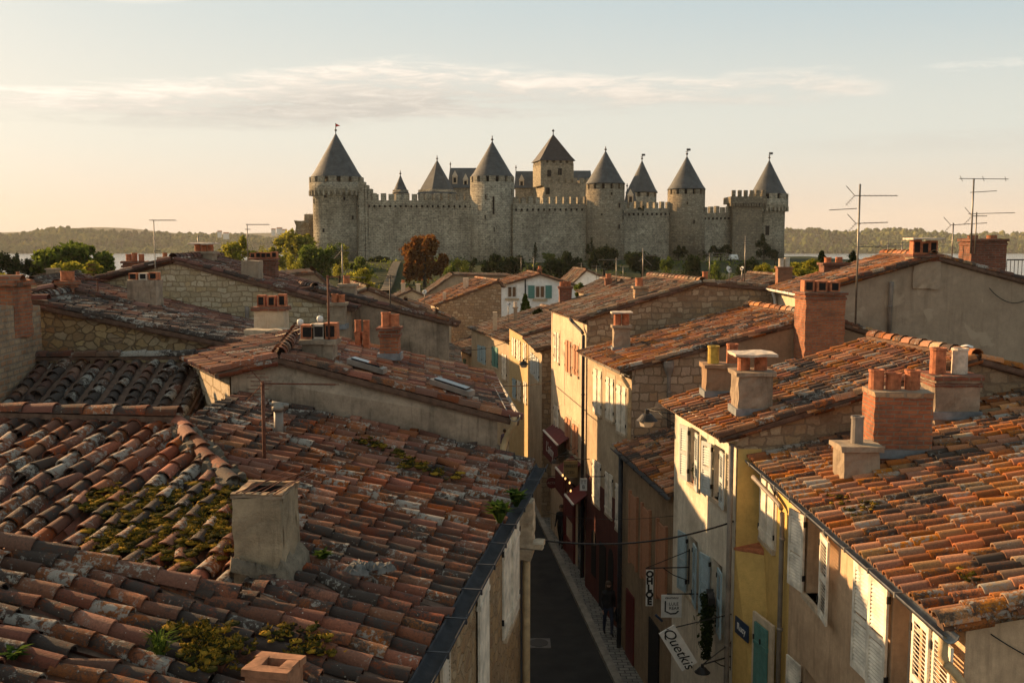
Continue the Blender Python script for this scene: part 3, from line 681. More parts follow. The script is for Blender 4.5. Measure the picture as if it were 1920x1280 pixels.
cv = nd(nt, 'ShaderNodeCombineXYZ', {0: mth(nt, 'MULTIPLY', u, 5.), 1: mth(nt, 'MULTIPLY', v, 34.), 2: .3}).outputs[0]
n1 = noise(nt, cv, 1.5, 8, .62, .5); n2 = noise(nt, cv, 5., 7, .65, .6); n0 = noise(nt, cv, .55, 5, .55, .3)
dn = mth(nt, 'MULTIPLY', mth(nt, 'SUBTRACT', n1, .5), .05)
vt = mth(nt, 'SUBTRACT', topc, mth(nt, 'ADD', v, dn)); vb = mth(nt, 'SUBTRACT', mth(nt, 'ADD', v, dn), botc)
ft = nd(nt, 'ShaderNodeMapRange', {0: vt, 1: -.001, 2: .012, 3: 0., 4: 1.}, interpolation_type='SMOOTHSTEP').outputs[0]
fb = nd(nt, 'ShaderNodeMapRange', {0: vb, 1: -.006, 2: .02, 3: 0., 4: 1.}, interpolation_type='SMOOTHSTEP').outputs[0]
tex = ramp(nt, mth(nt, 'ADD', mth(nt, 'MULTIPLY', n1, .55), mth(nt, 'MULTIPLY', n2, .45)), [(.42, .22), (.53, 1.)])
band = mth(nt, 'MULTIPLY', mth(nt, 'MULTIPLY', ft, fb), tex)
bright = nd(nt, 'ShaderNodeMapRange', {0: vt, 1: .0, 2: .034, 3: 1., 4: 0.}).outputs[0]
bright = mth(nt, 'MULTIPLY', mth(nt, 'ADD', bright, mth(nt, 'MULTIPLY', mth(nt, 'SUBTRACT', n2, .45), 1.6)), 1., clamp=True)
leftf = nd(nt, 'ShaderNodeMapRange', {0: un, 1: ux(-300), 2: ux(1500), 3: 1., 4: .55}).outputs[0]
ccol = mixc(nt, mth(nt, 'MULTIPLY', bright, leftf), CL_DARK, CL_LIT)
# small wisps high on the left, faint streaks low on the right
def blob(px, py, rx, ry, thr):
    a = mth(nt, 'DIVIDE', mth(nt, 'SUBTRACT', un, ux(px)), rx / F_PX * .8); b = mth(nt, 'DIVIDE', mth(nt, 'SUBTRACT', mth(nt, 'MULTIPLY', v, 4.), vy(py)), ry / F_PX * 4)
    r2 = mth(nt, 'ADD', mth(nt, 'MULTIPLY', a, a), mth(nt, 'MULTIPLY', b, b)); m_ = mth(nt, 'SUBTRACT', 1., r2, clamp=True)
    return mth(nt, 'MULTIPLY', m_, ramp(nt, n2, [(thr, 0.), (thr + .14, 1.)]), clamp=True)
wis = mth(nt, 'MAXIMUM', blob(230, 14, 170, 34, .27), mth(nt, 'MULTIPLY', blob(1820, 160, 110, 10, .44), .3))
low = mth(nt, 'MAXIMUM', blob(1760, 285, 330, 22, .36), blob(300, 247, 420, 12, .4))
lr = nd(nt, 'ShaderNodeMapRange', {0: un, 1: ux(0), 2: ux(1920), 3: 0., 4: 1.}).outputs[0]
el = mth(nt, 'MULTIPLY', v, 4.)
hz = mixc(nt, lr, SK[0], SK[1]); mdl = mixc(nt, lr, SK[2], SK[3]); tp = mixc(nt, lr, SK[4], SK[5])
g_ = mixc(nt, nd(nt, 'ShaderNodeMapRange', {0: el, 1: vy(450), 2: vy(250)}, interpolation_type='SMOOTHSTEP').outputs[0], hz, mdl)
g_ = mixc(nt, nd(nt, 'ShaderNodeMapRange', {0: el, 1: vy(260), 2: vy(-60)}, interpolation_type='SMOOTHSTEP').outputs[0], g_, tp)
nk = mixc(nt, .95, sky.outputs[0], g_)
dim = mth(nt, 'MULTIPLY', nd(nt, 'ShaderNodeMapRange', {0: v, 1: .3, 2: .85, 3: 1., 4: ZEN}, interpolation_type='SMOOTHSTEP').outputs[0], nd(nt, 'ShaderNodeMapRange', {0: sp_.outputs[1], 1: .45, 2: -.5, 3: 1., 4: BACK}, interpolation_type='SMOOTHSTEP').outputs[0])
dt = nd(nt, 'ShaderNodeVectorMath', {0: dirv, 1: tuple(sd)}, operation='DOT_PRODUCT').outputs['Value']
gl = mth(nt, 'POWER', mth(nt, 'MAXIMUM', dt, 0.), 20.)
nk = nd(nt, 'ShaderNodeMix', {0: gl, 6: nk, 7: (2, 1.1, .5, 1)}, data_type='RGBA', blend_type='ADD').outputs[2]
col = mixc(nt, mth(nt, 'MULTIPLY', band, .95), nk, ccol)
col = mixc(nt, mth(nt, 'MULTIPLY', wis, .8), col, CL_LIT); col = mixc(nt, mth(nt, 'MULTIPLY', low, .28), col, CL_DARK)
col = nd(nt, 'ShaderNodeMix', {0: 1., 6: col, 7: nd(nt, 'ShaderNodeCombineXYZ', {0: dim, 1: dim, 2: dim}).outputs[0]}, data_type='RGBA', blend_type='MULTIPLY').outputs[2]
bg = nd(nt, 'ShaderNodeBackground', {'Color': col, 'Strength': SKY_S}); o = nd(nt, 'ShaderNodeOutputWorld'); nt.links.new(bg.outputs[0], o.inputs[0])

# ------------------------------------------------------------------ ground, water, hills
def grid(name, x, y, z, mat, smooth=True):
    X, Y = np.meshgrid(x, y); Z = z(X, Y); nx, ny = len(x), len(y)
    V = np.stack([X, Y, Z], -1).reshape(-1, 3); i = np.arange(nx - 1)[None] + nx * np.arange(ny - 1)[:, None]; i = i.ravel()
    mb = MB(); mb.add(V, np.stack([i, i + 1, i + nx + 1, i + nx], 1), smooth=smooth); return mb.build(name, mat)
m, nt, vec = start('grass_ground')
g1 = noise(nt, vec, .06, 6, .7); g2 = noise(nt, vec, .9, 6, .75)
c = ramp(nt, g2, [(.3, (.012, .02, .007)), (.5, (.026, .036, .012)), (.72, (.055, .055, .024))]); c = mixc(nt, ramp(nt, g1, [(.58, 0.), (.7, .4)]), c, (.11, .09, .05))
finish(nt, c, .95, g2, .2, .1); M['grass'] = m
xs = np.concatenate([np.linspace(-3600, -220, 30), np.arange(-210, 211, 5.), np.linspace(220, 3600, 30)]); ys = np.concatenate([[-60, -20, 0], np.arange(10, 480, 5.), np.linspace(490, 3400, 40)])
struct(grid('ground', xs, ys, lambda X, Y: ground(X, Y) - .03 + .25 * np.sin(X * .13 + 2 * np.sin(Y * .05)) * sst(110, 150, Y), M['grass']))
m, nt, vec = start('lake_water')
wv = stretch(nt, vec, (.02, .09, 1)); h = noise(nt, wv, 8, 5, .65)
finish(nt, (.05, .06, .06), .12, h, .35, .6); M['lake'] = m
mb = MB(); mb.add([(-4000, 380, -12), (4000, 380, -12), (4000, 3300, -12), (-4000, 3300, -12)], [(0, 1, 2, 3)]); struct(mb.build('lake', M['lake']))
def hill(X, Y):
    r = 57 + 7 * np.sin(X / 260. + .6) + 5 * np.sin(X / 97.) + 3 * np.sin(X / 41. + 1) - 4 * sst(-300, -900, X) + 10 * np.exp(-((X - 1000) / 220.) ** 2) - 14 * sst(1120, 1500, X)
    return -16 + (r + 4 - 14) * sst(2300, 2760, Y + 25 * np.sin(X / 120.)) + 6 * np.sin(X / 60. + Y / 80.) * sst(2330, 2500, Y)
m, nt, vec = start('wooded_slope'); finish(nt, ramp(nt, noise(nt, vec, .03, 5), [(.35, (.022, .03, .012)), (.7, (.075, .075, .03))]), .95, spec=.05); M['slope'] = m
struct(grid('hills', np.arange(-1700, 1750, 25.), np.arange(2270, 3120, 25.), hill, M['slope']))
mb = MB(); X = np.arange(-2400, -300, 40.)
struct(grid('distant_hills', np.arange(-2700, 2701, 60.), np.arange(4200, 4700, 60.), lambda X, Y: -20 + sst(4200, 4560, Y) * (72 + 34 * np.exp(-((X + 1850) / 260.) ** 2) + 6 * np.sin(X / 210.)), M['slope']))
# the wood on the far shore, one mass of crowns
def ico():
    import bmesh
    bm = bmesh.new(); bmesh.ops.create_icosphere(bm, subdivisions=2, radius=1); V = np.array([v.co[:] for v in bm.verts]); bm.verts.index_update(); F = np.array([[v.index for v in f.verts] for f in bm.faces]); bm.free(); return V, F
IV, IF = ico()
def crowns(N, xf, name, mat):
    X = RNG.uniform(-1450, 1500, N); Y = 2296 + 520 * RNG.random(N) ** 1.15; mb = MB()
    rx = RNG.uniform(3.5, 8., N); rz = rx * RNG.uniform(.8, 1.5, N)
    V = IV[None] * (1 + RNG.uniform(-.28, .28, (N, len(IV), 1))); V = V * np.stack([rx, rx, rz], 1)[:, None]
    V = V + np.stack([X, Y, hill(X, Y) + rz * .75], 1)[:, None]
    F = (IF[None] + (np.arange(N) * len(IV))[:, None, None]).reshape(-1, 3); big = .5 + .28 * np.sin(X / 70. + 1.3 * np.sin(Y / 60.))
    mb.add(V.reshape(-1, 3), F, rnd=np.clip(np.repeat(big + RNG.normal(0, .18, N), len(IV)), 0, 1)); return mb.build(name, mat)
M['wood'] = m_leaf('far_wood', [(.02, .034, .014), (.045, .062, .02), (.09, .105, .03), (.19, .17, .045)], trans=.1)
tag(crowns(7000, None, 'wood', M['wood']), 'hazy green wood covering the hills on the far lake shore', 'wood', kind='stuff')

# street
m, nt, vec = start('asphalt'); a = noise(nt, vec, 60, 3); b_ = noise(nt, vec, 1.2, 5)
finish(nt, ramp(nt, b_, [(.3, (.02, .019, .018)), (.7, (.04, .037, .034))]), .9, a, .006, .25); M['asphalt'] = m
M['paving'] = m_brick('cobble_paving', ((.2, .175, .14), (.13, .115, .095)), (.05, .045, .04), .3, .17, .018, .4)
m, nt, vec = start('cobbles'); s = nd(nt, 'ShaderNodeSeparateXYZ', {0: vec})
br = nd(nt, 'ShaderNodeTexBrick', {'Vector': vec, 'Color1': c4((.32, .29, .24)), 'Color2': c4((.17, .155, .13)), 'Mortar': c4((.03, .027, .023)), 'Scale': 1., 'Mortar Size': .018, 'Mortar Smooth': .4, 'Brick Width': .3, 'Row Height': .19})
finish(nt, mixc(nt, noise(nt, vec, 8, 5), br.outputs[0], mixc(nt, .5, br.outputs[0], (.05, .045, .04))), .6, mth(nt, 'MULTIPLY', br.outputs['Fac'], -1.), .02, .4); M['cobble'] = m
def ribbon(name, L, Rr, z, mat, th=None):
    mb = MB(); n = len(L); V = [(*p, z) for p in L] + [(*p, z) for p in Rr]; F = [(i, i + 1, n + i + 1, n + i) for i in range(n - 1)]
    if th:
        V += [(*p, z - th) for p in L] + [(*p, z - th) for p in Rr]; F += [(i, i + 1, 2 * n + i + 1, 2 * n + i) for i in range(n - 1)] + [(n + i, n + i + 1, 3 * n + i + 1, 3 * n + i) for i in range(n - 1)] + [(0, n, 3 * n, 2 * n)]
    mb.add(V, F); return mb.build(name, mat)
curb = [(3.9, -5), (3.8, 14), (3.45, 22), (2.92, 27.5), (1.37, 42.4), (.75, 48.8), (.0, 54), (-1.4, 61), (-5, 72)]
struct(ribbon('road', [(-9, -5), (-8, 14), (-4, 22), (-3, 27.5), (-3, 42.4), (-3.4, 48.8), (-4.2, 54), (-6, 61), (-10, 72)], curb, .004, M['asphalt']))
kerb_in = [(x + .24, y + .03) for x, y in curb]
struct(ribbon('kerb', curb, kerb_in, .13, m_plain('kerb_stone', (.24, .21, .17), .8, .3, 3), .16))
struct(ribbon('pavement', kerb_in, [(x + 2.6, y) for x, y in curb], .125, M['cobble']))
mb = MB(); c0 = atz(1010, 1205, .01); mb.box((c0[0], c0[1], .012), (.75, .75, .02)); mb.lathe([(.3, 0), (.3, .012)], (c0[0], c0[1], .022), 24, mi=1)
tag(mb.build('manhole_cover', [m_plain('cover_frame', (.12, .11, .1), .7), M['iron']]), 'square manhole cover set in the dark street', 'manhole cover')
# ------------------------------------------------------------------ right side of the street
# white house with the stone gable
EN, EF = at(1351, 804, 19.7), at(1252, 745, 24.1)
wN, wF = A(4.5, 19.6, 8.72), A(3.98, 24.0, 8.72); RN = A(9.2, 19.6, 10.2)
cF = Facade(wF, wN, -.3, 8.72, (0, 10))
W4 = [cF.rect(1296, 800, 1310, 915), cF.rect(1340, 832, 1357, 946), cF.rect(1291, 1000, 1305, 1128), cF.rect(1336, 1050, 1351, 1190)]
W4[2] = (W4[0][0], W4[0][1], W4[2][2], W4[2][3]); W4[3] = (W4[1][0], W4[1][1], W4[2][2], W4[2][3])
house_w, F = house('white_house', 'white rendered street house with grey shutters and a rubble stone gable', wN, wF, RN, BN=A(14, 19.6, 8.9), wall='st_brown', face='p_white', roof='t_orange', holes=W4, depth=.22, sp=.255, rr=.083, seg=5, eave=.3, sag=.03, toward=(0, 10))
for i, r in enumerate(W4):
    window(house_w, F, r, 'lr', 'shut_b' if i > 1 else 'shut_g', (168, 172), True, .22, w=(r[1] - r[0]) * .62)
chimney(house_w, 1385, 1450, 705, 772, 20.6, 'p_dirty', .7, 0, 'band', (.25, .75), 'pot', .3, .13, True, label='squat rendered chimney with two pots under a slab, on the white house')
chimney(house_w, 1325, 1392, 690, 738, 23.0, 'p_brown', .55, 0, 'band', (.25, .78), ('pot_y', 'pot'), .42, .13, label='rendered chimney with a mossy yellow pot, at the back of the white house')
chimney(house_w, 1755, 1838, 712, 778, 18.6, 'p_dirty', .75, 0, 'brick', (.22, .72), ('pot', 'pot_w'), .5, .14, label='stained rendered chimney at the ridge with two tall pots')
mb = MB(); e0, e1 = F.pt(0, 8.74, .02), F.pt(F.L, 8.74, .02); F.slabbox(mb, -.05, F.L + .02, 8.66, 8.78, -.02, .16); mb.build('cornice', M['p_white'], house_w)
downpipe(house_w, [F.pt(F.L - .05, 8.6, .1), F.pt(F.L - .05, 5, .1), F.pt(F.L - .05, 0, .1)], .055, 'pipe_g')
# ochre return wall between the white and the yellow house
# yellow house and the pink house share one eaves line
pF = A(4.98, 19.55, 8.3); pM = A(5.02, 17.5, 8.3); pN = A(5.12, 10.85, 8.3)
RNn, RM, RF_ = A(12.2, 10.85, 10.05), A(12.1, 17.5, 10.05), A(12.0, 19.55, 10.05)
yF = Facade(pF, pM, -.3, 8.3, (0, 10)); wy = yF.rect(1432, 893, 1452, 1030); dy_ = yF.rect(1420, 1150, 1440, 1330)
dy_ = (dy_[0], dy_[1], 3.2, 5.3)
house_y, F = house('yellow_house', 'narrow mustard yellow house with one white shuttered window and a green shutter', pM, pF, RM, BN=A(17, 17.5, 8.2), wall='p_ochre', face='p_yellow', roof='t_near', sp=.27, rr=.088, holes=[wy], eave=.2, verge=.02, seg=6, lip=.018, toward=(0, 10), vergeline=False, sag=.02)
closed(house_y, F, wy, 'shut_w', False, surround='p_cream'); F9 = Facade((4.5, 19.58), (4.985, 17.5), -.3, 6.4, (0, 10)); t_a, t_b = F9.loc(1419, 1200)[0], F9.loc(1444, 1200)[0]
for q in (t_a, (t_a + t_b) / 2): leaf_mesh(F9, q, (t_b - t_a) / 2 - .01, 3.0, 5.35, 0, 1, False, .02).build('shutter', [M['shut_t'], M['iron']], house_y)
mb = MB(); F9.slabbox(mb, t_a - .14, t_a, 2.9, 5.5, -.02, .03); F9.slabbox(mb, t_b, t_b + .14, 2.9, 5.5, -.02, .03); F9.slabbox(mb, t_a, t_b, 5.36, 5.5, -.02, .03); mb.build('surround', M['p_cream'], house_y)
mb = MB(); mb.hexa([(4.5, 19.58, 0), (5.0, 19.58, 0), (5.03, 17.5, 0), (4.985, 17.5, 0), (4.5, 19.58, 6.45), (5.0, 19.58, 6.45), (5.0, 19.15, 6.45), (4.98, 19.15, 6.45)]); mb.build('lower_wall', M['p_yellow'], house_y)
mb = MB(); mb.hexa([(4.47, 19.57, 6.44), (4.99, 19.57, 6.44), (5.0, 19.2, 6.44), (4.97, 19.2, 6.44), (4.47, 19.57, 6.49), (4.99, 19.57, 6.6), (5.0, 19.2, 6.56), (4.97, 19.2, 6.49)]); mb.build('ledge', M['pot'], house_y)
mb = MB(); mb.box((4.75, 19.585, 4.2), (.47, .03, 8.6)); mb.build('return_wall', M['p_yellow'], house_y)
pk = Facade(pM, pN, -.3, 8.3, (0, 10))
W1 = pk.rect(1516, 967, 1546, 1150); W2 = pk.rect(1676, 1102, 1719, 1330); W3 = pk.rect(1508, 1248, 1530, 1400)
W2 = (W2[0], W2[1], W1[2], W1[3]); W3 = (W1[0], W1[1], 2.7, W3[3])
house_p, F = house('apricot_house', 'apricot rendered house with white louvred shutters and orange barrel tiles in the right foreground', pN, pM, RNn, BN=A(17, 10.85, 8.2), wall='p_pink', face='p_pink', roof='t_near', holes=[W1, W2, W3], depth=.3, sp=.27, rr=.088, eave=.2, verge=.05, seg=7, lip=.02, toward=(0, 10), sag=.02)
window(house_p, F, W1, 'lr', 'shut_w', (170, 174), True, .3, w=.55); window(house_p, F, W2, '', depth=.3)
for tt, s_, an in ((W2[0] - .02, 1, 176), (W2[0] - .62, 1, 176), (W2[1] + .02, -1, 176), (W2[1] + .6, -1, 176)):
    leaf_mesh(F, tt, .56, W2[2] - .2, W2[3] + .05, an, s_).build('shutter', [M['shut_w'], M['iron']], house_p)
window(house_p, F, W3, 'l', 'shut_w', (170, 172), True, .3, w=.5)
gutter(house_p, A(4.75, 19.62, 8.29), A(4.875, 10.68, 8.26), (-1, 0), .085)
g0 = A(4.87, 10.85, 8.18); downpipe(house_p, [g0, g0 - (0, 0, .28), A(5.02, 10.78, 7.75), A(5.14, 10.78, 7.5), A(5.14, 10.78, 0)], .055, 'pipe_y')
g0 = A(4.68, 17.7, 8.1); downpipe(house_p, [A(4.66, 18.9, 8.1), A(4.75, 18.6, 8.0), A(4.93, 17.75, 7.8), A(4.93, 17.72, 0)], .045, 'pipe_g')
mb = MB(); P = at(1860, 1190, 10.02); mb.rbox((P[0] + .1, 10.02, P[2] + .05), (.4, .06, .3), 0, .6, .03, .06); 0 and mb.build('mortar_patch', m_plaster('rough_grey_mortar', (.17, .13, .095), amount=.7, sc=4., hs=.03), house_p)
ch, c_, tz = chimney(house_p, 1645, 1752, 745, 850, 17.1, 'brick', .75, R(-4), 'none', (.12, .42, .75), 'pot', .42, .125, label='orange brick chimney with three round pots on the apricot house')
m2 = MB(); m2.rbox((c_[0], c_[1], tz + .04), (1.0, .79, .1), R(-4)); m2.build('cap', M['brick_old'], ch)
chimney(house_p, 1583, 1650, 846, 880, 16.6, 'p_grey', .55, 0, 'band', (.5,), 'pipe_g', .5, .1, flash=False, label='low rendered stack with one metal flue beside the brick chimney')
# low house with the small roof
EN, EF = at(1255, 925, 24.2), at(1152, 835, 30.1); EN[0] += .25; EF[0] += .25
low, F = house('low_house', 'low stone house with a small red roof beside the white house', EN, EF, A(9.5, 24.2, EN[2] + 1.75), BN=A(12, 24.2, 6.5), wall='st_brown', face='p_old', roof='t_orange', sp=.25, rr=.08, lift=.018, toward=(0, 20), ridge=False)
gutter(low, at(1252, 930, 24.1), at(1150, 838, 30.2), (-1, -.1), .09, 'gut_dk'); downpipe(low, [F.pt(.3, EN[2] - .2, .12), F.pt(.3, 3, .12), F.pt(.3, 0, .12)], .07, 'gut_dk')
for t in (1.2, 2.6, 4.2):
    mb = MB(); F.slabbox(mb, t, t + .7, 3.2, 5.2, 0, .05); F.slabbox(mb, t - .12, t, 3.1, 5.3, 0, .07); F.slabbox(mb, t + .7, t + .82, 3.1, 5.3, 0, .07); mb.build('shutter', M['shut_r'], low)
mb = MB(); F.slabbox(mb, 3.4, 4.4, 0, 2.3, -.02, .04); mb.build('door', M['dark'], low)
mb = MB(); F.slabbox(mb, .8, 1.7, 0, 2.2, -.02, .04); mb.build('door', M['redp'], low)
# house with stone and rendered gable
EN, EF = at(1176, 700, 30.1), at(1094, 658, 35.4); EN[0] += .15; EF[0] += .15; EN[2] = EF[2] = 8.72
rN = A(9.3, 30.1, 10.25)
f4 = Facade(EF, EN, 0, 8.7, (0, 25)); H4 = [f4.rect(1116, 690, 1128, 778), f4.rect(1140, 705, 1151, 790), f4.rect(1160, 720, 1174, 815)]
lo4 = [(a, b, c - 3.2, d - 3.2) for a, b, c, d in H4]
h4, F = house('stone_gable_house', 'street house with lit white shutters, a squared stone gable and a long orange roof', EN, EF, rN, BN=A(15, 30.1, 8.5), wall='st_pink', face='p_sand', roof='t_orange', holes=H4 + lo4, sp=.25, rr=.08, lift=.018, depth=.16, toward=(0, 25), eave=.3)
for r in H4 + lo4: closed(h4, F, r, 'shut_w', False, surround='sill' if r in H4 else None)
a, b = at(1325, 640, 30.02), at(1512, 605, 30.02)
mb = MB(); mb.add([(a[0], 30.04, 6), (9.3, 30.04, 6), (15, 30.04, 6), (15, 30.04, 8.45), (9.3, 30.04, 10.2), (a[0], 30.04, a[2] - .02)], [(0, 1, 2, 3, 4, 5)]); mb.build('rendered_wall', M['p_brown'], h4)
mb = MB(); F.slabbox(mb, 0, F.L - .25, 0, 4.3, .0, .035)
red_ = m_plaster('dark_red_render', (.13, .045, .035), (.04, .02, .018), .6); mb.build('lower_wall', red_, h4)
for t in (1.2, 3.4):
    mb = MB(); V = [F.pt(t + .3 * math.cos(a), 2.2 + .35 * math.sin(a), .05) for a in np.linspace(0, PI, 9)] + [F.pt(t - .3, .9, .05), F.pt(t + .3, .9, .05)]; mb.add(V + [v - A(*F.n, 0) * .04 for v in V], [tuple(range(11))] + [(i, (i + 1) % 11, 11 + (i + 1) % 11, 11 + i) for i in range(11)]); mb.build('arched_niche', M['dark'], h4)
mb = MB(); F.slabbox(mb, 2.0, 2.8, 0, 2.4, .03, .06); mb.build('door', M['dark'], h4)
gutter(h4, at(1176, 702, 30.0), at(1090, 660, 35.5), (-1, -.15), .09); downpipe(h4, [at(1165, 703, 30.3), at(1170, 712, 30.2), at(1181, 728, 30.1), (at(1181, 728, 30.1)[0], 30.1, 0)], .06, 'pipe_y')
downpipe(h4, [at(1254, 690, 29.9), at(1254, 700, 29.9), at(1254, 800, 29.9)], .06, 'pipe_g')
m2 = MB(); p = at(1254, 688, 29.9); m2.lathe([(.08, -.25), (.16, 0), (.16, .18)], p, 12); m2.build('hopper', M['pipe_g'], h4)
chimney(h4, 1151, 1182, 615, 655, 33.5, 'p_grey', .45, 0, 'band', (.25, .75), 'pot', .38, .12, True, label='small grey chimney with two pots under a slab near the eaves')
ch, c_, tz = chimney(h4, 1510, 1585, 553, 682, 28.9, 'brick', 1.0, R(2), 'brick', (.17, .5, .83), 'pot', .32, .15, potsq=True, label='tall orange brick chimney stack with three square vents')
# house with the cream dormer wall and the big grey gable
lw = A(9.5, 31.5, 10.95); wF6 = A(9.6, 36.2, 10.95)
h6, F = house('grey_gable_house', 'large house with a wide grey rendered gable and a chimney at its apex', lw, wF6, A(13.3, 31.5, 12.05), BN=A(18.2, 31.5, 10.75), wall='p_taupe', face='p_cream', roof='t_orange', sp=.25, rr=.08, lift=.018, eave=.25, toward=(0, 30))
gutter(h6, lw + (-.35, -.1, .02), wF6 + (-.35, 0, .02), (-1, 0), .08, 'white'); downpipe(h6, [wF6 + (-.2, -.3, -.1), wF6 + (-.1, -.3, -.4), wF6 + (-.1, -.3, -1.2)], .06, 'white')
chimney(h6, 1714, 1765, 482, 512, 31.42, 'p_taupe', .7, 0, 'brick', (.2, .5, .8), 'pot', .45, .13, True, potsq=True, flash=False, label='rendered chimney at the apex of the grey gable')
downpipe(h6, [at(1672, 528, 31.4), at(1671, 540, 31.4), at(1667, 622, 31.4)], .07, 'pipe_g')
chimney(h6, 1545, 1592, 497, 520, 35.5, 'brick_dk', .6, 0, 'band', (.25, .7), 'pot', .2, .12, flash=False, label='low sooty brick chimney behind the roof of the grey gable house')
chimney(h6, 1822, 1888, 452, 545, 33.2, 'brick_dk', .9, 0, 'brick', (.2, .75), 'brick', .12, .16, label='broad dark brick chimney by the iron railing')
# terrace railing
t = thing('railing', 'iron terrace railing each side of the broad dark brick chimney', 'railing', at(1780, 525, 34))
for x0, x1, yt, yb in ((1785, 1822, 487, 530), (1888, 1960, 487, 526)):
    a, b, c = at(x0, yt, 34), at(x1, yt, 34), at(x0, yb, 34); mb = MB(); mb.pipe([a, b], .025, 6); mb.pipe([(a[0], 34, c[2]), (b[0], 34, c[2])], .02, 6)
    n = int((b[0] - a[0]) / .13)
    for i in range(n + 1): x = a[0] + (b[0] - a[0]) * i / n; mb.pipe([(x, 34, c[2] - .25), (x, 34, a[2])], .012, 5)
    mb.build('rail_panel', M['rust'] if x0 < 1800 else M['iron'], t)
# brown roofed house further along
EN, EF = at(1098, 600, 36.2), at(1034, 578, 42.8); EN[2] = EF[2] = 9.8; EN[0] += .05
f5 = Facade(EF, EN, 0, 9.8, (0, 30)); H5 = [f5.rect(1042, 622, 1049, 680), f5.rect(1063, 637, 1071, 700), f5.rect(1077, 645, 1085, 705)]; l5 = [(a, b, c - 3.1, d - 3.1) for a, b, c, d in H5]
h5, F = house('cream_house', 'cream street house with a brown roof, dark gutter pipe and rubble gable', EN, EF, A(6.9, 36.2, 11.05), BN=A(14.5, 36.2, 10.4), wall='st_brown', face='p_cream', roof='t_brown', holes=H5 + l5, depth=.16, sp=.25, rr=.08, lift=.018, toward=(0, 30), eave=.25)
for i, r in enumerate(H5 + l5): closed(h5, F, r, ('shut_w', 'shut_r', 'shut_r')[i % 3], i % 3 == 0, surround='sill')
gutter(h5, at(1096, 602, 36.1), at(1031, 579, 42.9), (-1, -.15), .08); downpipe(h5, [at(1068, 597, 37), at(1076, 606, 36.9), at(1094, 624, 36.3), (at(1094, 624, 36.3)[0], 36.3, 0)], .06, 'gut_dk')
downpipe(h5, [at(1037, 585, 42.6), at(1038, 600, 42.6), (at(1038, 600, 42.6)[0], 42.6, 0)], .06, 'rust')
chimney(h5, 1190, 1215, 541, 572, 37.0, 'brick_old', .5, 0, 'band', (.4,), 'pot', .3, .14, label='narrow brick chimney on the near verge of the brown roof')
chimney(h5, 1049, 1072, 541, 572, 42.5, 'brick_dk', .5, 0, 'band', (.2, .5, .8), 'pot', .2, .08, label='square chimney with three short pots by the white house wall')
chimney(h5, 1317, 1330, 528, 536, 36.6, 'pot', .3, 0, 'none', (.5,), 'pot', .35, .1, flash=False, label='single terracotta flue on the rubble gable')
# far street houses along the bend
def far_house(name, label, e, f, rise, wdt, wall, face, roof, z0=0., rows=(), mat='shut_w', toward=(-3, 30), **k):
    """e, f = eaves points near and far; roof climbs to the right/back"""
    z = (e[2] + f[2]) / 2; e = A(e[0], e[1], z); f = A(f[0], f[1], z); d = unit(f - e); nr = np.array((d[1], -d[0], 0))
    rn = e + nr * wdt * .5 + (0, 0, rise); bn = e + nr * wdt
    fc = Facade(f, e, z0, z, toward); H = [fc.rect(*q) for q in rows]
    h, F = house(name, label, e, f, rn, BN=bn, wall=wall, face=face, roof=roof, z0=z0, holes=H, depth=.14, sp=.27, seg=3, pans=False, lip=0, toward=toward, eave=.2, **k)
    for i, r in enumerate(H): closed(h, F, r, mat if isinstance(mat, str) else mat[i % len(mat)], False)
    return h, F
hb, F = far_house('narrow_stone_house', 'narrow shaded stone house with pale shutters next to the cream house', at(1016, 658, 44.5), at(991, 638, 50), 1.1, 9, 'st_brown', 'p_sand', 't_brown', 0, [(997, 660, 1003, 705), (1005, 668, 1011, 715), (1021, 690, 1027, 720)][:2], 'shut_g')
hy2, F = far_house('ochre_house', 'small ochre house with white shutters half lit by the sun', at(990, 630, 51), at(955, 611, 57.5), 1.25, 8.5, 'p_ochre', 'p_ochre', 't_brown', 0, [(962, 632, 967, 668), (971, 636, 976, 676), (983, 642, 987, 682), (963, 708, 968, 748), (972, 712, 977, 752), (984, 714, 988, 756)], ('shut_w', 'shut_w', 'shut_w', 'shut_b'))
hc, F = far_house('buff_house', 'buff house at the bend with a dark green shutter', at(955, 645, 58.5), at(884, 612, 68), 1.3, 10, 'p_sand', 'p_sand', 't_brown', 0, [(897, 646, 904, 680), (924, 648, 934, 690), (943, 663, 950, 712), (906, 648, 911, 684)], ('shut_b', 'shut_t', 'shut_w', 'shut_b'))
gutter(hc, at(955, 643, 58.3), at(882, 611, 68.2), (-1, -.7), .1)
hd, F = far_house('cottage', 'low cottage roof at the end of the street below the buff house', at(888, 668, 69.5), at(845, 645, 77), 1.1, 8, 'p_cream', 'p_cream', 't_brown', 0, [(870, 672, 874, 690)], 'shut_t')
chimney(hc, 924, 932, 585, 605, 63, 'p_cream', .4, 0, 'none', (), flash=False, label='slim cream chimney on the buff house'); chimney(hc, 963, 970, 578, 602, 62, 'p_grey', .4, 0, 'band', (.5,), 'pot_w', .3, .1, flash=False, label='slim grey chimney beside the tall shrub')
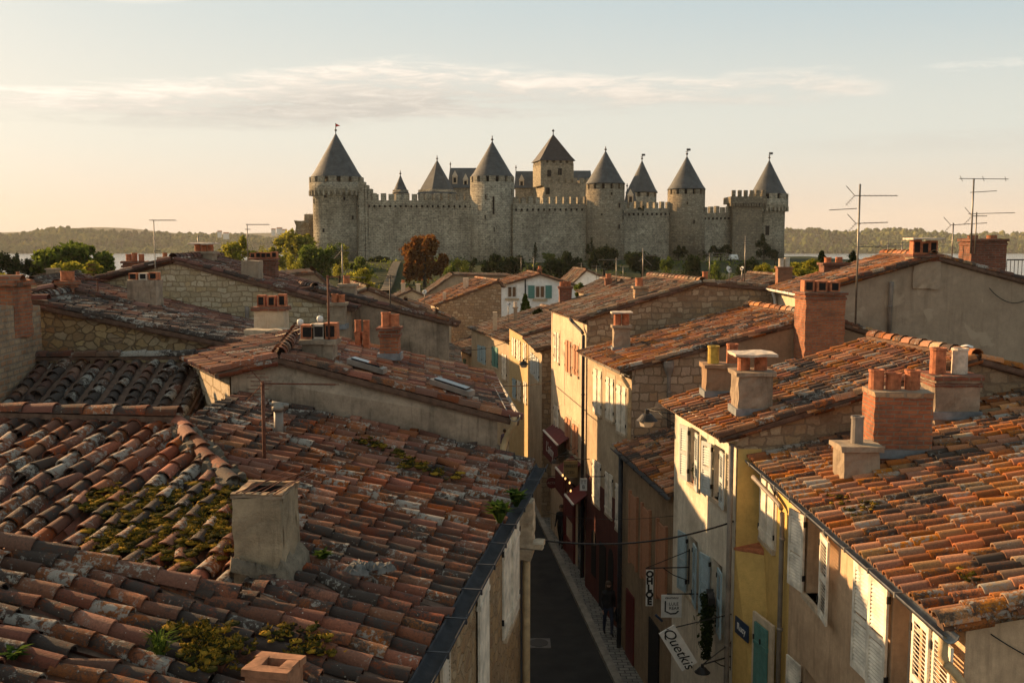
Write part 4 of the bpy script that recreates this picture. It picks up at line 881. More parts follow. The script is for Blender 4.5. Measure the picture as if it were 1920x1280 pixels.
# ------------------------------------------------------------------ left side: the big foreground house
E0, E1 = A(.43, 17.85, 8.6), A(-1.55, 4.9, 8.6); eh = unit(E0 - E1); uh = A(eh[1], -eh[0], 0)      # eh along the eaves, uh towards the street
SL = .262
def on_plane(px, py, p0, n):
    D = at(px, py, 1.) - A(0, 0, CZ); k = n @ (p0 - A(0, 0, CZ)) / (n @ D); return A(0, 0, CZ) + D * k
nA = unit(A(uh[0] * SL, uh[1] * SL, 1))
H0 = on_plane(332, 797, E0, nA); nB = unit(A(-eh[0] * .24, -eh[1] * .24, 1))
hd_ = unit(np.cross(nA, nB)); hd_ = hd_ if hd_[2] < 0 else -hd_; HE = H0 + hd_ * 4.6
pa = lambda x, y: on_plane(x, y, E0, nA)
pa_z = lambda x, y: E0[2] - ((x - E0[0]) * nA[0] + (y - E0[1]) * nA[1]) / nA[2]
V1, V0 = pa(440, 1118), pa(-260, 958)
polyA = [H0, HE, V1, V0, pa(-420, 1500), E1, E0, pa(930, 846), pa(447, 737), pa(378, 768)]
fh = thing('foreground_house', 'big house under a weathered mossy barrel tile roof filling the left foreground', 'house', (-4, 11, 0))
rm = MB(); slab(rm, [p - nA * .05 for p in polyA], .14)
tile_field(rm, polyA, .275, .36, .093, 7, .018, True, 1.5, .06, sag=.07)
for a, b in ((V0, V1),): tile_line(rm, a, b, .115, .42, 7, .02, .0, 1.5, nA, bed=False)
ro = rm.build('roof', [M['t_dark'], M['slab'], M['mortar']], fh); ro['label'] = 'slope of red and lichened tiles falling to the street'
rm = MB(); bl = -uh; dB = unit(-eh + A(0, 0, -.24))
polyB = [H0, HE, HE + dB * 1.0, H0 - uh * 6.5 + dB * 7, H0 - uh * 6.5]
slab(rm, [p - nB * .05 for p in polyB], .14); tile_field(rm, polyB, .31, .33, .112, 7, .02, True, 1.6, .07)
tile_line(rm, H0 - uh * 6.5 + (0, 0, .08), H0 + (0, 0, .1), .13, .52, 7, .02, .05, .8)
tile_line(rm, H0 + (0, 0, .03), H0 + hd_ * 2.5 + (0, 0, .0), .125, .45, 7, .02, .03, 3.)
m2 = MB()
for i in range(26):
    p = H0 + hd_ * (i / 26 * 2.7) + uh * RNG.uniform(-.12, .12) + eh * RNG.uniform(-.12, .12); rm.rbox(p + (0, 0, .03), (RNG.uniform(.2, .34), RNG.uniform(.16, .3), .16), RNG.uniform(0, 3), .7, .03, .1, mi=2)
M['mortar_dk'] = m_plaster('weathered_mortar', (.24, .2, .15), (.05, .045, .035), .8, 3., hs=.03)
ro = rm.build('hip_roof', [M['t_dark'], M['slab'], M['mortar_dk']], fh); ro['label'] = 'mossy slope of rounded tiles falling towards the front'
for k, (px, py) in enumerate(((620, 1045), (585, 1060), (640, 1080), (480, 1150), (400, 1150), (655, 1075))):
    pass
# street wall of rubble
Ew0, Ew1 = E0 - uh * .28, E1 - uh * .28
fw = Facade(Ew0, Ew1, -.3, 8.45, (6, 10)); S1 = fw.rect(941, 1048, 965, 1190)
tA = lambda x, y: fw.loc(x, y)[0]
hs = (tA(941, 1100), tA(966, 1100), 6.1, 7.75)
fw.wall(fh, M['st_left'], [hs], .2)
closed(fh, fw, hs, 'shut_w', False)
for t0, t1, lv in ((tA(914, 1200), tA(892, 1200), False), (tA(841, 1260), tA(822, 1260), True)):
    t0, t1 = min(t0, t1), max(t0, t1)
    mb = leaf_mesh(fw, t0, max(.5, t1 - t0), 5.4, 7.9, 2, 1, lv, .02); mb.build('shutter', [M['shut_w'] if not lv else M['frame'], M['iron']], fh)
mb = MB(); fw.slabbox(mb, 0, fw.L, 8.28, 8.47, -.05, .16); mb.build('eaves_board', M['gut_dk'], fh)
mb = MB(); mb.add([(*Ew0[:2], -.3), (-9, 19.2, -.3), (-9, 19.2, 8), (*Ew0[:2], 8.4)], [(0, 1, 2, 3)]); mb.build('wall', M['p_grey'], fh)
gutter(fh, E0 + uh * .12 - (0, 0, .0), E1 + uh * .12, uh, .1, 'gut_dk')
q = fw.pt(.05, 7.3, .02)
mb = MB(); mb.rbox((q[0] + .1, q[1] - .05, 7.55), (.26, .3, .75), R(-8), 1.05, .015, .1); mb.rbox((q[0] + .17, q[1] - .05, 7.12), (.5, .36, .1), R(-8), 1., .015, .1); mb.rbox((q[0] + .08, q[1] - .03, 6.95), (.24, .28, .22), R(-8), 1.4, .015, .1); mb.build('rain_hopper', M['sill'], fh)
downpipe(fh, [A(q[0] + .1, q[1] - .05, 6.9), A(q[0] + .1, q[1] - .05, 4), A(q[0] + .1, q[1] - .05, 0)], .07, 'pipe_y')
# the big chimney on the hip, open topped with wires
cy = 10.35; a, b = at(437, 935, cy), at(524, 935, cy)
mb = MB(); w_ = b[0] - a[0]; zt = at(500, 935, cy)[2]; zb = 8.3; cc = A((a[0] + b[0]) / 2 + .02, cy + .32, 0); yw = R(-5)
for s_ in (-1, 1):
    o = rotz(A(0, s_ * .27, 0), yw); mb.rbox((cc[0] + o[0], cc[1] + o[1], (zt + zb) / 2), (w_ + .04, .07, zt - zb), yw, 1., .012, .12)
    o = rotz(A(s_ * (w_ / 2 - .03), 0, 0), yw); mb.rbox((cc[0] + o[0], cc[1] + o[1], (zt + zb) / 2), (.1, .44, zt - zb), yw, 1., .012, .12)
ch = mb.build('chimney', m_plaster('chimney_render', (.38, .295, .19), (.07, .055, .04), .65, 1.7, hs=.012), fh); ch['label'] = 'big rendered chimney with an open top crossed by wires'
mb = MB()
for s_ in (-1, 1):
    o = rotz(A(0, s_ * .27, 0), yw); mb.rbox((cc[0] + o[0], cc[1] + o[1], zt + .025), (w_ + .08, .08, .05), yw, 1., .01, .12)
    o = rotz(A(s_ * (w_ / 2 - .02), 0, 0), yw); mb.rbox((cc[0] + o[0], cc[1] + o[1], zt + .025), (.075, .46, .05), yw, 1., .01, .12)
mb.build('cap', M['brick_old'], ch)
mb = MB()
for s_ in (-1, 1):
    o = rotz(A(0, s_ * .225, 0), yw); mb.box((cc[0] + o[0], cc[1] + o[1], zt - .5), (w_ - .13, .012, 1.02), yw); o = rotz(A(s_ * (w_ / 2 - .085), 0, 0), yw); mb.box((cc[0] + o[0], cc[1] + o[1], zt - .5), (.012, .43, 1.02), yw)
mb.box((cc[0], cc[1], zt - .95), (w_ - .12, .46, .02), yw); mb.build('flue', M['dark'], ch)  # near-black liner: the shade of the open flue is put into colour
mb = MB()
for i in range(6):
    f = -.42 + .17 * i; p = rotz(A(f * w_, -.33, 0), yw) + (cc[0], cc[1], zt + .06); q = rotz(A(f * w_ + .28, .42 + .1 * (i % 3), 0), yw) + (cc[0], cc[1], zt + .07 + .07 * (i % 2)); mb.pipe([p, (p + q) / 2 + (0, 0, .02), q], .006, 5)
mb.build('wire', M['rust'], ch)
def roof_z(x, y):
    q = A(x, y, 0) - H0; da, db = q @ uh, -(q @ eh); return H0[2] + (-SL * da if da > db - .1 else -.24 * db)
mb = MB(); N = 64; ring = []
for i in range(N):
    f = i / N * 4; k = int(f); g = f - k - .5; hx, hy = w_ / 2 + .015, .335
    o = (A(g * 2 * hx, -hy, 0), A(hx, g * 2 * hy, 0), A(-g * 2 * hx, hy, 0), A(-hx, -g * 2 * hy, 0))[k]; nn_ = (A(0, -1, 0), A(1, 0, 0), A(0, 1, 0), A(-1, 0, 0))[k]; nn_ = unit(nn_ + (o / A(hx, hy, 1)) * .55)
    tall = -.06 + .1 * (k == 1) + .03 * math.sin(i * .9) + RNG.uniform(0, .04); out_ = .03 + .05 * (k == 1) + RNG.uniform(0, .04)
    p0, p1, p2 = o, o + nn_ * out_ * .4, o + nn_ * out_; q = []
    for pp, hh in ((p0, tall + .1), (p1, tall * .62 + .1), (p2, .09 + RNG.uniform(0, .02)), (p2 * 1.04, -.06)): w3 = rotz(pp, yw) + (cc[0], cc[1], 0); q.append(A(w3[0], w3[1], max(roof_z(w3[0], w3[1]), pa_z(w3[0], w3[1]) if k in (0, 1) else -9) + hh))
    ring.append(q)
V = [ring[i % N][j] for j in range(4) for i in range(N)]; mb.add(V, [(j * N + i, j * N + (i + 1) % N, (j + 1) * N + (i + 1) % N, (j + 1) * N + i) for j in range(3) for i in range(N)], smooth=True)
mb.build('mortar_collar', m_plaster('collar_mortar', (.34, .28, .2), (.12, .1, .075), .7, 3., hs=.03), ch)
# second small chimney at the bottom edge of the picture
cz2 = pa(515, 1300); z2 = at(515, 1262, cz2[1])[2]
mb = MB(); yv = R(-12); k = .36
for s_ in (-1, 1):
    o = rotz(A(0, s_ * .13, 0), yv); mb.rbox((cz2[0] + o[0], cz2[1] + o[1], z2 - .3), (k, .09, .7), yv, 1., .004, .2); mb.rbox((cz2[0] + o[0], cz2[1] + o[1], z2 + .07), (k + .05, .11, .06), yv, 1., .004, .2)
    o = rotz(A(s_ * .14, 0, 0), yv); mb.rbox((cz2[0] + o[0], cz2[1] + o[1], z2 - .3), (.09, .19, .7), yv, 1., .004, .2); mb.rbox((cz2[0] + o[0], cz2[1] + o[1], z2 + .07), (.11, .2, .06), yv, 1., .004, .2)
ch2 = mb.build('chimney', m_plain('sooty_terracotta', (.27, .13, .07), .9, .5, 7), fh); ch2['label'] = 'small terracotta chimney opening at the bottom edge'
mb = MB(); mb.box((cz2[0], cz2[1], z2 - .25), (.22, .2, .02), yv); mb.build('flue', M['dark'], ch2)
# moss, weeds
def cushions(name, label, spots, kind='stuff'):
    mb = MB()
    for p, nn, rad in spots:
        k = RNG.uniform(.5, 1.25) * rad; V = IV * (1 + RNG.uniform(-.22, .22, (len(IV), 1))) * A(k, k * RNG.uniform(.6, 1.2), k * .26); mb.add(rotz(V, RNG.uniform(0, 6)) + p + A(0, 0, .085), IF, rnd=RNG.random(), smooth=True)
    return mb
m, nt, vec = start('moss_sun_gold'); r_ = nd(nt, 'ShaderNodeAttribute', attribute_name='rnd').outputs['Fac']; f_ = noise(nt, vec, 70, 4, .7)
c = ramp(nt, mth(nt, 'ADD', mth(nt, 'MULTIPLY', r_, .6), mth(nt, 'MULTIPLY', f_, .55)), [(.25, (.016, .011, .005)), (.45, (.024, .026, .006)), (.6, (.055, .046, .008)), (.76, (.2, .12, .014)), (.92, (.36, .21, .025))]); finish(nt, c, .95, f_, .02, .05); M['moss'] = m  # golden upper stops put sunlight into the moss colour
def tufts(name, label, spots, mat, n, sp, h, cat='moss', kind=None, group=None):
    mb = MB()
    for (p, nn, rad) in spots:
        for i in range(n):
            o = p + np.append(RNG.normal(0, rad, 2), 0); o[2] = p[2] - ((o[0] - p[0]) * nn[0] + (o[1] - p[1]) * nn[1]) / nn[2] + .06
            a = RNG.uniform(0, 6.28); d = A(math.cos(a), math.sin(a), 0) * sp * RNG.uniform(.3, 1); t = A(RNG.normal(0, .3) * h, RNG.normal(0, .3) * h, h * RNG.uniform(.4, 1)); s_ = A(-d[1], d[0], 0) * .5
            mb.add([o - s_ - d * .3, o + s_ - d * .3, o + t + d * .5 + s_ * .6, o + t + d * .5 - s_ * .6], [(0, 1, 2, 3)], rnd=RNG.random())
    ob = mb.build(name, M[mat]); return tag(ob, label, cat, group, kind)
onB = lambda x, y: on_plane(x, y, H0, nB)
sp_ = [(onB(RNG.uniform(180, 425), RNG.uniform(925, 1075)), nB, .13) for i in range(58)]
sp_ = [q for q in sp_ if q[0][1] > 0]
def moss(label, spots, n, rad, spread, mat='lf_moss'):
    S2 = []
    for p, nn, r0 in spots:
        for i in range(n):
            o = p + np.append(RNG.normal(0, spread, 2), 0); o[2] = p[2] - ((o[0] - p[0]) * nn[0] + (o[1] - p[1]) * nn[1]) / nn[2]; S2.append((o, nn, rad))
    mb = cushions('moss', label, S2)
    for p, nn, r0 in S2:
        for i in range(4):
            o = p + A(RNG.normal(0, r0 * .5), RNG.normal(0, r0 * .5), 0.09 + r0 * .15); a = RNG.uniform(0, 6.28); d = A(math.cos(a), math.sin(a), 0) * .012; mb.add([o - d, o + d, o + A(RNG.normal(0, .02), RNG.normal(0, .02), .03)], [(0, 1, 2)], rnd=RNG.random(), mi=1)
    return tag(mb.build('moss', [M['moss'], M[mat]]), label, 'moss', None, 'stuff')
moss('thick green moss, sunlight painted in as gold, over the rounded tiles left of the big chimney', sp_, 11, .075, .17)
sp2 = [(pa(x, y), nA, .1) for x, y in ((700, 838), (720, 850), (745, 862), (770, 875), (790, 882), (815, 892), (835, 900), (690, 842), (760, 880))]
moss('strip of dark green moss across the red tiles below the grey gable wall', sp2, 9, .06, .12)
sp3 = [(pa(RNG.uniform(330, 430), RNG.uniform(1180, 1290)), nA, .08) for i in range(16)] + [(pa(RNG.uniform(540, 600), RNG.uniform(1200, 1240)), nA, .06) for i in range(5)]
moss('dark damp moss low on the tiles at the bottom of the picture', sp3, 8, .06, .13)
nR = plane_of([pM, pN, RNn])[1]
moss('moss and dark debris along the gutter edge of the apricot house roof', [(on_plane(x, y, pM + nR * .08, nR), nR, .1) for x, y in ((1565, 938), (1580, 950), (1598, 958), (1615, 965), (1590, 942), (1622, 950), (1640, 958), (1605, 975), (1800, 1090), (1825, 1095))], 4, .05, .09)
def weed(label, p, h, n, spread, wd=.03):
    mb = MB()
    for i in range(n):
        a = RNG.uniform(0, 6.28); d = A(math.cos(a), math.sin(a), 0); L = h * RNG.uniform(.5, 1); s_ = A(-d[1], d[0], 0) * wd
        b0 = p + d * .02; b1 = p + d * spread * .45 * RNG.uniform(.5, 1) + A(0, 0, L * .75); b2 = p + d * spread * RNG.uniform(.6, 1.1) + A(0, 0, L * RNG.uniform(.7, 1)); r_ = RNG.random()
        mb.add([b0 - s_ * .4, b0 + s_ * .4, b1 + s_, b1 - s_], [(0, 1, 2, 3)], rnd=r_); mb.add([b1 - s_, b1 + s_, b2], [(0, 1, 2)], rnd=r_)
    return tag(mb.build('weed', M['lf_grass']), label, 'weed', 'weeds growing on the big left roof')
weed('leafy weed in the dark gutter, the farther of the two', E0 + (E1 - E0) * .235 + uh * .1 + (0, 0, .02), .32, 40, .22, .05)
weed('trailing weed spilling over the tile ends at the dark gutter', E0 + (E1 - E0) * .315 + uh * .02 + (0, 0, .06), .36, 45, .25, .05)
weed('grassy tuft on the tiles below the big chimney', pa(300, 1235), .3, 60, .2, .008)
weed('broad leaved dark weed at the left edge on the tiles', pa(25, 1235), .12, 18, .15, .03)
weed('small flowering weed among broken tiles right of the big chimney', pa(605, 1050), .14, 40, .14, .03)
0 and weed('low clump of weed on the lower tiles near the gutter', pa(757, 1190), .12, 40, .14, .03)
0 and weed('small green clump in the middle of the red tiles', pa(820, 1080), .1, 36, .13, .03)
# rag and broken tiles
mb = MB(); p = pa(690, 1085)
for i in range(9):
    q = p + uh * RNG.uniform(-.2, .2) + eh * RNG.uniform(-.16, .16) + (0, 0, .1); mb.rbox(q, (RNG.uniform(.12, .26), RNG.uniform(.08, .16), .06), RNG.uniform(0, 3), .6, .025, .06)
tag(mb.build('rag', m_plain('grey_rag', (.13, .125, .115), .95, .4, 12)), 'crumpled grey rag lying among broken tiles on the red slope', 'rag')
# metal roof cowl
p = pa(523, 808); t = thing('vent_cowl', 'small grey metal vent cowl standing on the tiles beside the rusty aerial', 'vent', p)
mb = MB(); mb.lathe([(.075, -.2), (.075, .33)], p, 14, smooth=True); mb.build('flue', M['pipe_g'], t); mb = MB(); mb.lathe([(.1, .33), (.11, .36), (.1, .42), (.06, .46)], p, 14, smooth=True); mb.pipe([p + (-.1, -.02, .45), p + (.16, .02, .4)], .045, 10); mb.build('cowl', M['alu'], t)

# ------------------------------------------------------------------ left side: the other houses
# unseen low house behind the stained gable house, added to shade the far lane
house('shade_filler_house', 'low filler house added to shade the far lane, mostly hidden behind the worn red roof', A(-2.3, 40.5, 7.0), A(-3.1, 53, 7.0), A(-4.6, 40.5, 7.7), wall='p_sand', face='p_sand', roof='t_brown', seg=3, pans=False, lip=0, toward=(8, 45))
# house with the stained gable and the orange slope
EN, EF = A(-.27, 18.15, 9.32), A(-.82, 24.7, 9.32); RN = A(-4.2, 17.8, 10.42); BN, BF = A(-4.98, 17.5, 10.24), A(-8.1, 23.8, 9.95)
skyh = []
h2, F = house('stained_gable_house', 'street house with a stained render gable, skylights and a worn red roof', EN, EF, RN, A(-4.9, 22.9, 10.4), BN, BF, wall='p_dirty', face='p_sand', roof='t_red', eave=.3, seg=6, lip=.016, toward=(8, 20), sp=.255, rr=.084, lift=.018, sag=.02)
a, b = BN, BF; off = unit(A(-(b - a)[1], (b - a)[0], 0)) * .03
off = off if off[0] < 0 else -off
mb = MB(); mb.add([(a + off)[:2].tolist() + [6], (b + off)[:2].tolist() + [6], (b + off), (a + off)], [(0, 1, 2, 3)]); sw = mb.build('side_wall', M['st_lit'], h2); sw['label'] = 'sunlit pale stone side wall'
gutter(h2, at(966, 780, 17.9), at(921, 700, 24.6), (1, .08), .09); q = at(964, 782, 18)
downpipe(h2, [q, q + (0, 0, -.12), A(-.12, 18.2, q[2] - .42), A(-.2, 18.12, q[2] - .8), A(-.2, 18.12, 6)], .06, 'pipe_y')
for i in range(9): pass
chimney(h2, 567, 624, 645, 693, 19.3, 'p_dirty', .55, 0, 'band', (.12, .5, .88), ('pot', 'pot_w', 'pot'), .3, .13, potsq=True, slabtop=False, label='stained rendered chimney with terracotta vents near the ridge')
chimney(h2, 664, 676, 622, 650, 22.6, 'pot', .2, 0, 'none', (.5,), 'pot', .26, .07, flash=False, label='slim red chimney, left one of the pair'); chimney(h2, 680, 692, 622, 652, 22.6, 'pot', .2, 0, 'none', (.5,), 'pot', .26, .07, flash=False, label='slim red chimney, right one of the pair')
chimney(h2, 711, 747, 620, 668, 21.6, 'brick', .4, 0, 'brick', (.3, .75), 'pot', .3, .1, label='brick chimney with two square pots and grey flashing')
def onr(x, y): return on_plane(x, y, EN + (0, 0, .2), plane_of([EN, EF, RN])[1])
for x0, y0, x1, y1, lb in ((655, 680, 722, 700, 'upper'), (812, 718, 885, 742, 'lower')):
    p, q = onr(x0, y0), onr(x1, y1); mb = MB(); d = unit(q - p); s_ = A(-d[1], d[0], 0) * .16
    mb.hexa([p - s_, q - s_, q + s_, p + s_, p - s_ + (0, 0, .1), q - s_ + (0, 0, .1), q + s_ + (0, 0, .1), p + s_ + (0, 0, .1)]); sk = mb.build('skylight', M['pipe_g'], h2)
    mb = MB(); mb.hexa([p - s_ * .7 + d * .08 + (0, 0, .1), q - s_ * .7 - d * .08 + (0, 0, .1), q + s_ * .7 - d * .08 + (0, 0, .1), p + s_ * .7 + d * .08 + (0, 0, .1), p - s_ * .7 + d * .08 + (0, 0, .135), q - s_ * .7 - d * .08 + (0, 0, .135), q + s_ * .7 - d * .08 + (0, 0, .135), p + s_ * .7 + d * .08 + (0, 0, .135)]); mb.build('pane', M['glass'], sk)
# dark ribbed roof behind the foreground ridge
RL, RR = A(-11.6, 21.15, 10.02), A(-6.42, 21.5, 10.02); dn = unit(A(.058, -1, -.31)); P4 = [RL, RR, RR + dn * 6.3, RL + dn * 6.3]
h3 = thing('ribbed_roof_house', 'low house with a dark ribbed tile roof beside the old brick wall', 'house', (-8.5, 18.5, 0))
rm = MB(); slab(rm, P4, .12); tile_field(rm, P4, .37, .31, .12, 7, .02, True, 1.3, .05); tile_line(rm, RL + (0, .05, .1), RR + (0, .05, .1), .12, .5, 6, .018, .04); rm.build('roof', [M['t_black'], M['slab'], M['mortar']], h3)
mb = MB(); lo_ = P4[2:]; mb.hexa([(-11.6, 15.5, -.3), (-6.3, 15.5, -.3), (-6.42, 21.4, -.3), (-11.6, 21.1, -.3), (-11.6, 15.5, 8.05), (-6.3, 15.5, 8.05), (-6.42, 21.4, 9.85), (-11.6, 21.1, 9.85)]); mb.build('wall', M['p_grey'], h3)
# brick and stone wall at the left edge
h5_ = thing('brick_wall', 'tall old wall of brick and rubble at the left edge of the view', 'wall', (-11.4, 20, 0))
mb = MB(); a, b = A(-9.9, 17.5, 0), A(-10.25, 21.6, 0); mb.hexa([(-12.5, 17.4, 0), (a[0], a[1], 0), (b[0], b[1], 0), (-12.5, 21.6, 0), (-12.5, 17.4, 11.6), (a[0], a[1], 11.5), (b[0], b[1], 11.25), (-12.5, 21.6, 11.25)]); mb.build('wall', M['brick_old'], h5_)
p = at(25, 545, 20.2); mb = MB(); mb.rbox((p[0] - .55, 20.6, 11.2), (1.1, .8, 1.1), 0, .95, .02, .15); mb.build('pier', M['brick'], h5_)
mb = MB(); mb.rbox((p[0] - .55, 20.6, 11.78), (1.2, .9, .1), 0, 1, .02, .15); tile_line(mb, A(p[0] - 1.1, 20.4, 11.8), A(p[0] + .05, 20.4, 11.75), .14, .5); mb.build('coping', [M['brick'], M['slab'], M['mortar']], h5_)
mb = MB(); tile_line(mb, A(-11, 21.7, 11.35), A(-10.15, 21.7, 11.3), .12, .4); mb.build('wall_coping', [M['t_red2'], M['slab'], M['mortar']], h5_)
# rubble gable with blackened roof
EN = at(484, 664, 22.4); RN = at(52, 577, 22.4); h6l, F = house('rubble_gable_house', 'house with a round stone rubble gable and a blackened sagging roof', EN, EN + (-.9, 4.2, 0), RN, BN=at(-260, 600, 22.4), wall='st_warm', face='st_warm', roof='t_black', seg=5, jit=2., toward=(10, 24), verge=.16, sp=.25, rr=.08)
chimney(h6l, 108, 134, 533, 560, 26.2, 'brick', .4, 0, 'band', (.3, .7), 'pot', .25, .1, label='small brick chimney with two pots behind the blackened roof')
EF = at(505, 617, 30.9); RF_ = at(168, 533, 30.9); off = A(1.0, -4.4, 0)
h7, F = house('red_lean_to_house', 'red roofed house below the pale stone gable with a square grey chimney', EF + off, EF, RF_ + off, RF_, wall='p_grey', face='p_grey', roof='t_red2', jit=1.7, toward=(10, 30), seg=5, sp=.25, rr=.08, lift=.016)
chimney(h7, 237, 291, 525, 580, 27.6, 'p_dirty', .6, 0, 'none', (.15, .5, .85), ('pot', 'pot_w', 'pot'), .2, .12, potsq=True, label='wide grey rendered chimney with low vents against the pale stone gable')
h8, F = house('pale_gable_house', 'house with a broad pale stone gable and many chimneys on its red roof', at(648, 582, 31.2), at(648, 582, 31.2) + (-.3, 6.2, 0), at(325, 494, 31.2), BN=at(134, 544, 31.2), wall='st_pale', face='p_grey', roof='t_red2', jit=1.7, toward=(10, 33), seg=5, sp=.25, rr=.08, lift=.016)
chimney(h8, 452, 484, 489, 528, 31.9, 'p_grey', .6, 0, 'none', (), label='square grey chimney at the verge of the long red roof')
chimney(h8, 468, 516, 488, 512, 34.5, 'brick_dk', .5, 0, 'brick', (.08, .3, .5, .7, .92), 'pot', .2, .1, potsq=True, flash=False, label='red brick chimney with five square vents')
chimney(h8, 358, 398, 476, 500, 34.3, 'p_grey', .6, 0, 'band', (.2, .5, .8), 'pot', .22, .1, True, label='grey chimney with terracotta vents under a flat slab near the ridge')
chimney(h8, 229, 266, 494, 520, 34.0, 'brick', .5, 0, 'brick', (.2, .5, .85), 'pot', .26, .09, flash=False, label='brick chimney with three pots seen against the lake')
chimney(h8, 298, 314, 486, 500, 36.5, 'p_grey', .4, 0, 'band', (.5,), 'pot', .15, .08, flash=False, label='tiny grey chimney seen against the lake')
downpipe(h8, [at(463, 575, 31.05), at(463, 590, 31.05), at(463, 640, 31.05)], .07, 'pipe_g')
h9, F = house('dark_gable_house', 'house with a dark weathered gable and sagging red verge behind the stained house', at(842, 611, 33), at(842, 611, 33) + (-2.6, 6, 0), at(590, 548, 33), BN=at(360, 600, 33), wall='p_dirty', face='p_old', roof='t_red2', jit=1.7, toward=(10, 33), seg=5, sp=.25, rr=.08, lift=.016)
chimney(h9, 636, 664, 537, 575, 33.6, 'p_grey', .6, 0, 'band', (.4,), 'pot', .3, .11, label='grey chimney carrying a tall aerial on the dark gable house'); chimney(h9, 617, 645, 573, 612, 30.4, 'p_grey', .5, 0, 'band', (.3, .75), 'pot', .25, .1, label='stone chimney with two vents in front of the dark gable')
hp = thing('parapet_wall', 'low rubble parapet wall with a cream chimney behind the orange slope', 'wall', at(530, 650, 24.6))
a, b = at(463, 632, 24.6), at(600, 622, 24.6); mb = MB(); mb.rbox(((a[0] + b[0]) / 2, 24.8, a[2] - 1), (b[0] - a[0], .4, 2.2), 0, 1, .02, .2); mb.build('wall', M['st_pale'], hp); mb = MB(); mb.rbox(((a[0] + b[0]) / 2, 24.8, a[2] + .12), (b[0] - a[0] + .1, .5, .12), 0, 1, .02, .2); mb.build('coping', M['sill'], hp)
chimney(hp, 475, 531, 582, 640, 25.4, 'p_cream', .6, 0, 'band', (.2, .55, .9), 'pot', .3, .1, flash=False, capmat='brick_dk', potsq=True)
# ------------------------------------------------------------------ town in the middle distance
def gable(name, label, ex, ey, rx_, ry, bx, by, Y, dep, wall, roof, face=None, **k):
    e, r_, b = at(ex, ey, Y), at(rx_, ry, Y), at(bx, by, Y); g = ground(e[0], Y) - .8
    return house(name, label, e, e + (k.pop('sk', -1.), dep, 0), r_, BN=b, wall=wall, face=face or wall, roof=roof, z0=g, seg=3, pans=False, lip=0, sp=.3, row=.42, toward=(e[0] - 20, Y + 5) if ex < bx else (e[0] + 20, Y + 5), **k)
gm, F = gable('chalk_white_house', 'white gabled house with green shutters below the castle', 926, 541, 1012, 516, 1090, 541, 92, 8, 'p_blue', 't_orange', 'p_cream', verge=.35)
G = Facade(at(926, 560, 91.99), at(1090, 560, 91.99), 0, 12, (0, 0))
for r, s_ in ((G.rect(953, 538, 967, 556), False), (G.rect(1005, 537, 1020, 557), True)):
    mb = MB(); G.slabbox(mb, r[0] - .12, r[1] + .12, r[2] - .12, r[3] + .12, 0, .05); wn = mb.build('window', M['white'], gm); mb = MB(); G.slabbox(mb, r[0], (r[0] + r[1]) / 2 - .05, r[2], r[3], .03, .07); G.slabbox(mb, (r[0] + r[1]) / 2 + .05, r[1], r[2], r[3], .03, .07); mb.build('pane', M['glass'], wn)
    mb = MB(); G.slabbox(mb, r[0] - .3, r[1] + .3, r[2] - .3, r[2] - .14, 0, .2); mb.build('sill', M['sill'], wn)
    if s_:
        for q in (r[0] - .72, r[1] + .14): mb = MB(); G.slabbox(mb, q, q + .58, r[2] - .1, r[3] + .1, .01, .09); mb.build('shutter', M['shut_t'], wn)
chimney(gm, 1008, 1016, 506, 516, 95, 'brick', .5, 0, 'band', (.5,), 'pot', .3, .15, flash=False)
downpipe(gm, [at(985, 522, 91.8), at(985, 525, 91.8), at(985, 552, 91.8)], .06, 'iron')
gable('small_white_house', 'small white gabled house to the right of the chalk white house', 1070, 536, 1100, 508, 1158, 534, 108, 7, 'p_blue', 't_brown', 'p_cream', verge=.3)
gm1, F = gable('rubble_house', 'rubble walled house with an orange roof climbing to the chalk white house', 822, 573, 934, 530, 940, 536, 78, 7, 'st_brown', 't_orange', 'p_cream', sk=-2.)
chimney(gm1, 868, 878, 521, 548, 81, 'p_cream', .5, 0, 'none', (), flash=False); chimney(gm1, 830, 836, 548, 560, 79, 'p_cream', .4, 0, 'none', (), flash=False)
gable('terrace_house', 'small cream house with a strip of bright orange roof left of the rubble house', 800, 584, 760, 571, 722, 584, 66, 5, 'p_cream', 't_orange', 'p_cream', sk=-.5)
gable('grey_roof_house', 'grey weathered roof house under the russet tree', 800, 552, 850, 517, 960, 519, 118, 9, 'p_grey', 't_brown', verge=.2, backroof=True)
gable('far_row_house', 'long brown roof row below the grass bank, left of the chalk white house', 905, 534, 880, 521, 840, 530, 128, 6, 'p_grey', 't_brown')
gable('flat_brown_house', 'brown roof just behind the long red roof, left of the tall aerial', 640, 560, 590, 515, 520, 520, 62, 9, 'p_grey', 't_brown', sk=-2.)
gable('dark_slope_house', 'dark tiled roof slope with small pale tiles right of the tall aerial', 800, 590, 690, 545, 600, 580, 48, 7, 'p_grey', 't_brown', sk=-2.)
gable('cream_lane_house', 'tiny cream house front squeezed between the red verge and the rubble house', 846, 600, 820, 588, 796, 600, 70, 4, 'p_cream', 't_orange', sk=-.6)
gable('brick_edge_house', 'dark tiled roof beyond the blackened roof at far left', 190, 572, 60, 532, -80, 560, 40, 9, 'p_grey', 't_black', sk=-2.)
gb, F = gable('left_far_house', 'farther dark roof with a square grey chimney at far left', 150, 548, 70, 524, -30, 545, 58, 8, 'p_grey', 't_black', sk=-2.)
chimney(gb, 86, 103, 506, 534, 59, 'p_grey', .6, 0, 'band', (), flash=True); chimney(gb, 24, 36, 518, 530, 62, 'brick_dk', .5, 0, 'band', (.5,), 'pot', .2, .1, flash=False)
gable('olive_roof_house', 'low roof with a broad chimney right of the small white house', 1130, 545, 1185, 527, 1260, 540, 88, 7, 'p_sand', 't_brown', sk=-1.)
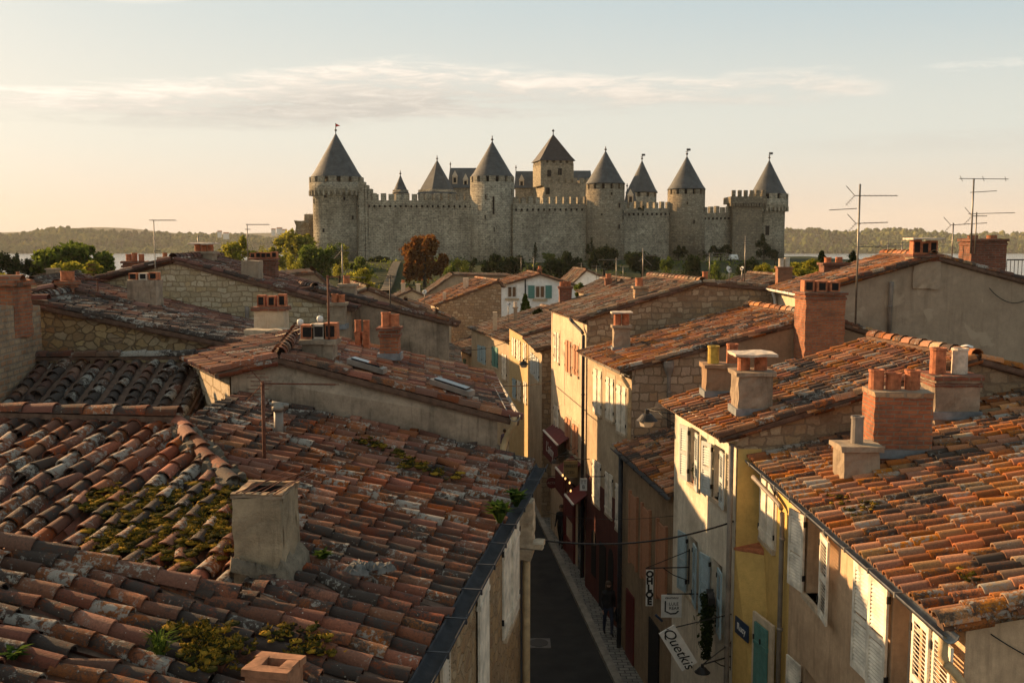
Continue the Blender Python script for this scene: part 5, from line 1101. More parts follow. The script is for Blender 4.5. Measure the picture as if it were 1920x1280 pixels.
gable('hidden_row_house', 'low roofs seen over the rubble gable under the round dark bush', 1210, 545, 1270, 524, 1350, 540, 100, 7, 'p_sand', 't_brown')
gr_, F = gable('right_row_house', 'low brick row house by the yellow green bush on the right', 1400, 548, 1480, 522, 1570, 545, 64, 7, 'brick_dk', 't_brown')
chimney(gr_, 1459, 1486, 503, 530, 60, 'brick', .6, 0, 'band', (.3, .7), 'pot_w', .5, .16, flash=False)
gs_, F = gable('bank_foot_house', 'small house with cream chimneys at the foot of the grass bank below the stone steps', 726, 566, 772, 546, 818, 566, 104, 7, 'p_sand', 't_brown', 'p_cream', sk=-1.)
chimney(gs_, 752, 759, 532, 552, 105, 'p_cream', .5, 0, 'band', (.5,), 'pot', .3, .15, flash=False); chimney(gs_, 780, 787, 534, 554, 105, 'p_cream', .5, 0, 'band', (), flash=False)
gs_, F = gable('dark_row_house', 'low dark roof with a brick chimney between the small white house and the rubble gable', 1120, 552, 1165, 531, 1215, 552, 74, 6, 'p_grey', 't_brown', sk=-1.)
chimney(gs_, 1135, 1148, 524, 540, 75, 'brick', .6, 0, 'band', (.5,), 'pot', .35, .2, flash=False)
cb = [(1144, 1160, 528, 545, 86), (1180, 1188, 530, 545, 86)]
# ------------------------------------------------------------------ castle
def cring(mb, c, r0, r1, z0, z1, n, frac, a0=0., mi=0):
    """ring of n wall pieces with gaps (merlons)"""
    for i in range(n):
        a = a0 + 2 * PI * i / n; b = a + 2 * PI / n * frac; V = []
        for z in (z0, z1):
            for r_, f in ((r0, a), (r1, a), (r1, (a + b) / 2), (r1, b), (r0, b), (r0, (a + b) / 2)): V.append((c[0] + r_ * math.cos(f), c[1] + r_ * math.sin(f), z))
        mb.add(V, [(5, 4, 3, 2, 1, 0), (6, 7, 8, 9, 10, 11)] + [(q, (q + 1) % 6, 6 + (q + 1) % 6, 6 + q) for q in range(6)], mi=mi)
def tower(label, px, Y, rpx, yapex, ycone, ybase, gal=0., conepx=None, mat='castle', slate='slate', sides=28, fin=12, flag=False, slits=(), name='tower', vane=False, corner=0.):
    c = at(px, ycone, Y); sc = Y / F_PX; r = rpx * sc; zc = c[2]; za = at(px, yapex, Y)[2]; zb = at(px, ybase, Y)[2] - 3; rc = (conepx or rpx * 1.03) * sc
    t = thing(name, label, 'tower', (c[0], Y, zb), 'castle towers')
    mb = MB(); rg = r + gal; zt = zc - 1.25
    if gal:
        prof = [(r * 1.03, zb), (r, zb + 8), (r, zt - 2.7), (rg, zt - 1.9), (rg, zt)]
    else: prof = [(r * 1.04, zb), (r, zb + 9), (r, zt)]
    mb.lathe(prof, (c[0], Y, 0), sides, corner, smooth=sides > 8)
    cring(mb, (c[0], Y), rg - .6, rg - .005, zt, zc, 14 if r > 4 else 10, .66, .1)
    if gal:
        for i in range(30):
            f = 2 * PI * i / 30; q = (c[0] + (r + gal * .55) * math.cos(f), Y + (r + gal * .55) * math.sin(f), zt - 2.35); mb.box(q, (gal * 1.2, .45, 1.1), f)
    bd = mb.build('body', M[mat], t)
    m2 = MB(); m2.lathe([(rg - .7, zt + .02), (.01, zt + .02)] if flag else [(rg - .75, zt), (rg - .75, zc - .05)], (c[0], Y, 0), sides, cap=False); m2.build('dark_fill', M['dark'], t)  # near-black fill added inside to paint shade behind the merlon gaps
    m2 = MB(); h = za - zc; m2.lathe([(rc, zc - .12), (rc * .985, zc + .1), (rc * .86, zc + h * .11), (rc * .62, zc + h * .36), (rc * .31, zc + h * .68), (.06, za)], (c[0], Y, 0), sides, corner, smooth=sides > 8); m2.lathe([(rc * .98, zc - .1), (.02, zc - .06)], (c[0], Y, 0), sides, corner, cap=False)
    ro = m2.build('roof', M[slate], t)
    m2 = MB(); fh_ = fin * sc; m2.pipe([(c[0], Y, za - .3), (c[0], Y, za + fh_)], .1, 6); m2.lathe([(.02, -.3), (.28, -.1), (.28, .1), (.02, .3)], (c[0], Y, za + fh_ * .3), 8)
    if vane: m2.box((c[0] + .35, Y, za + fh_ * .85), (.9, .06, .5)); m2.box((c[0], Y, za + fh_ * .6), (.8, .08, .08))
    m2.build('finial', M['iron'], ro)
    if flag:
        m2 = MB(); z = za + fh_ * .98; m2.add([(c[0], Y, z), (c[0] + 1.1, Y - .2, z - .5), (c[0], Y, z - .75), (c[0], Y + .05, z), (c[0] + 1.1, Y - .15, z - .5), (c[0], Y + .05, z - .75)], [(0, 1, 2), (5, 4, 3), (0, 3, 4, 1), (1, 4, 5, 2)]); m2.build('flag', M['flag'], ro)
    for sx, sy, sw, sh in slits:
        f = math.asin(max(-.95, min(.95, (sx - px) / rpx))); z = at(sx, sy, Y - r * math.cos(f))[2]; q = (c[0] + r * math.sin(f), Y - r * math.cos(f), z)
        m2 = MB(); w2, h2 = sw * sc, sh * sc; m2.box(q, (w2 + .25, .16, h2 + .3), f); m2.box((q[0] + .05 * math.sin(f), q[1] - .05 * math.cos(f), z), (w2, .16, h2), f, mi=1); m2.build('window', [M[mat], M['dark']], bd)  # dark box on the wall face paints the shade inside the slit
    return t
def curtain(label, x0, x1, Y0, Y1, ytop, ybase, n, mat='castle', mh=1.5, holes=True, name='curtain_wall', ytop1=None, thick=1.8):
    a, b = at(x0, ytop, Y0), at(x1, ytop1 or ytop, Y1); zb = min(at(x0, ybase, Y0)[2], at(x1, ybase, Y1)[2]) - 3; d = unit(A(b[0] - a[0], b[1] - a[1], 0)); L = math.hypot(b[0] - a[0], b[1] - a[1]); nn = A(d[1], -d[0], 0); nn = nn if nn[1] < 0 else -nn; bk = -nn * thick
    t = thing(name, label, 'castle wall', ((a[0] + b[0]) / 2, (a[1] + b[1]) / 2, zb), 'castle curtain walls')
    zt0, zt1 = a[2] - mh, b[2] - mh; mb = MB(); g = lambda p, z: A(p[0], p[1], z)
    mb.hexa([g(a + nn * .35, zb), g(b + nn * .35, zb), g(b + bk, zb), g(a + bk, zb), g(a, zt0), g(b, zt1), g(b + bk, zt1), g(a + bk, zt0)]); mb.build('rampart', M[mat], t)
    for i in range(n):
        f0 = (i + .2) / n; f1 = (i + .78) / n; p, q = a + (b - a) * f0, a + (b - a) * f1; z0_ = zt0 + (zt1 - zt0) * f0; h = mh * RNG.uniform(.86, 1.06)
        m2 = MB(); m2.hexa([g(p, z0_ - .2), g(q, z0_ - .2), g(q - nn * .7, z0_ - .2), g(p - nn * .7, z0_ - .2), g(p, z0_ + h), g(q, z0_ + h), g(q - nn * .7, z0_ + h), g(p - nn * .7, z0_ + h)]); m2.build('merlon', M[mat], t)
    if holes:
        m2 = MB(); k = int(L / 1.25)
        for i in range(k): p = a + (b - a) * ((i + .5) / k) + nn * .1; m2.box((p[0], p[1], zt0 + (zt1 - zt0) * i / k - 1.3), (.35, .3, .5), math.atan2(d[1], d[0]))  # solid near-black boxes, shade of the holes given by colour
        tag(m2.build('beam_holes', M['dark'], t), None, None, None, 'stuff') if k > 100 else m2.build('putlog_holes', M['dark'], t)
    return t
tower('great round corner tower at the left end of the castle with a red pennant', 631, 228, 44, 250, 333, 480, .75, 48, fin=18, flag=True, slits=[(618, 366, 5, 9), (651, 372, 4, 6), (664, 408, 4, 7), (613, 432, 4, 7), (592, 377, 4, 8)])
tower('tall round tower with dark filled gaps, second in the front wall from the left', 923, 220, 41, 265, 332, 492, 0, 40.5, fin=10, slits=[(912, 369, 2, 8), (926, 385, 3, 32), (911, 407, 2, 7), (927, 430, 2, 8), (959, 360, 2, 10)])
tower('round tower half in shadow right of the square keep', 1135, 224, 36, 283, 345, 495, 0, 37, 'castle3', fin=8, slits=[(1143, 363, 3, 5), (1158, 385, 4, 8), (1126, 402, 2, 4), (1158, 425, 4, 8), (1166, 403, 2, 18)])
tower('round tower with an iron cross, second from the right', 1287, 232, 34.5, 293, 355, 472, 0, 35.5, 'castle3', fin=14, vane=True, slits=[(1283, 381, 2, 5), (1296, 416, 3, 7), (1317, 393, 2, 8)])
tower('slim round gallery tower at the right end of the castle', 1441, 240, 30.5, 300, 364, 478, .7, 33.5, 'castle', fin=14, vane=True, slits=[(1433, 432, 7, 17), (1416, 410, 2, 5)])
tower('tiny pointed tower peeping over the left curtain wall', 751, 262, 14.5, 328, 362, 400, 0, 15.5, fin=8)
tower('broad faceted slate roof behind the left curtain wall', 820, 262, 36, 300, 364, 400, 0, 38.5, sides=6, fin=8, corner=.3)
tower('pointed tower with little dormers behind the right curtain wall', 1203, 258, 24, 301, 361, 400, .5, 30, fin=12, vane=True)
# square keep
def keep():
    Y = 266; c = at(1037, 303, Y); sc = Y / F_PX; t = thing('keep', 'square stone keep with a dark pyramid roof at the middle of the castle', 'tower', (c[0], Y, 8), 'castle towers')
    z1 = c[2]; zm = at(1037, 338, Y)[2]; s = 62 * sc; mb = MB(); yw = R(12)
    mb.box((c[0], Y, (zm + z1) / 2 - 1.2), (s, s, z1 - zm + 1), yw)
    for i in range(4):
        for k in range(5): o = rotz(A((k - 2) * s / 5, -s / 2 + .3, 0), yw + i * PI / 2); mb.box((c[0] + o[0], Y + o[1], z1 - .6), (s / 5 * .62, .6, 1.4), yw + i * PI / 2)
    zl = at(1043, 345, Y)[2]; mb.box((c[0] + 2.5, Y + 2, zl / 2 + 4), (90 * sc, 90 * sc, zl - 8), yw)
    for i in range(4):
        for k in range(7): o = rotz(A((k - 3) * 90 * sc / 7, -45 * sc + .3, 0), yw + i * PI / 2); mb.box((c[0] + 2.5 + o[0], Y + 2 + o[1], zl + .6), (90 * sc / 7 * .6, .6, 1.5), yw + i * PI / 2)
    mb.box((c[0], Y, z1 - .25), (s - 1.2, s - 1.2, .1), yw); bd = mb.build('body', M['castle2'], t)
    za = at(1037, 252, Y)[2]; m2 = MB(); r = 47 * sc; m2.lathe([(r * 1.02, z1 - .1), (r * .84, z1 + (za - z1) * .14), (.06, za)], (c[0], Y, 0), 4, yw + PI / 4); ro = m2.build('roof', M['slate_dk'], t)
    m2 = MB(); m2.pipe([(c[0], Y, za - .3), (c[0], Y, za + 1.3)], .12, 6); m2.box((c[0], Y, za + .9), (.6, .1, .4)); m2.build('finial', M['iron'], ro)
    for sx, sy in ((1030, 325), (1027, 358), (1050, 322)):
        q = at(sx, sy, Y - s * .57 if sy < 340 else Y - 45 * sc + .7); m2 = MB(); m2.box(q, (.9, .5, 1.7), yw); m2.build('window', M['dark'], bd)
keep()
def hall(name, label, x0, x1, yr, ye, Y, dep, dorm=()):
    a, b = at(x0, yr, Y), at(x1, yr, Y); e = at(x0, ye, Y)[2]; t = thing(name, label, 'castle hall', ((a[0] + b[0]) / 2, Y, 8), 'slate roofed castle halls'); mb = MB(); zr = a[2]; h = dep / 2
    mb.box(((a[0] + b[0]) / 2, Y, e / 2 + 4), (b[0] - a[0] - .6, dep - .8, e - 8)); mb.build('wall', M['castle2'], t)
    m2 = MB(); m2.add([(a[0], Y - h, e - .3), (b[0], Y - h, e - .3), (b[0], Y + h, e - .3), (a[0], Y + h, e - .3), (a[0] + .4, Y, zr), (b[0] - .4, Y, zr)], [(0, 1, 5, 4), (2, 3, 4, 5), (0, 4, 3), (1, 2, 5), (3, 2, 1, 0)]); ro = m2.build('roof', M['slate'], t)
    for dx, dy in dorm:
        p = at(dx, dy, Y - h * .72); m3 = MB(); m3.box((p[0], p[1] + .5, p[2]), (1.3, 2., 2)); m3.lathe([(1.1, 1), (.03, 2.6)], (p[0], p[1] + .2, p[2]), 4, PI / 4); m3.box((p[0], p[1] - .52, p[2]), (.7, .06, 1.3), mi=1); m3.build('dormer', [M['sill'], M['dark']], ro)
    m3 = MB(); m3.pipe([(a[0] + .5, Y, zr), (a[0] + .5, Y, zr + 1.6)], .1, 6); m3.lathe([(.02, -.3), (.3, 0), (.02, .3)], (a[0] + .5, Y, zr + 1.), 8); m3.build('finial', M['iron'], ro)
hall('hall', 'slate roofed hall with white dormers left of the tall round tower', 841, 902, 315, 352, 272, 9, [(853, 338), (873, 344)])
hall('hall', 'low slate hall with one dormer between the round tower and the keep', 964, 1002, 321, 352, 276, 8, [(978, 345)])
hall('hall', 'blue slate roof just right of the square keep', 1066, 1110, 320, 350, 280, 9)
hall('hall', 'little slate gable with white bargeboards beside the dormered tower', 1172, 1192, 356, 380, 250, 5, [(1182, 374)])
curtain('long left curtain wall between the corner tower and the tall round tower', 668, 888, 226, 219, 363, 488, 15)
curtain('curtain wall below the square keep, its merlons catching the sun', 962, 1106, 217, 224, 369, 492, 11)
curtain('curtain wall with plants on its parapet between the two shadowed towers', 1166, 1260, 224, 231, 378, 478, 8)
curtain('short curtain wall next to the right gallery tower', 1318, 1384, 233, 240, 387, 474, 6)
# stepped shoulder by the first tower, square turret by the last one
t = thing('stepped_wall', 'stepped broken shoulder of wall against the left corner tower', 'castle wall', at(690, 480, 225)); mb = MB()
for i, (x0, x1, y) in enumerate(((672, 684, 341), (683, 690, 347), (689, 697, 354), (696, 704, 362))):
    a, b = at(x0, y, 225.2), at(x1, y, 225.2); mb.box(((a[0] + b[0]) / 2, 226.4, a[2] / 2), (b[0] - a[0], 2.6, a[2]))
mb.build('masonry', M['castle'], t)
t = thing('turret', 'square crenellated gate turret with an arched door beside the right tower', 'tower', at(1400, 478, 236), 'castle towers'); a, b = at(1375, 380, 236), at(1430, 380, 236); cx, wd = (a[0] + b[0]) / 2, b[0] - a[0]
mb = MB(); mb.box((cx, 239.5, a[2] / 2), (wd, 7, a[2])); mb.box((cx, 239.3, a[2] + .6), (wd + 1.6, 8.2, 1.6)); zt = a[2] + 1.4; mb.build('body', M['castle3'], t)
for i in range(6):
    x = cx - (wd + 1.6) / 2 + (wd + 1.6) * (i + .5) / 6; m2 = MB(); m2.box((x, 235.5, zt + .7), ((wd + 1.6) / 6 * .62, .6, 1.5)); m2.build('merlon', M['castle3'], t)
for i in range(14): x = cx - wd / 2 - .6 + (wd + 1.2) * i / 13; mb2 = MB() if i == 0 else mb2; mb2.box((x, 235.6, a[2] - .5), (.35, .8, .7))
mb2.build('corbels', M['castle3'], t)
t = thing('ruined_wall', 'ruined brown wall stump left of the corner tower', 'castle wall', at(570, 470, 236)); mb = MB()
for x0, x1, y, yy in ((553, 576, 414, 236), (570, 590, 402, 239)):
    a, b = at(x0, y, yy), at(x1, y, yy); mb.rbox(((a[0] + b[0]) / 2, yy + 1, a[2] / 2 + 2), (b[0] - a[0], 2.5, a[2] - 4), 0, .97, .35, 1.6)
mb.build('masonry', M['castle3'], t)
# stone stairs in the grass
t = thing('stone_steps', 'long flight of pale steps climbing the grass bank by the russet tree', 'steps', at(735, 535, 165)); a, b = at(722, 540, 158), at(745, 494, 205); a[2] = ground(a[0], a[1]); b[2] = ground(b[0], b[1]); mb = MB()
d = unit(A(b[0] - a[0], b[1] - a[1], 0)); sd_ = A(d[1], -d[0], 0) * .75; V = []
for i in range(22):
    for k in (0, 1): p = a + (b - a) * ((i + k) / 22); z = ground(*(a + (b - a) * (i / 22))[:2]) + .42; V += [A(p[0], p[1], z) - sd_, A(p[0], p[1], z) + sd_]
n = len(V) // 2; V += [v - A(0, 0, 1) for v in V]; F_ = [(2 * i, 2 * i + 1, 2 * i + 3, 2 * i + 2) for i in range(n - 1)] + [(2 * i + s_, 2 * i + 2 + s_, 2 * n + 2 * i + 2 + s_, 2 * n + 2 * i + s_) for i in range(n - 1) for s_ in (0, 1)]; mb.add(V, F_)
mb.build('treads', M['p_grey'], t)
# small white car by the hedge
p = at(1373, 475, 222); t = thing('car', 'small white car parked by the dark hedge under the castle', 'car', p); z = ground(p[0], 222)
mb = MB(); mb.hexa([(p[0] - 1.9, 221, z + .3), (p[0] + 1.9, 221, z + .3), (p[0] + 1.9, 222.7, z + .3), (p[0] - 1.9, 222.7, z + .3), (p[0] - 1.9, 221.05, z + .85), (p[0] + 1.85, 221.05, z + .8), (p[0] + 1.85, 222.65, z + .8), (p[0] - 1.9, 222.65, z + .85)]); mb.hexa([(p[0] - 1.7, 221.05, z + .85), (p[0] + 1.0, 221.05, z + .82), (p[0] + 1.0, 222.65, z + .82), (p[0] - 1.7, 222.65, z + .85), (p[0] - 1.3, 221.2, z + 1.4), (p[0] + .4, 221.2, z + 1.4), (p[0] + .4, 222.5, z + 1.4), (p[0] - 1.3, 222.5, z + 1.4)]); t.rotation_euler[2] = PI / 2; mb.build('body', M['white'], t)
mb = MB(); mb.hexa([(p[0] - 1.45, 221.08, z + .92), (p[0] + .75, 221.08, z + .92), (p[0] + .75, 221.2, z + .92), (p[0] - 1.45, 221.2, z + .92), (p[0] - 1.2, 221.15, z + 1.32), (p[0] + .35, 221.15, z + 1.32), (p[0] + .35, 221.25, z + 1.32), (p[0] - 1.2, 221.25, z + 1.32)]); mb.build('window', M['glass'], t)
for dx in (-1.2, 1.15):
    for yy in (221.05, 222.6): mb = MB(); mb.pipe([(p[0] + dx, yy - .1, z + .32), (p[0] + dx, yy + .1, z + .32)], .32, 14); mb.build('wheel', M['black'], t)

# ------------------------------------------------------------------ trees
def tree(label, x0, x1, ytop, ybot, Y, mat='lf_green', dens=1., shape='round', group='trees around the castle', name='tree', cat='tree', lobes=9, leaf=None, base=None):
    a, b = at(x0, ytop, Y), at(x1, ytop, Y); W = b[0] - a[0]; zt = a[2]; cx = (a[0] + b[0]) / 2; zb = at(cx, ybot, Y)[2] if False else at((x0 + x1) / 2, ybot, Y)[2]; H = zt - zb; g = base if base is not None else ground(cx, Y) - .1
    zb = min(zb, g + max(.6, .12 * (zt - g))) if base is None and g > zb - 4 else zb; H = zt - zb; t = thing(name, label, cat, (cx, Y, min(g, zb)), group); rx = W / 2; C = []
    for i in range(lobes):
        if shape == 'cone': f = (i + .5) / lobes; r = rx * (1 - f) * .75 + .12 * rx; q = A(cx + RNG.uniform(-.25, .25) * r, Y + RNG.uniform(-.25, .25) * r, zb + H * (f * .92 + .02)); C.append((q, r, r * 1.1))
        else:
            th, ph = RNG.uniform(0, 6.28), math.acos(RNG.uniform(-.7, 1)); k = .82; q = A(cx + rx * k * math.sin(ph) * math.cos(th), Y + rx * k * math.sin(ph) * math.sin(th), zb + H * .5 + H * .5 * k * math.cos(ph)); C.append((q, rx * RNG.uniform(.2, .46), H * RNG.uniform(.13, .28)))
    if shape == 'round': C.append((A(cx + RNG.uniform(-.15, .15) * rx, Y, zb + H * .45), rx * .55, H * .36))
    ls = leaf or max(.1, W * .045); n = int(430 * dens); mb = MB(); PV, PR = [], []
    for q, r, h in C:
        nn = n; d = RNG.normal(0, 1, (nn, 3)); d /= np.linalg.norm(d, axis=1)[:, None]; rad = RNG.random(nn) ** .45
        clump = .5 + .5 * np.sin(d[:, 0] * 5 + q[0] * 3) * np.sin(d[:, 1] * 5 + q[1]) * np.sin(d[:, 2] * 6 + q[2] * 2)
        keep_ = RNG.random(nn) < .35 + .65 * clump; p = q + d * rad[:, None] * A(r, r, h) * (1 + RNG.normal(0, .1, (nn, 1))); PV.append(p[keep_]); PR.append(np.clip(.15 + .55 * clump + RNG.normal(0, .2, nn), 0, 1)[keep_])
    P = np.concatenate(PV); Rn = np.concatenate(PR); N = len(P); u_ = RNG.normal(0, 1, (N, 3)); u_ /= np.linalg.norm(u_, axis=1)[:, None]; v_ = np.cross(u_, RNG.normal(0, 1, (N, 3))); v_ /= np.linalg.norm(v_, axis=1)[:, None]
    s_ = ls * RNG.uniform(.6, 1.3, (N, 1)); V = np.stack([P - u_ * s_, P + v_ * s_ * .55, P + u_ * s_, P - v_ * s_ * .55], 1).reshape(-1, 3)
    mb.add(V, np.arange(N * 4).reshape(-1, 4), rnd=np.repeat(Rn, 4)); mb.build('crown', M[mat], t)
    m2 = MB(); tr = max(.05, W * .035); zc = zb + H * .45
    m2.pipe([(cx, Y, g - .3), (cx + RNG.uniform(-.1, .1) * rx, Y, (g + zc) / 2), (cx, Y, zc)], tr * 1.3, 8, tr * .7)
    for q, r, h in C[:6]: m2.pipe([(cx, Y, min(zb + H * .3, q[2] - .05)), (A(cx, Y, zb + H * .35) + q) / 2 + (0, 0, .1 * H * RNG.random() * .3), q], tr * .5, 5, tr * .15)
    m2.build('trunk', M['trunk'], t); return t
mb = MB(); N = 26000; X = RNG.uniform(-55, 85, N); Y = RNG.uniform(105, 214, N)
k = np.sin(X * .21 + 1.7 * np.sin(Y * .11)) + np.sin(Y * .17 + 2.1 * np.sin(X * .13)) + .6 * np.sin(X * .53 + Y * .47); sel = (k > .35) & (np.abs(X - (-21 + (Y - 158) * .02)) > 3); X, Y, k = X[sel], Y[sel], k[sel]; N = len(X)
P = np.stack([X, Y, ground(X, Y) + RNG.random(N) ** 1.3 * np.clip((k - .35) * 1.5, .15, 1.7)], 1); u_ = RNG.normal(0, 1, (N, 3)); v_ = RNG.normal(0, 1, (N, 3)); s_ = RNG.uniform(.12, .34, (N, 1)); u_ *= s_ / np.linalg.norm(u_, axis=1)[:, None]; v_ *= s_ * .6 / np.linalg.norm(v_, axis=1)[:, None]
mb.add(np.stack([P - u_, P + v_, P + u_, P - v_], 1).reshape(-1, 3), np.arange(N * 4).reshape(-1, 4), rnd=np.repeat(np.clip(.35 + .3 * np.sin(X * .09 + Y * .05) + RNG.normal(0, .2, N), 0, 1), 4)); tag(mb.build('undergrowth', M['lf_green']), 'tangled dark green undergrowth on the bank below the castle', 'undergrowth', None, 'stuff')
G2 = 'trees on the lake side'
tree('broad green tree standing before the lake, behind the yellow green bush', 68, 206, 458, 535, 118, 'lf_green', 1.5, lobes=14, group=G2)
tree('yellowish bushy tree in front of the broad green lakeside tree', 105, 186, 486, 530, 108, 'lf_yel', 1., lobes=9, group=G2)
tree('dark tree at the far left edge of the view', -40, 26, 474, 530, 112, 'lf_dark', 1., lobes=9, group=G2); tree('slim dark tree second from the left edge', 24, 62, 474, 530, 116, 'lf_dark', 1., lobes=8, group=G2)
tree('low yellow bush at the left edge above the dark roof', -20, 24, 512, 532, 90, 'lf_yel', .7, lobes=6, group=G2); tree('dark low tree filling the gap left of the broad lakeside tree', 45, 95, 492, 535, 122, 'lf_dark', 1., lobes=9, group=G2)
tree('rounded yellow green tree above the grey vented chimney', 402, 474, 447, 500, 150, 'lf_yel', 1., lobes=9, group=G2)
tree('yellow green tree at the foot of the ruined wall', 508, 588, 438, 492, 200, 'lf_yel', 1.1, lobes=10); tree('small yellow tree left of the ruined wall trees', 493, 545, 462, 497, 185, 'lf_yel', .8, lobes=7)
tree('large fresh green tree hiding the foot of the left corner tower', 560, 642, 453, 516, 160, 'lf_green', 1.5, lobes=12); tree('olive shrub at the right shoulder of the large fresh green tree', 610, 660, 462, 508, 172, 'lf_yel', .8, lobes=7)
tree('low yellow shrub below the large fresh green tree', 540, 590, 495, 520, 140, 'lf_yel', .8, lobes=6); tree('bright yellow shrub above the dark slope roof', 640, 714, 508, 545, 120, 'lf_yel', 1., lobes=9)
tree('russet autumn tree beside the stone steps', 752, 838, 450, 522, 165, 'lf_orange', 1.5, lobes=13)
tree('small yellow green tree right of the russet tree', 840, 882, 488, 520, 160, 'lf_yel', .9, lobes=7); tree('dark shrub between the small yellow tree and the tall tower', 868, 900, 482, 518, 170, 'lf_dark', .8, lobes=6)
tree('dark green tree at the foot of the tall round tower', 902, 972, 469, 520, 168, 'lf_dark', 1.4, lobes=11); tree('little dark cypress against the curtain wall below the keep', 995, 1013, 452, 482, 212, 'lf_dark', .6, 'cone', lobes=7)
tree('wide dark hedge behind the chalk white house', 985, 1062, 486, 520, 150, 'lf_dark', 1.3, lobes=12); tree('ivy bush climbing the shadowed tower foot', 1098, 1120, 446, 476, 216, 'lf_dark', .8, lobes=6)
tree('green shrub below the shadowed tower', 1105, 1160, 464, 512, 180, 'lf_dark', 1.2, lobes=10); tree('dark green tree left of the round clipped bush', 1172, 1236, 458, 514, 175, 'lf_dark', 1.3, lobes=11)
tree('round dark clipped bush on the grass bank', 1269, 1312, 476, 516, 165, 'lf_dark', 1.2, lobes=10); tree('long dark hedge beside the white car', 1330, 1372, 458, 474, 225, 'lf_dark', .9, lobes=8)
tree('dark columnar evergreen before the gate turret', 1418, 1447, 442, 488, 205, 'lf_dark', 1.3, lobes=9); tree('low dark shrub right of the columnar evergreen', 1440, 1466, 468, 492, 200, 'lf_dark', .8, lobes=7)
tree('trailing plant on the parapet beside the shadowed tower', 1196, 1208, 382, 398, 223.5, 'lf_dark', .4, lobes=4, name='plant', cat='plant', base=22)
tree('yellow green bush left of the brick chimney with pale pots', 1415, 1462, 496, 530, 75, 'lf_yel', 1., lobes=8); tree('yellow green bush behind the brick chimney with pale pots', 1484, 1545, 488, 522, 70, 'lf_yel', 1.2, lobes=9)
tree('dark conifer above the yellow green bush', 1520, 1562, 468, 520, 78, 'lf_dark', 1., 'cone', lobes=8); tree('dark conifer behind the tall aerial', 1578, 1622, 468, 520, 82, 'lf_dark', 1., 'cone', lobes=8)
tree('tall conical shrub in front of the white house wall', 971, 999, 549, 592, 80, 'lf_green', 1.1, 'cone', lobes=9); tree('leafy shrub below the small white house', 1078, 1114, 529, 562, 80, 'lf_green', 1.1, lobes=9)
tree('dark shrub at the foot of the shadow wall near the right towers', 1315, 1335, 466, 486, 205, 'lf_dark', .6, lobes=5)
tree('tiny plant on the roof beside the tall conical shrub', 1000, 1016, 578, 592, 60, 'lf_dark', .4, lobes=4, name='plant', cat='plant', base=8)
for lb, x0, x1, yt, yb, Y, mt in (('dark bush at the right foot of the long left curtain wall', 690, 730, 482, 500, 206, 'lf_dark'), ('olive bush between the large fresh green tree and the stone steps', 655, 700, 486, 520, 175, 'lf_green'), ('green bush above the grey weathered roof', 826, 866, 500, 522, 140, 'lf_green'), ('dark bush against the foot of the tall round tower', 950, 985, 478, 512, 195, 'lf_dark'), ('small green bush right of the little dark cypress', 1016, 1040, 470, 484, 208, 'lf_green'), ('spreading dark bush under the curtain wall below the keep', 1046, 1100, 476, 512, 175, 'lf_dark'), ('olive bush left of the round dark clipped bush', 1232, 1268, 486, 518, 160, 'lf_green'), ('dark bush on the bank under the second tower from the right', 1255, 1290, 462, 482, 215, 'lf_dark'), ('green bush right of the round dark clipped bush', 1318, 1360, 490, 520, 150, 'lf_green'), ('dark spreading bush below the columnar evergreen', 1380, 1440, 490, 522, 150, 'lf_dark'), ('yellow green bush beside the right gallery tower foot', 1462, 1500, 484, 520, 130, 'lf_yel'), ('bright yellow bush left of the large fresh green tree, above the five vent chimney', 520, 566, 484, 512, 150, 'lf_yel'), ('yellow green bush in the gap right of the rounded yellow tree', 470, 505, 468, 500, 165, 'lf_yel')): tree(lb, x0, x1, yt, yb, Y, mt, 1.1, lobes=9)
# white houses among trees on the far shore
for i, (px, py, lb) in enumerate(((412, 437, 'leftmost pale house of the hillside village'), (424, 440, 'pale house second from the left in the hillside village'), (513, 433, 'white house left of the hillside pair'), (524, 431, 'white house at the middle of the far hillside'), (534, 434, 'white house right of the middle one on the far hillside'))):
    p = at(px, py, 2420); t = thing('house', lb + ' across the lake', 'house', (p[0], p[1], p[2] - 12), 'white houses across the lake'); mb = MB(); w_ = 9 + 3 * (i % 2); mb.box((p[0], p[1], p[2] - 4), (w_, 9, 14)); mb.build('wall', M['white'], t); m2 = MB(); m2.add([(p[0] - w_ / 2 - .5, p[1] - 5, p[2] + 3.1), (p[0] + w_ / 2 + .5, p[1] - 5, p[2] + 3.1), (p[0] + w_ / 2 + .5, p[1] + 5, p[2] + 3.1), (p[0] - w_ / 2 - .5, p[1] + 5, p[2] + 3.1), (p[0] - w_ / 2 - .5, p[1], p[2] + 6), (p[0] + w_ / 2 + .5, p[1], p[2] + 6)], [(0, 1, 5, 4), (2, 3, 4, 5), (0, 4, 3), (1, 2, 5), (3, 2, 1, 0)]); m2.build('roof', M['pot'], t)
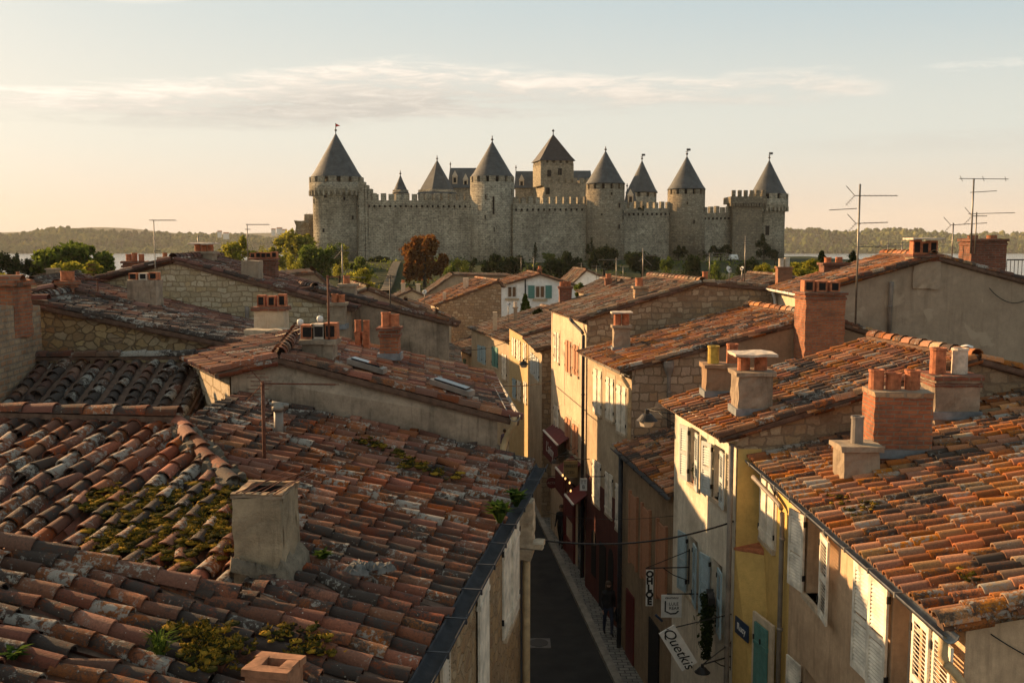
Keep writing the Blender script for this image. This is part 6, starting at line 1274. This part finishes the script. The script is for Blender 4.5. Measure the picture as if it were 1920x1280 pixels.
# ------------------------------------------------------------------ aerials and dishes
antenna('tall thin aerial mast on the red lean-to roof left of the pale gable', 294, 29, 413, 580, [(413, 281, 330, 'mini'), (470, 290, 302, 'plain')], mr=.014)
antenna('small aerial above the grey chimney with the flat slab', 372, 35, 441, 470, [(443, 370, 391, 'plain')])
antenna('aerial rising from the square grey chimney on the long red roof', 465, 32, 420, 492, [(421, 462, 505, 'mini'), (430, 460, 470, 'plain')], mr=.016)
antenna('tall aerial with a beaded boom on the dark gable house', 643, 33.8, 458, 560, [(470, 640, 691, 'yagi'), (520, 640, 686, 'plain')])
antenna('rusty pole beside the vented chimney of the stained house', 617, 19.4, 516, 640, [(519, 612, 640, 'plain')], 'rust')
rp = pa(499, 862); antenna('rusty foreground aerial with one long pale boom standing on the big mossy roof', 496, rp[1], 714, 862, [(718, 494, 630, 'yagi', 2)], 'rust', mr=.026)
antenna('short black aerial seen against the grass bank by the stone steps', 732, 45, 515, 600, [(518, 724, 742, 'vhf'), (521, 726, 740, 'plain')], 'iron', mr=.03)
antenna('aerial with a crossbar left of the brown roof', 1155, 60, 483, 545, [(487, 1124, 1164, 'plain')])
antenna('aerial with a beaded boom over the brown roof', 1205, 44, 465, 530, [(479, 1209, 1258, 'yagi'), (484, 1207, 1222, 'plain', 14)])
antenna('aerial with two short parallel booms on the rubble gable', 1330, 43, 474, 528, [(475, 1328, 1359, 'plain'), (480, 1330, 1359, 'yagi')])
antenna('ladder like aerial above the right end of the rubble gable', 1396, 42, 443, 528, [(445, 1389, 1402, 'plain'), (449, 1387, 1403, 'plain'), (453, 1386, 1404, 'plain'), (457, 1384, 1409, 'vhf')])
antenna('tall aerial with several booms standing behind the tall orange brick chimney', 1604, 29.0, 345, 602, [(367, 1602, 1682, 'yagi'), (394, 1554, 1606, 'plain', -3), (419, 1604, 1664, 'yagi', -2), (463, 1604, 1690, 'yagi', -2)], mr=.028)
antenna('tallest aerial at upper right beside the broad dark chimney', 1820, 32.8, 336, 470, [(335, 1798, 1890, 'vhf', 1), (361, 1818, 1868, 'plain', -3)], mr=.028)
antenna('shorter aerial right beside the tallest one', 1828, 33, 398, 470, [(401, 1815, 1902, 'plain', -2), (405, 1822, 1850, 'yagi')])
antenna('aerial between the apex chimney and the railing', 1784, 34, 418, 500, [(422, 1782, 1850, 'yagi', -4), (465, 1782, 1792, 'plain')])
antenna('left aerial of the two on the chalk white house', 977, 95, 482, 520, [(484, 970, 1005, 'plain')]); antenna('right aerial of the two on the chalk white house', 1000, 94, 480, 518, [(492, 996, 1018, 'plain')])
antenna('small aerial on the roof of the small white house', 1090, 110, 492, 512, [(494, 1083, 1102, 'plain'), (498, 1084, 1101, 'plain')]); antenna('small aerial right of the small white house roof', 1118, 100, 498, 525, [(499, 1108, 1126, 'plain'), (504, 1110, 1138, 'plain')]); antenna('thin aerial near the olive shrub below the shadowed tower', 1168, 90, 499, 530, [(500, 1162, 1178, 'plain')])
antenna('low aerial with crossed booms behind the orange roof of the grey gable house', 1664, 44, 450, 500, [(457, 1660, 1690, 'plain', -2), (464, 1640, 1685, 'yagi')]); antenna('low aerial left of the apex chimney', 1690, 46, 452, 500, [(455, 1686, 1712, 'plain'), (460, 1692, 1712, 'plain')])
antenna('dark pole with a many barred grid against the yellow lakeside tree', 184, 27, 522, 560, [(496, 163, 180, 'plain'), (505, 164, 180, 'plain'), (514, 163, 182, 'plain'), (524, 164, 186, 'vhf')], 'rust')
dish('big pale dish on the rubble gable under the dark hedge', 1367, 505, 42.5, 6.6, 526, .7); dish('small dish beside the ladder like aerial', 1391, 503, 42.6, 4, 526, -.9); dish('small dish by the terracotta ridge of the brown roof', 1217, 527, 46, 4.6, 538, .5)
dish('dish on a thin pole before the chalk white house', 953, 570, 62, 5.4, 604, 1.); dish('little dish left of the rubble house', 796, 547, 64, 4.5, 566, -.3)
# ------------------------------------------------------------------ lettering
def text(s, size, o, right, up, mat, parent, name='lettering', shear=0., spacing=1., bold=0.):
    cu = bpy.data.curves.new('t', 'FONT'); cu.body = s; cu.size = size; cu.align_x = 'CENTER'; cu.align_y = 'CENTER'; cu.extrude = .004; cu.offset = bold; cu.shear = shear; cu.space_line = spacing
    ob = bpy.data.objects.new('t', cu); COL.objects.link(ob); me = bpy.data.meshes.new_from_object(ob.evaluated_get(bpy.context.evaluated_depsgraph_get()))
    V = np.array([v.co[:] for v in me.vertices]); r_, u_ = unit(right), unit(up); n_ = np.cross(r_, u_)
    mb = MB(); mb.add(np.asarray(o) + V[:, :1] * r_ + V[:, 1:2] * u_ + V[:, 2:] * n_, [tuple(p.vertices) for p in me.polygons]); bpy.data.objects.remove(ob); return mb.build(name, mat, parent)
def panel(mb, o, r_, u_, w, h, th=.03, **k):
    r_, u_ = unit(r_), unit(u_); n_ = np.cross(r_, u_); mb.obox(np.asarray(o) - r_ * w / 2 - u_ * h / 2 - n_ * th, r_ * w, u_ * h, n_ * th, **k); return n_
X_, Z_ = A(1, 0, 0), A(0, 0, 1)
def bracket(mb, w_, e, drop=.35, r=.014):
    mb.pipe([w_, e], r, 6); mb.pipe([w_ + (0, 0, drop), e], r * .7, 6); mb.pipe([w_ + (0, 0, -drop * .8), w_ + (e - w_) * .35 + (0, 0, -drop * .45), e * .6 + w_ * .4], r * .8, 6); mb.pipe([w_ + (0, 0, -drop), w_ + (0, 0, drop * 1.1)], r * 1.2, 6)
# vertical black lettered sign
p = at(1218, 1102, 22.6); t = thing('shop_sign', 'narrow vertical white sign with black capitals hung from an iron bracket', 'sign', p, 'shop signs in the lane')
mb = MB(); panel(mb, p, X_, Z_, .17, .86); mb.build('board', M['white'], t)
for i, ch_ in enumerate('OHLOE'): text(ch_, .21, p + A(0, -.004, .33 - .165 * i), X_, Z_, M['black'], t, bold=.012)
mb = MB(); wl = F_w = at(1266, 1040, 22.6); wl = A(4.13, 22.6, p[2] + .5); bracket(mb, wl, p + A(-.1, 0, .48), .4); mb.build('bracket', M['iron'], t)
mb = MB(); q = p + A(.14, -.05, -.62); mb.pipe([q, q + A(.16, 0, -.16)], .03, 8); mb.build('pennant', M['blue'], t)
# square grey sign
p = at(1259, 1136, 21.7); t = thing('shop_sign', 'square pale sign with a dark L shaped emblem and two short lines', 'sign', p, 'shop signs in the lane')
mb = MB(); panel(mb, p, X_, Z_, .46, .52); mb.build('board', M['white'], t)
text('caumeos', .085, p + A(0, -.004, .2), X_, Z_, M['black'], t, shear=.3); text('LULE', .1, p + A(.05, -.004, .055), X_, Z_, M['black'], t); text('REAR', .1, p + A(.06, -.004, -.045), X_, Z_, M['black'], t)
mb = MB(); mb.box(p + A(-.14, -.006, 0), (.03, .012, .25)); mb.pipe([p + A(-.12, -.006, -.12), p + A(-.02, -.006, -.17), p + A(.1, -.006, -.16), p + A(.16, -.006, -.1)], .016, 6); mb.build('emblem', M['black'], t)
mb = MB(); mb.pipe([A(4.2, 21.72, p[2] + .28), p + A(-.1, .02, .28)], .014, 6); mb.build('bracket', M['iron'], t)
# tilted white sign
c4_ = [at(1235, 1186, 19.4), at(1262, 1168, 19.4), at(1311, 1240, 19.4), at(1278, 1263, 19.4)]; cc_ = sum(c4_) / 4; up_ = unit((c4_[0] + c4_[1]) / 2 - (c4_[2] + c4_[3]) / 2); rt_ = unit(np.cross(up_, A(0, -1, 0)) * -1); rt_ = rt_ if rt_[0] > 0 else -rt_
t = thing('shop_sign', 'white board sign hanging at a steep tilt with black script lettering', 'sign', cc_, 'shop signs in the lane')
mb = MB(); panel(mb, cc_, rt_, up_, .36, .92); mb.build('board', M['white'], t); text('Quetkis', .3, cc_ + A(0, -.008, 0), -up_, rt_, M['black'], t, shear=.35)
mb = MB(); mb.pipe([cc_ + up_ * .46, A(4.5, 19.7, cc_[2] + .6)], .012, 6); mb.build('bracket', M['iron'], t)
def lantern(label, wallp, tip, r, glassup=False, mat='iron', cat='street lamp', group='street lamps on brackets'):
    t = thing('street_lamp', label, cat, tip, group); mb = MB(); bracket(mb, np.asarray(wallp), tip + A(0, 0, r * .9), .3, .016); mb.build('bracket', M[mat], t)
    mb = MB(); mb.lathe([(r * .2, r * .95), (r * .22, r * .55), (r * .45, r * .5), (r * .95, -.02), (r, -.1 * r), (r * .92, -.1 * r), (r * .3, r * .4)], tip, 20, smooth=False); mb.build('hood', M[mat], t)
    mb = MB(); mb.lathe([(r * .74, -.1 * r), (r * .6, -.62 * r), (r * .45, -.72 * r), (.01, -.74 * r)], tip, 6 if r > .22 else 14); mb.build('globe', M['lampglass'], t); return t
lp = at(1213, 786, 24.6); lantern('lantern with a dark hood on a bracket at the far corner of the white house', (4.0, 24.05, lp[2] + .22), lp, .27)
lp = at(982, 682, 46.5); lantern('black bell lamp hanging in front of the narrow ochre house', (1.2, 46.6, lp[2] + .3), lp, .24)
lp = at(1317, 1258, 19.3); lantern('small lamp on a bracket low on the white house wall, below the tilted sign', (4.5, 19.7, lp[2] + .15), lp, .16)
lp = at(1042, 866, 37.6); lantern('round street lamp beside the red awnings', (2.55, 37.7, lp[2] + .3), lp, .2)
# street name plate
sp3_ = Facade((4.5, 19.58), (4.96, 17.4), 0, 5.7, (0, 10)); q0 = sp3_.pt(.42, 4.95, .02); t = thing('street_sign', 'small dark blue enamel street name plate on the yellow wall', 'sign', q0)
mb = MB(); sp3_.slabbox(mb, .12, .72, 4.78, 5.12, .0, .02); mb.build('plate', M['blue'], t); text('Rucy', .2, sp3_.pt(.42, 4.95, .024), A(*sp3_.d, 0), Z_, M['white'], t)
# red awnings and the restaurant front
fr = Facade((1.75, 43.1), (2.72, 36.4), 0, 9.8, (0, 30))
def awning(label, t0, t1, zt, proj, dz, val, word, back=.0):
    t = thing('awning', label, 'awning', fr.pt((t0 + t1) / 2, zt), 'red awnings in the lane'); mb = MB()
    P = [fr.pt(t0, zt, .02), fr.pt(t1, zt, .02), fr.pt(t1, zt - dz, proj), fr.pt(t0, zt - dz, proj)]; mb.hexa([p - (0, 0, .03) for p in P] + P); mb.hexa([P[3] - (0, 0, val), P[2] - (0, 0, val), P[2] - (0, 0, val) + A(*fr.n, 0) * .02, P[3] - (0, 0, val) + A(*fr.n, 0) * .02, P[3], P[2], P[2] + A(*fr.n, 0) * .02, P[3] + A(*fr.n, 0) * .02]); mb.build('canvas', M['red'], t)
    mb = MB(); mb.pipe([P[3] + (0, 0, .02), P[2] + (0, 0, .02)], .05, 6); mb.build('front_bar', M['white'], t)
    if word: text(word, val * .62, (P[2] + P[3]) / 2 - (0, 0, val / 2) + A(*fr.n, 0) * .026, A(*fr.d, 0), Z_, M['white'], t, shear=.2)
awning('red awning with pale script, farthest of the row, under the cream house', 1.0, 4.2, 4.95, .55, .35, 1.0, "L'aviny"); awning('smaller red awning with a white trim, nearer in the row', 4.6, 6.2, 4.3, .7, .5, .8, '')
awning('low red awning corner by the white lane sign', 6.5, 8.0, 3.7, .7, .5, .7, '')
t = thing('shopfront', 'dark red restaurant front with lit bulbs below the awnings', 'shop front', fr.pt(5, 0)); mb = MB(); fr.slabbox(mb, 3.2, 3.6, 0, 3.2, .0, .12); fr.slabbox(mb, 5.0, 5.3, 0, 3.2, .0, .12); fr.slabbox(mb, 6.6, 6.8, 0, 3.2, .0, .12); fr.slabbox(mb, 3.6, 6.6, 2.7, 3.2, .0, .1); fr.slabbox(mb, 3.6, 5.0, 0, .8, .0, .1); mb.build('boards', M['redp'], t)
mb = MB(); fr.slabbox(mb, 3.6, 5.0, .8, 2.7, .01, .03); fr.slabbox(mb, 5.3, 6.6, 0, 2.7, .01, .03); mb.build('pane', M['glass'], t)
for px, py in ((1055, 891), (1060, 897), (1070, 920), (1068, 905)):
    q = at(px, py, 36.0); mb = MB(); mb.lathe([(.005, .06), (.025, .04), (.034, 0), (.02, -.035), (.005, -.04)], q, 10, smooth=True); mb.build('bulb', M['bulb'], t)
def flat_sign(label, px, py, Y, w, h, mat, words, tm='white', rnd_=False, size=None, wallx=None):
    p = at(px, py, Y); t = thing('shop_sign', label, 'sign', p, 'shop signs in the lane'); mb = MB()
    if rnd_:
        V = [p + A(math.cos(2 * PI * i / 24) * w / 2, d_, math.sin(2 * PI * i / 24) * w / 2) for d_ in (0, .04) for i in range(24)]; mb.add(V, [tuple(range(24)), tuple(range(47, 23, -1))] + [(i, 24 + i, 24 + (i + 1) % 24, (i + 1) % 24) for i in range(24)])
    else: panel(mb, p, X_, Z_, w, h, .04)
    mb.build('board', M[mat], t)
    for i, wd in enumerate(words): text(wd, size or h * .3, p + A(0, -.006, (len(words) - 1) * h * .2 - i * h * .4), X_, Z_, M[tm], t, shear=.25 if rnd_ else 0)
    mb = MB(); mb.pipe([p + A(-w * .3, .02, h / 2 + .06), A(wallx, Y + .02, p[2] + h / 2 + .06)], .015, 6); mb.build('bracket', M['iron'], t); return t
flat_sign('round red sign with a pale italic word beside the red door', 1035, 905, 38.5, .44, .44, 'redp', ['ACTER'], 'cloth_p', True, .13, 2.4); flat_sign('olive hanging board with dark lettering between the red awnings', 1070, 879, 35.0, .5, .6, 'gold', ['UVEESS', 'CESI'], 'black', False, .15, 3.0)
flat_sign('small white lane sign with two dark marks near the drainpipe', 1094, 908, 33.0, .24, .42, 'white', ['TT', 'B'], 'black', False, .17, 3.2)
# planter tub
p = atz(1078, 1012, .13); t = thing('planter', 'dark tub with a leafless dark shrub on the pavement by the red front', 'planter', p); mb = MB(); mb.lathe([(.24, 0), (.3, .5), (.33, .52), (.26, .5), (.01, .46)], p, 16); mb.build('tub', M['iron'], t)
mb = MB()
for i in range(220):
    d = RNG.normal(0, 1, 3); d /= np.linalg.norm(d); q = p + A(0, 0, .85) + d * A(.3, .3, .4) * RNG.random() ** .4; a = RNG.normal(0, .06, 3); b = RNG.normal(0, .04, 3); mb.add([q - a, q + b, q + a, q - b], [(0, 1, 2, 3)], rnd=RNG.random())
mb.build('shrub', M['lf_dark'], t)
# plant hanging from the white house window, small pot plant on the other sill
cF2 = Facade((3.98, 24), (4.5, 19.6), 0, 8.7, (0, 10)); t0_, z0_ = cF2.loc(1347, 1165); c0_ = cF2.pt(t0_, z0_, .18); t = thing('plant', 'dark leafy plant trailing from the lower right window of the white house', 'plant', c0_); mb = MB()
for i in range(1500):
    f = RNG.random(); q = c0_ + A(*cF2.d, 0) * RNG.normal(0, .14 * (1.2 - f)) + A(*cF2.n, 0) * abs(RNG.normal(0, .08)) + A(0, 0, .55 - 1.35 * f); a = RNG.normal(0, .03, 3); b = RNG.normal(0, .022, 3); mb.add([q - a, q + b, q + a, q - b], [(0, 1, 2, 3)], rnd=RNG.random())
mb.build('leaves', M['lf_dark'], t); mb = MB(); mb.rbox(c0_ + A(0, 0, .55), (.14, .6, .16), R(-7)); mb.build('window_box', M['iron'], t)
r_ = W4[0]; q = cF2.pt((r_[0] + r_[1]) / 2 + .05, r_[2] + .02, -.02); t = thing('potted_plant', 'small dark potted plant on an upper window sill of the white house', 'plant', q); mb = MB(); mb.lathe([(.06, 0), (.08, .14), (.07, .14), (.01, .12)], q, 12); mb.build('pot', M['pot'], t); mb = MB()
for i in range(160):
    d = RNG.normal(0, 1, 3); d /= np.linalg.norm(d); p = q + A(0, 0, .32) + d * A(.1, .1, .2) * RNG.random() ** .4; a = RNG.normal(0, .025, 3); b = RNG.normal(0, .02, 3); mb.add([p - a, p + b, p + a, p - b], [(0, 1, 2, 3)], rnd=RNG.random())
mb.build('leaves', M['lf_dark'], t)
# cables
def cable(label, a, b, sag, r=.012, n=14, mat='wire', group='cables over the lane and roofs'):
    mb = MB(); a, b = np.asarray(a, float), np.asarray(b, float); mb.pipe([a + (b - a) * f - A(0, 0, sag * 4 * f * (1 - f)) for f in np.linspace(0, 1, n)], r, 6); return tag(mb.build('cable', M[mat]), label, 'cable', group)
cable('thick black cable spanning the lane to the corner of the white house', at(988, 1008, 17.9), at(1384, 974, 19.75), .28, .018); cable('thin wire spanning the lane higher up behind the thick cable', at(1020, 958, 40), at(1268, 966, 24.1), .2, .008)
cable('dark cable across the far lane in front of the ochre house', at(925, 722, 30), at(1038, 712, 44), .12, .018); cable('wire before the buff house at the far bend', at(845, 655, 60), at(958, 638, 57), .25, .02)
cable('twisted wire on the apricot wall at the right edge', at(1858, 1188, 10.8), at(1960, 1245, 10.8), .02, .008); cable('pale wire from the vented chimney to the cream chimney, upper one', at(592, 604, 19.2), at(470, 632, 24.5), .1, .008, mat='alu'); cable('pale wire from the vented chimney to the cream chimney, lower one', at(590, 611, 19.2), at(478, 640, 24.5), .12, .008, mat='alu')
cable('hanging wire on the grey gable at right', at(1855, 540, 31.4), at(1925, 562, 31.4), .25, .012); cable('hanging wire from the tall potted chimney over the stone gable', at(1818, 665, 20.2), at(1862, 745, 19.55), .15, .01, mat='alu')
for lb, px, py in (('left white insulator knob on the pale wires', 563, 604), ('right white insulator knob on the pale wires', 600, 598)):
    q = at(px, py, 20.5); mb = MB(); mb.lathe([(.01, .07), (.06, .05), (.07, 0), (.05, -.06), (.01, -.08)], q, 10, smooth=True); mb.pipe([q - A(0, 0, .05), q - A(0, 0, .45)], .012, 5); tag(mb.build('insulator', M['white']), lb, 'insulator')
q = at(1813, 655, 20.2); mb = MB(); mb.lathe([(.02, -.15), (.02, 0), (.12, .03), (.12, .07), (.02, .1)], q, 12, smooth=True); tag(mb.build('cap_knob', M['white']), 'small white and black cap standing on the tall potted chimney', 'cap')

# ------------------------------------------------------------------ people
def person(label, px, py, H, yaw, top, legs, stride=.25, hat=False, bag=False, hair='hair', skirt=False, arm=.1, z=.13):
    """feet at pixel (px,py) on the pavement; one skinned body, hair/hat as children"""
    p = atz(px, py, z); s = H / 1.75; t = thing('person', label, 'person', p, 'people walking in the lane'); me = bpy.data.meshes.new('body'); V, E, Rd = [], [], []
    def chain(prev, pts):
        for q, r_ in pts:
            V.append(q); Rd.append(r_); i = len(V) - 1
            if prev is not None: E.append((prev, i))
            prev = i
        return prev
    root = chain(None, [((0, 0, .95), .16)]); chest = chain(root, [((0, .01, 1.1), .155), ((0, .01, 1.28), .17), ((0, .01, 1.42), .135)]); neck = chain(chest, [((0, -.005, 1.5), .055), ((0, -.015, 1.57), .065), ((0, -.02, 1.64), .098), ((0, -.01, 1.71), .08)])
    for sd_ in (-1, 1):
        f = stride * sd_; kz = .5; bend = .06 if sd_ > 0 else -.02
        chain(root, [((.095 * sd_, 0, .88), .115), ((.095 * sd_, -f * .5 - bend, kz), .082), ((.09 * sd_, -f + .02, .09), .055), ((.095 * sd_, -f - .05, .05), .045), ((.1 * sd_, -f - .15, .035), .035)])
        a = arm * -sd_; chain(chest, [((.165 * sd_, 0, 1.4), .075), ((.205 * sd_, a * .4 + .02, 1.15), .058), ((.215 * sd_, -a - .06, .92), .04), ((.235 * sd_, -a - .085, .86), .032), ((.23 * sd_, -a - .1, .82), .026)])
    me.from_pydata([tuple(q) for q in V], E, []); ob = bpy.data.objects.new('tmp', me); COL.objects.link(ob); m_ = ob.modifiers.new('s', 'SKIN'); ob.modifiers.new('u', 'SUBSURF').levels = 2
    for i, r_ in enumerate(Rd): me.skin_vertices[0].data[i].radius = (r_, r_ * .82)
    me.skin_vertices[0].data[0].use_root = True
    ev = bpy.data.meshes.new_from_object(ob.evaluated_get(bpy.context.evaluated_depsgraph_get())); W_ = np.array([v.co[:] for v in ev.vertices]); FF = [tuple(q.vertices) for q in ev.polygons]; bpy.data.objects.remove(ob)
    mb = MB(); tf = lambda Q: rotz(np.asarray(Q, float), yaw) * s + p
    mb.add(tf(W_), FF, smooth=True); cen = [W_[list(q)].mean(0) for q in FF]
    mb.M = [0 if (c[2] > 1.5 or (c[2] < .89 and abs(c[0]) > .19)) else (1 if c[2] > .93 else (3 if c[2] < .1 else 2)) for c in cen]
    for sd_ in (-1, 1):   # fingers and thumb
        a = arm * -sd_
        for k in range(4):
            b0 = A(.225 * sd_, -a - .085 - .018 * (1.5 - k), .815); L = (.07, .08, .075, .06)[k]; mb.pipe([tf(b0), tf(b0 + A(-.006 * sd_, -.008, -L * .5)), tf(b0 + A(-.02 * sd_, -.004, -L))], .009 * s, 5, .006 * s, mi=0)
        b0 = A(.22 * sd_, -a - .12, .85); mb.pipe([tf(b0), tf(b0 + A(-.01 * sd_, -.03, -.03)), tf(b0 + A(-.015 * sd_, -.035, -.06))], .01 * s, 5, .007 * s, mi=0)
    for sd_ in (-1, 1):
        mb.lathe([(.001, -.012), (.012, 0), (.001, .012)], tf(A(.033 * sd_, -.098, 1.655)), 6, mi=3); mb.lathe([(.001, -.03), (.018, 0), (.001, .03)], tf(A(.083 * sd_, -.01, 1.64)), 6, mi=0)
    mb.pipe([tf(A(0, -.098, 1.65)), tf(A(0, -.118, 1.615)), tf(A(0, -.095, 1.608))], .012 * s, 5, mi=0); mb.box(tf(A(0, -.094, 1.585)), (.04 * s, .012, .008), yaw, mi=3)
    mb.build('body', [M['skin'], M[top], M[legs], M['cloth_k']], t)
    mb = MB(); mb.lathe([(.001, .115), (.06, .1), (.09, .06), (.1, 0), (.095, -.06), (.07, -.07 if hat or skirt is False else -.2)], tf(A(0, .018, 1.665)), 14, smooth=True)
    if skirt: mb.lathe([(.085, .02), (.1, -.1), (.09, -.22), (.05, -.25)], tf(A(0, .05, 1.62)), 12, smooth=True)
    mb.build('hair', M[hair], t)
    if hat: mb = MB(); mb.lathe([(.001, .14), (.08, .13), (.1, .05), (.2, .03), (.205, .02), (.1, .03)], tf(A(0, 0, 1.69)), 18, smooth=True); mb.build('hat', M['straw'], t)
    if bag:
        q = tf(A(.27, -.02, .72)); t2 = thing('bag', 'dark red carrier bag in the hand of the person near the red front' if bag == 'red' else 'dark shoulder bag at the hip of the nearest walker', 'bag', q - A(0, 0, .2)); mb = MB(); mb.rbox(q - A(0, 0, .08), (.1, .3, .32), yaw, .9, .012, .1); mb.build('sack', M['redp' if bag == 'red' else 'black'], t2); mb = MB(); mb.pipe([q + A(0, -.08, .06), q + A(0, -.03, .16), q + A(0, .05, .06)], .008, 5); mb.build('handle', M['black'], t2)
    return t
person('nearest walker in dark clothes coming up the paved lane', 1140, 1188, 1.72, R(8), 'cloth_k', 'cloth_b', .16, bag='dark', skirt=True); person('stout walker in black beside the red restaurant front', 1052, 1024, 1.74, R(-15), 'cloth_k', 'cloth_k', .22, bag='red')
person('person in black standing by the pale stone at the lane side', 1019, 945, 1.76, R(60), 'cloth_k', 'cloth_k', .08)
person('person in a straw hat and grey patterned shirt in the far lane', 980, 856, 1.72, R(170), 'cloth_g', 'cloth_k', .12, hat=True, z=.01); person('person in black left of the straw hat wearer', 968, 857, 1.68, R(185), 'cloth_k', 'cloth_k', .15, z=.01); person('person in a mauve top at the left of the far group', 946, 858, 1.7, R(175), 'cloth_v', 'cloth_b', .14, z=.01)
# ------------------------------------------------------------------ evening air over the lake
m = bpy.data.materials.new('haze'); m.use_nodes = True; nt = m.node_tree; nt.nodes.clear(); pv = nd(nt, 'ShaderNodeVolumePrincipled', {'Color': (.9, .86, .78, 1), 'Density': HAZE, 'Anisotropy': .0}); o = nd(nt, 'ShaderNodeOutputMaterial'); nt.links.new(pv.outputs[0], o.inputs['Volume'])
mb = MB(); mb.hexa([(-4200, -300, -45), (4200, -300, -45), (4200, 4900, -45), (-4200, 4900, -45), (-4200, -300, 150), (4200, -300, 150), (4200, 4900, 150), (-4200, 4900, 150)]); tag(mb.build('haze', m), 'thin warm evening haze over the lake and the far shore', 'haze', kind='stuff')
# ------------------------------------------------------------------ render settings
SC.view_settings.view_transform = 'Standard'; SC.view_settings.look = 'None'; SC.view_settings.exposure = EXPO; SC.view_settings.gamma = 1
SC.cycles.use_denoising = True; SC.cycles.denoiser = 'OPENIMAGEDENOISE'; SC.cycles.denoising_input_passes = 'RGB_ALBEDO_NORMAL'; SC.cycles.denoising_prefilter = 'ACCURATE'; SC.cycles.max_bounces = 6; SC.cycles.diffuse_bounces = 4; SC.cycles.glossy_bounces = 2; SC.cycles.transmission_bounces = 2; SC.cycles.sample_clamp_indirect = 8
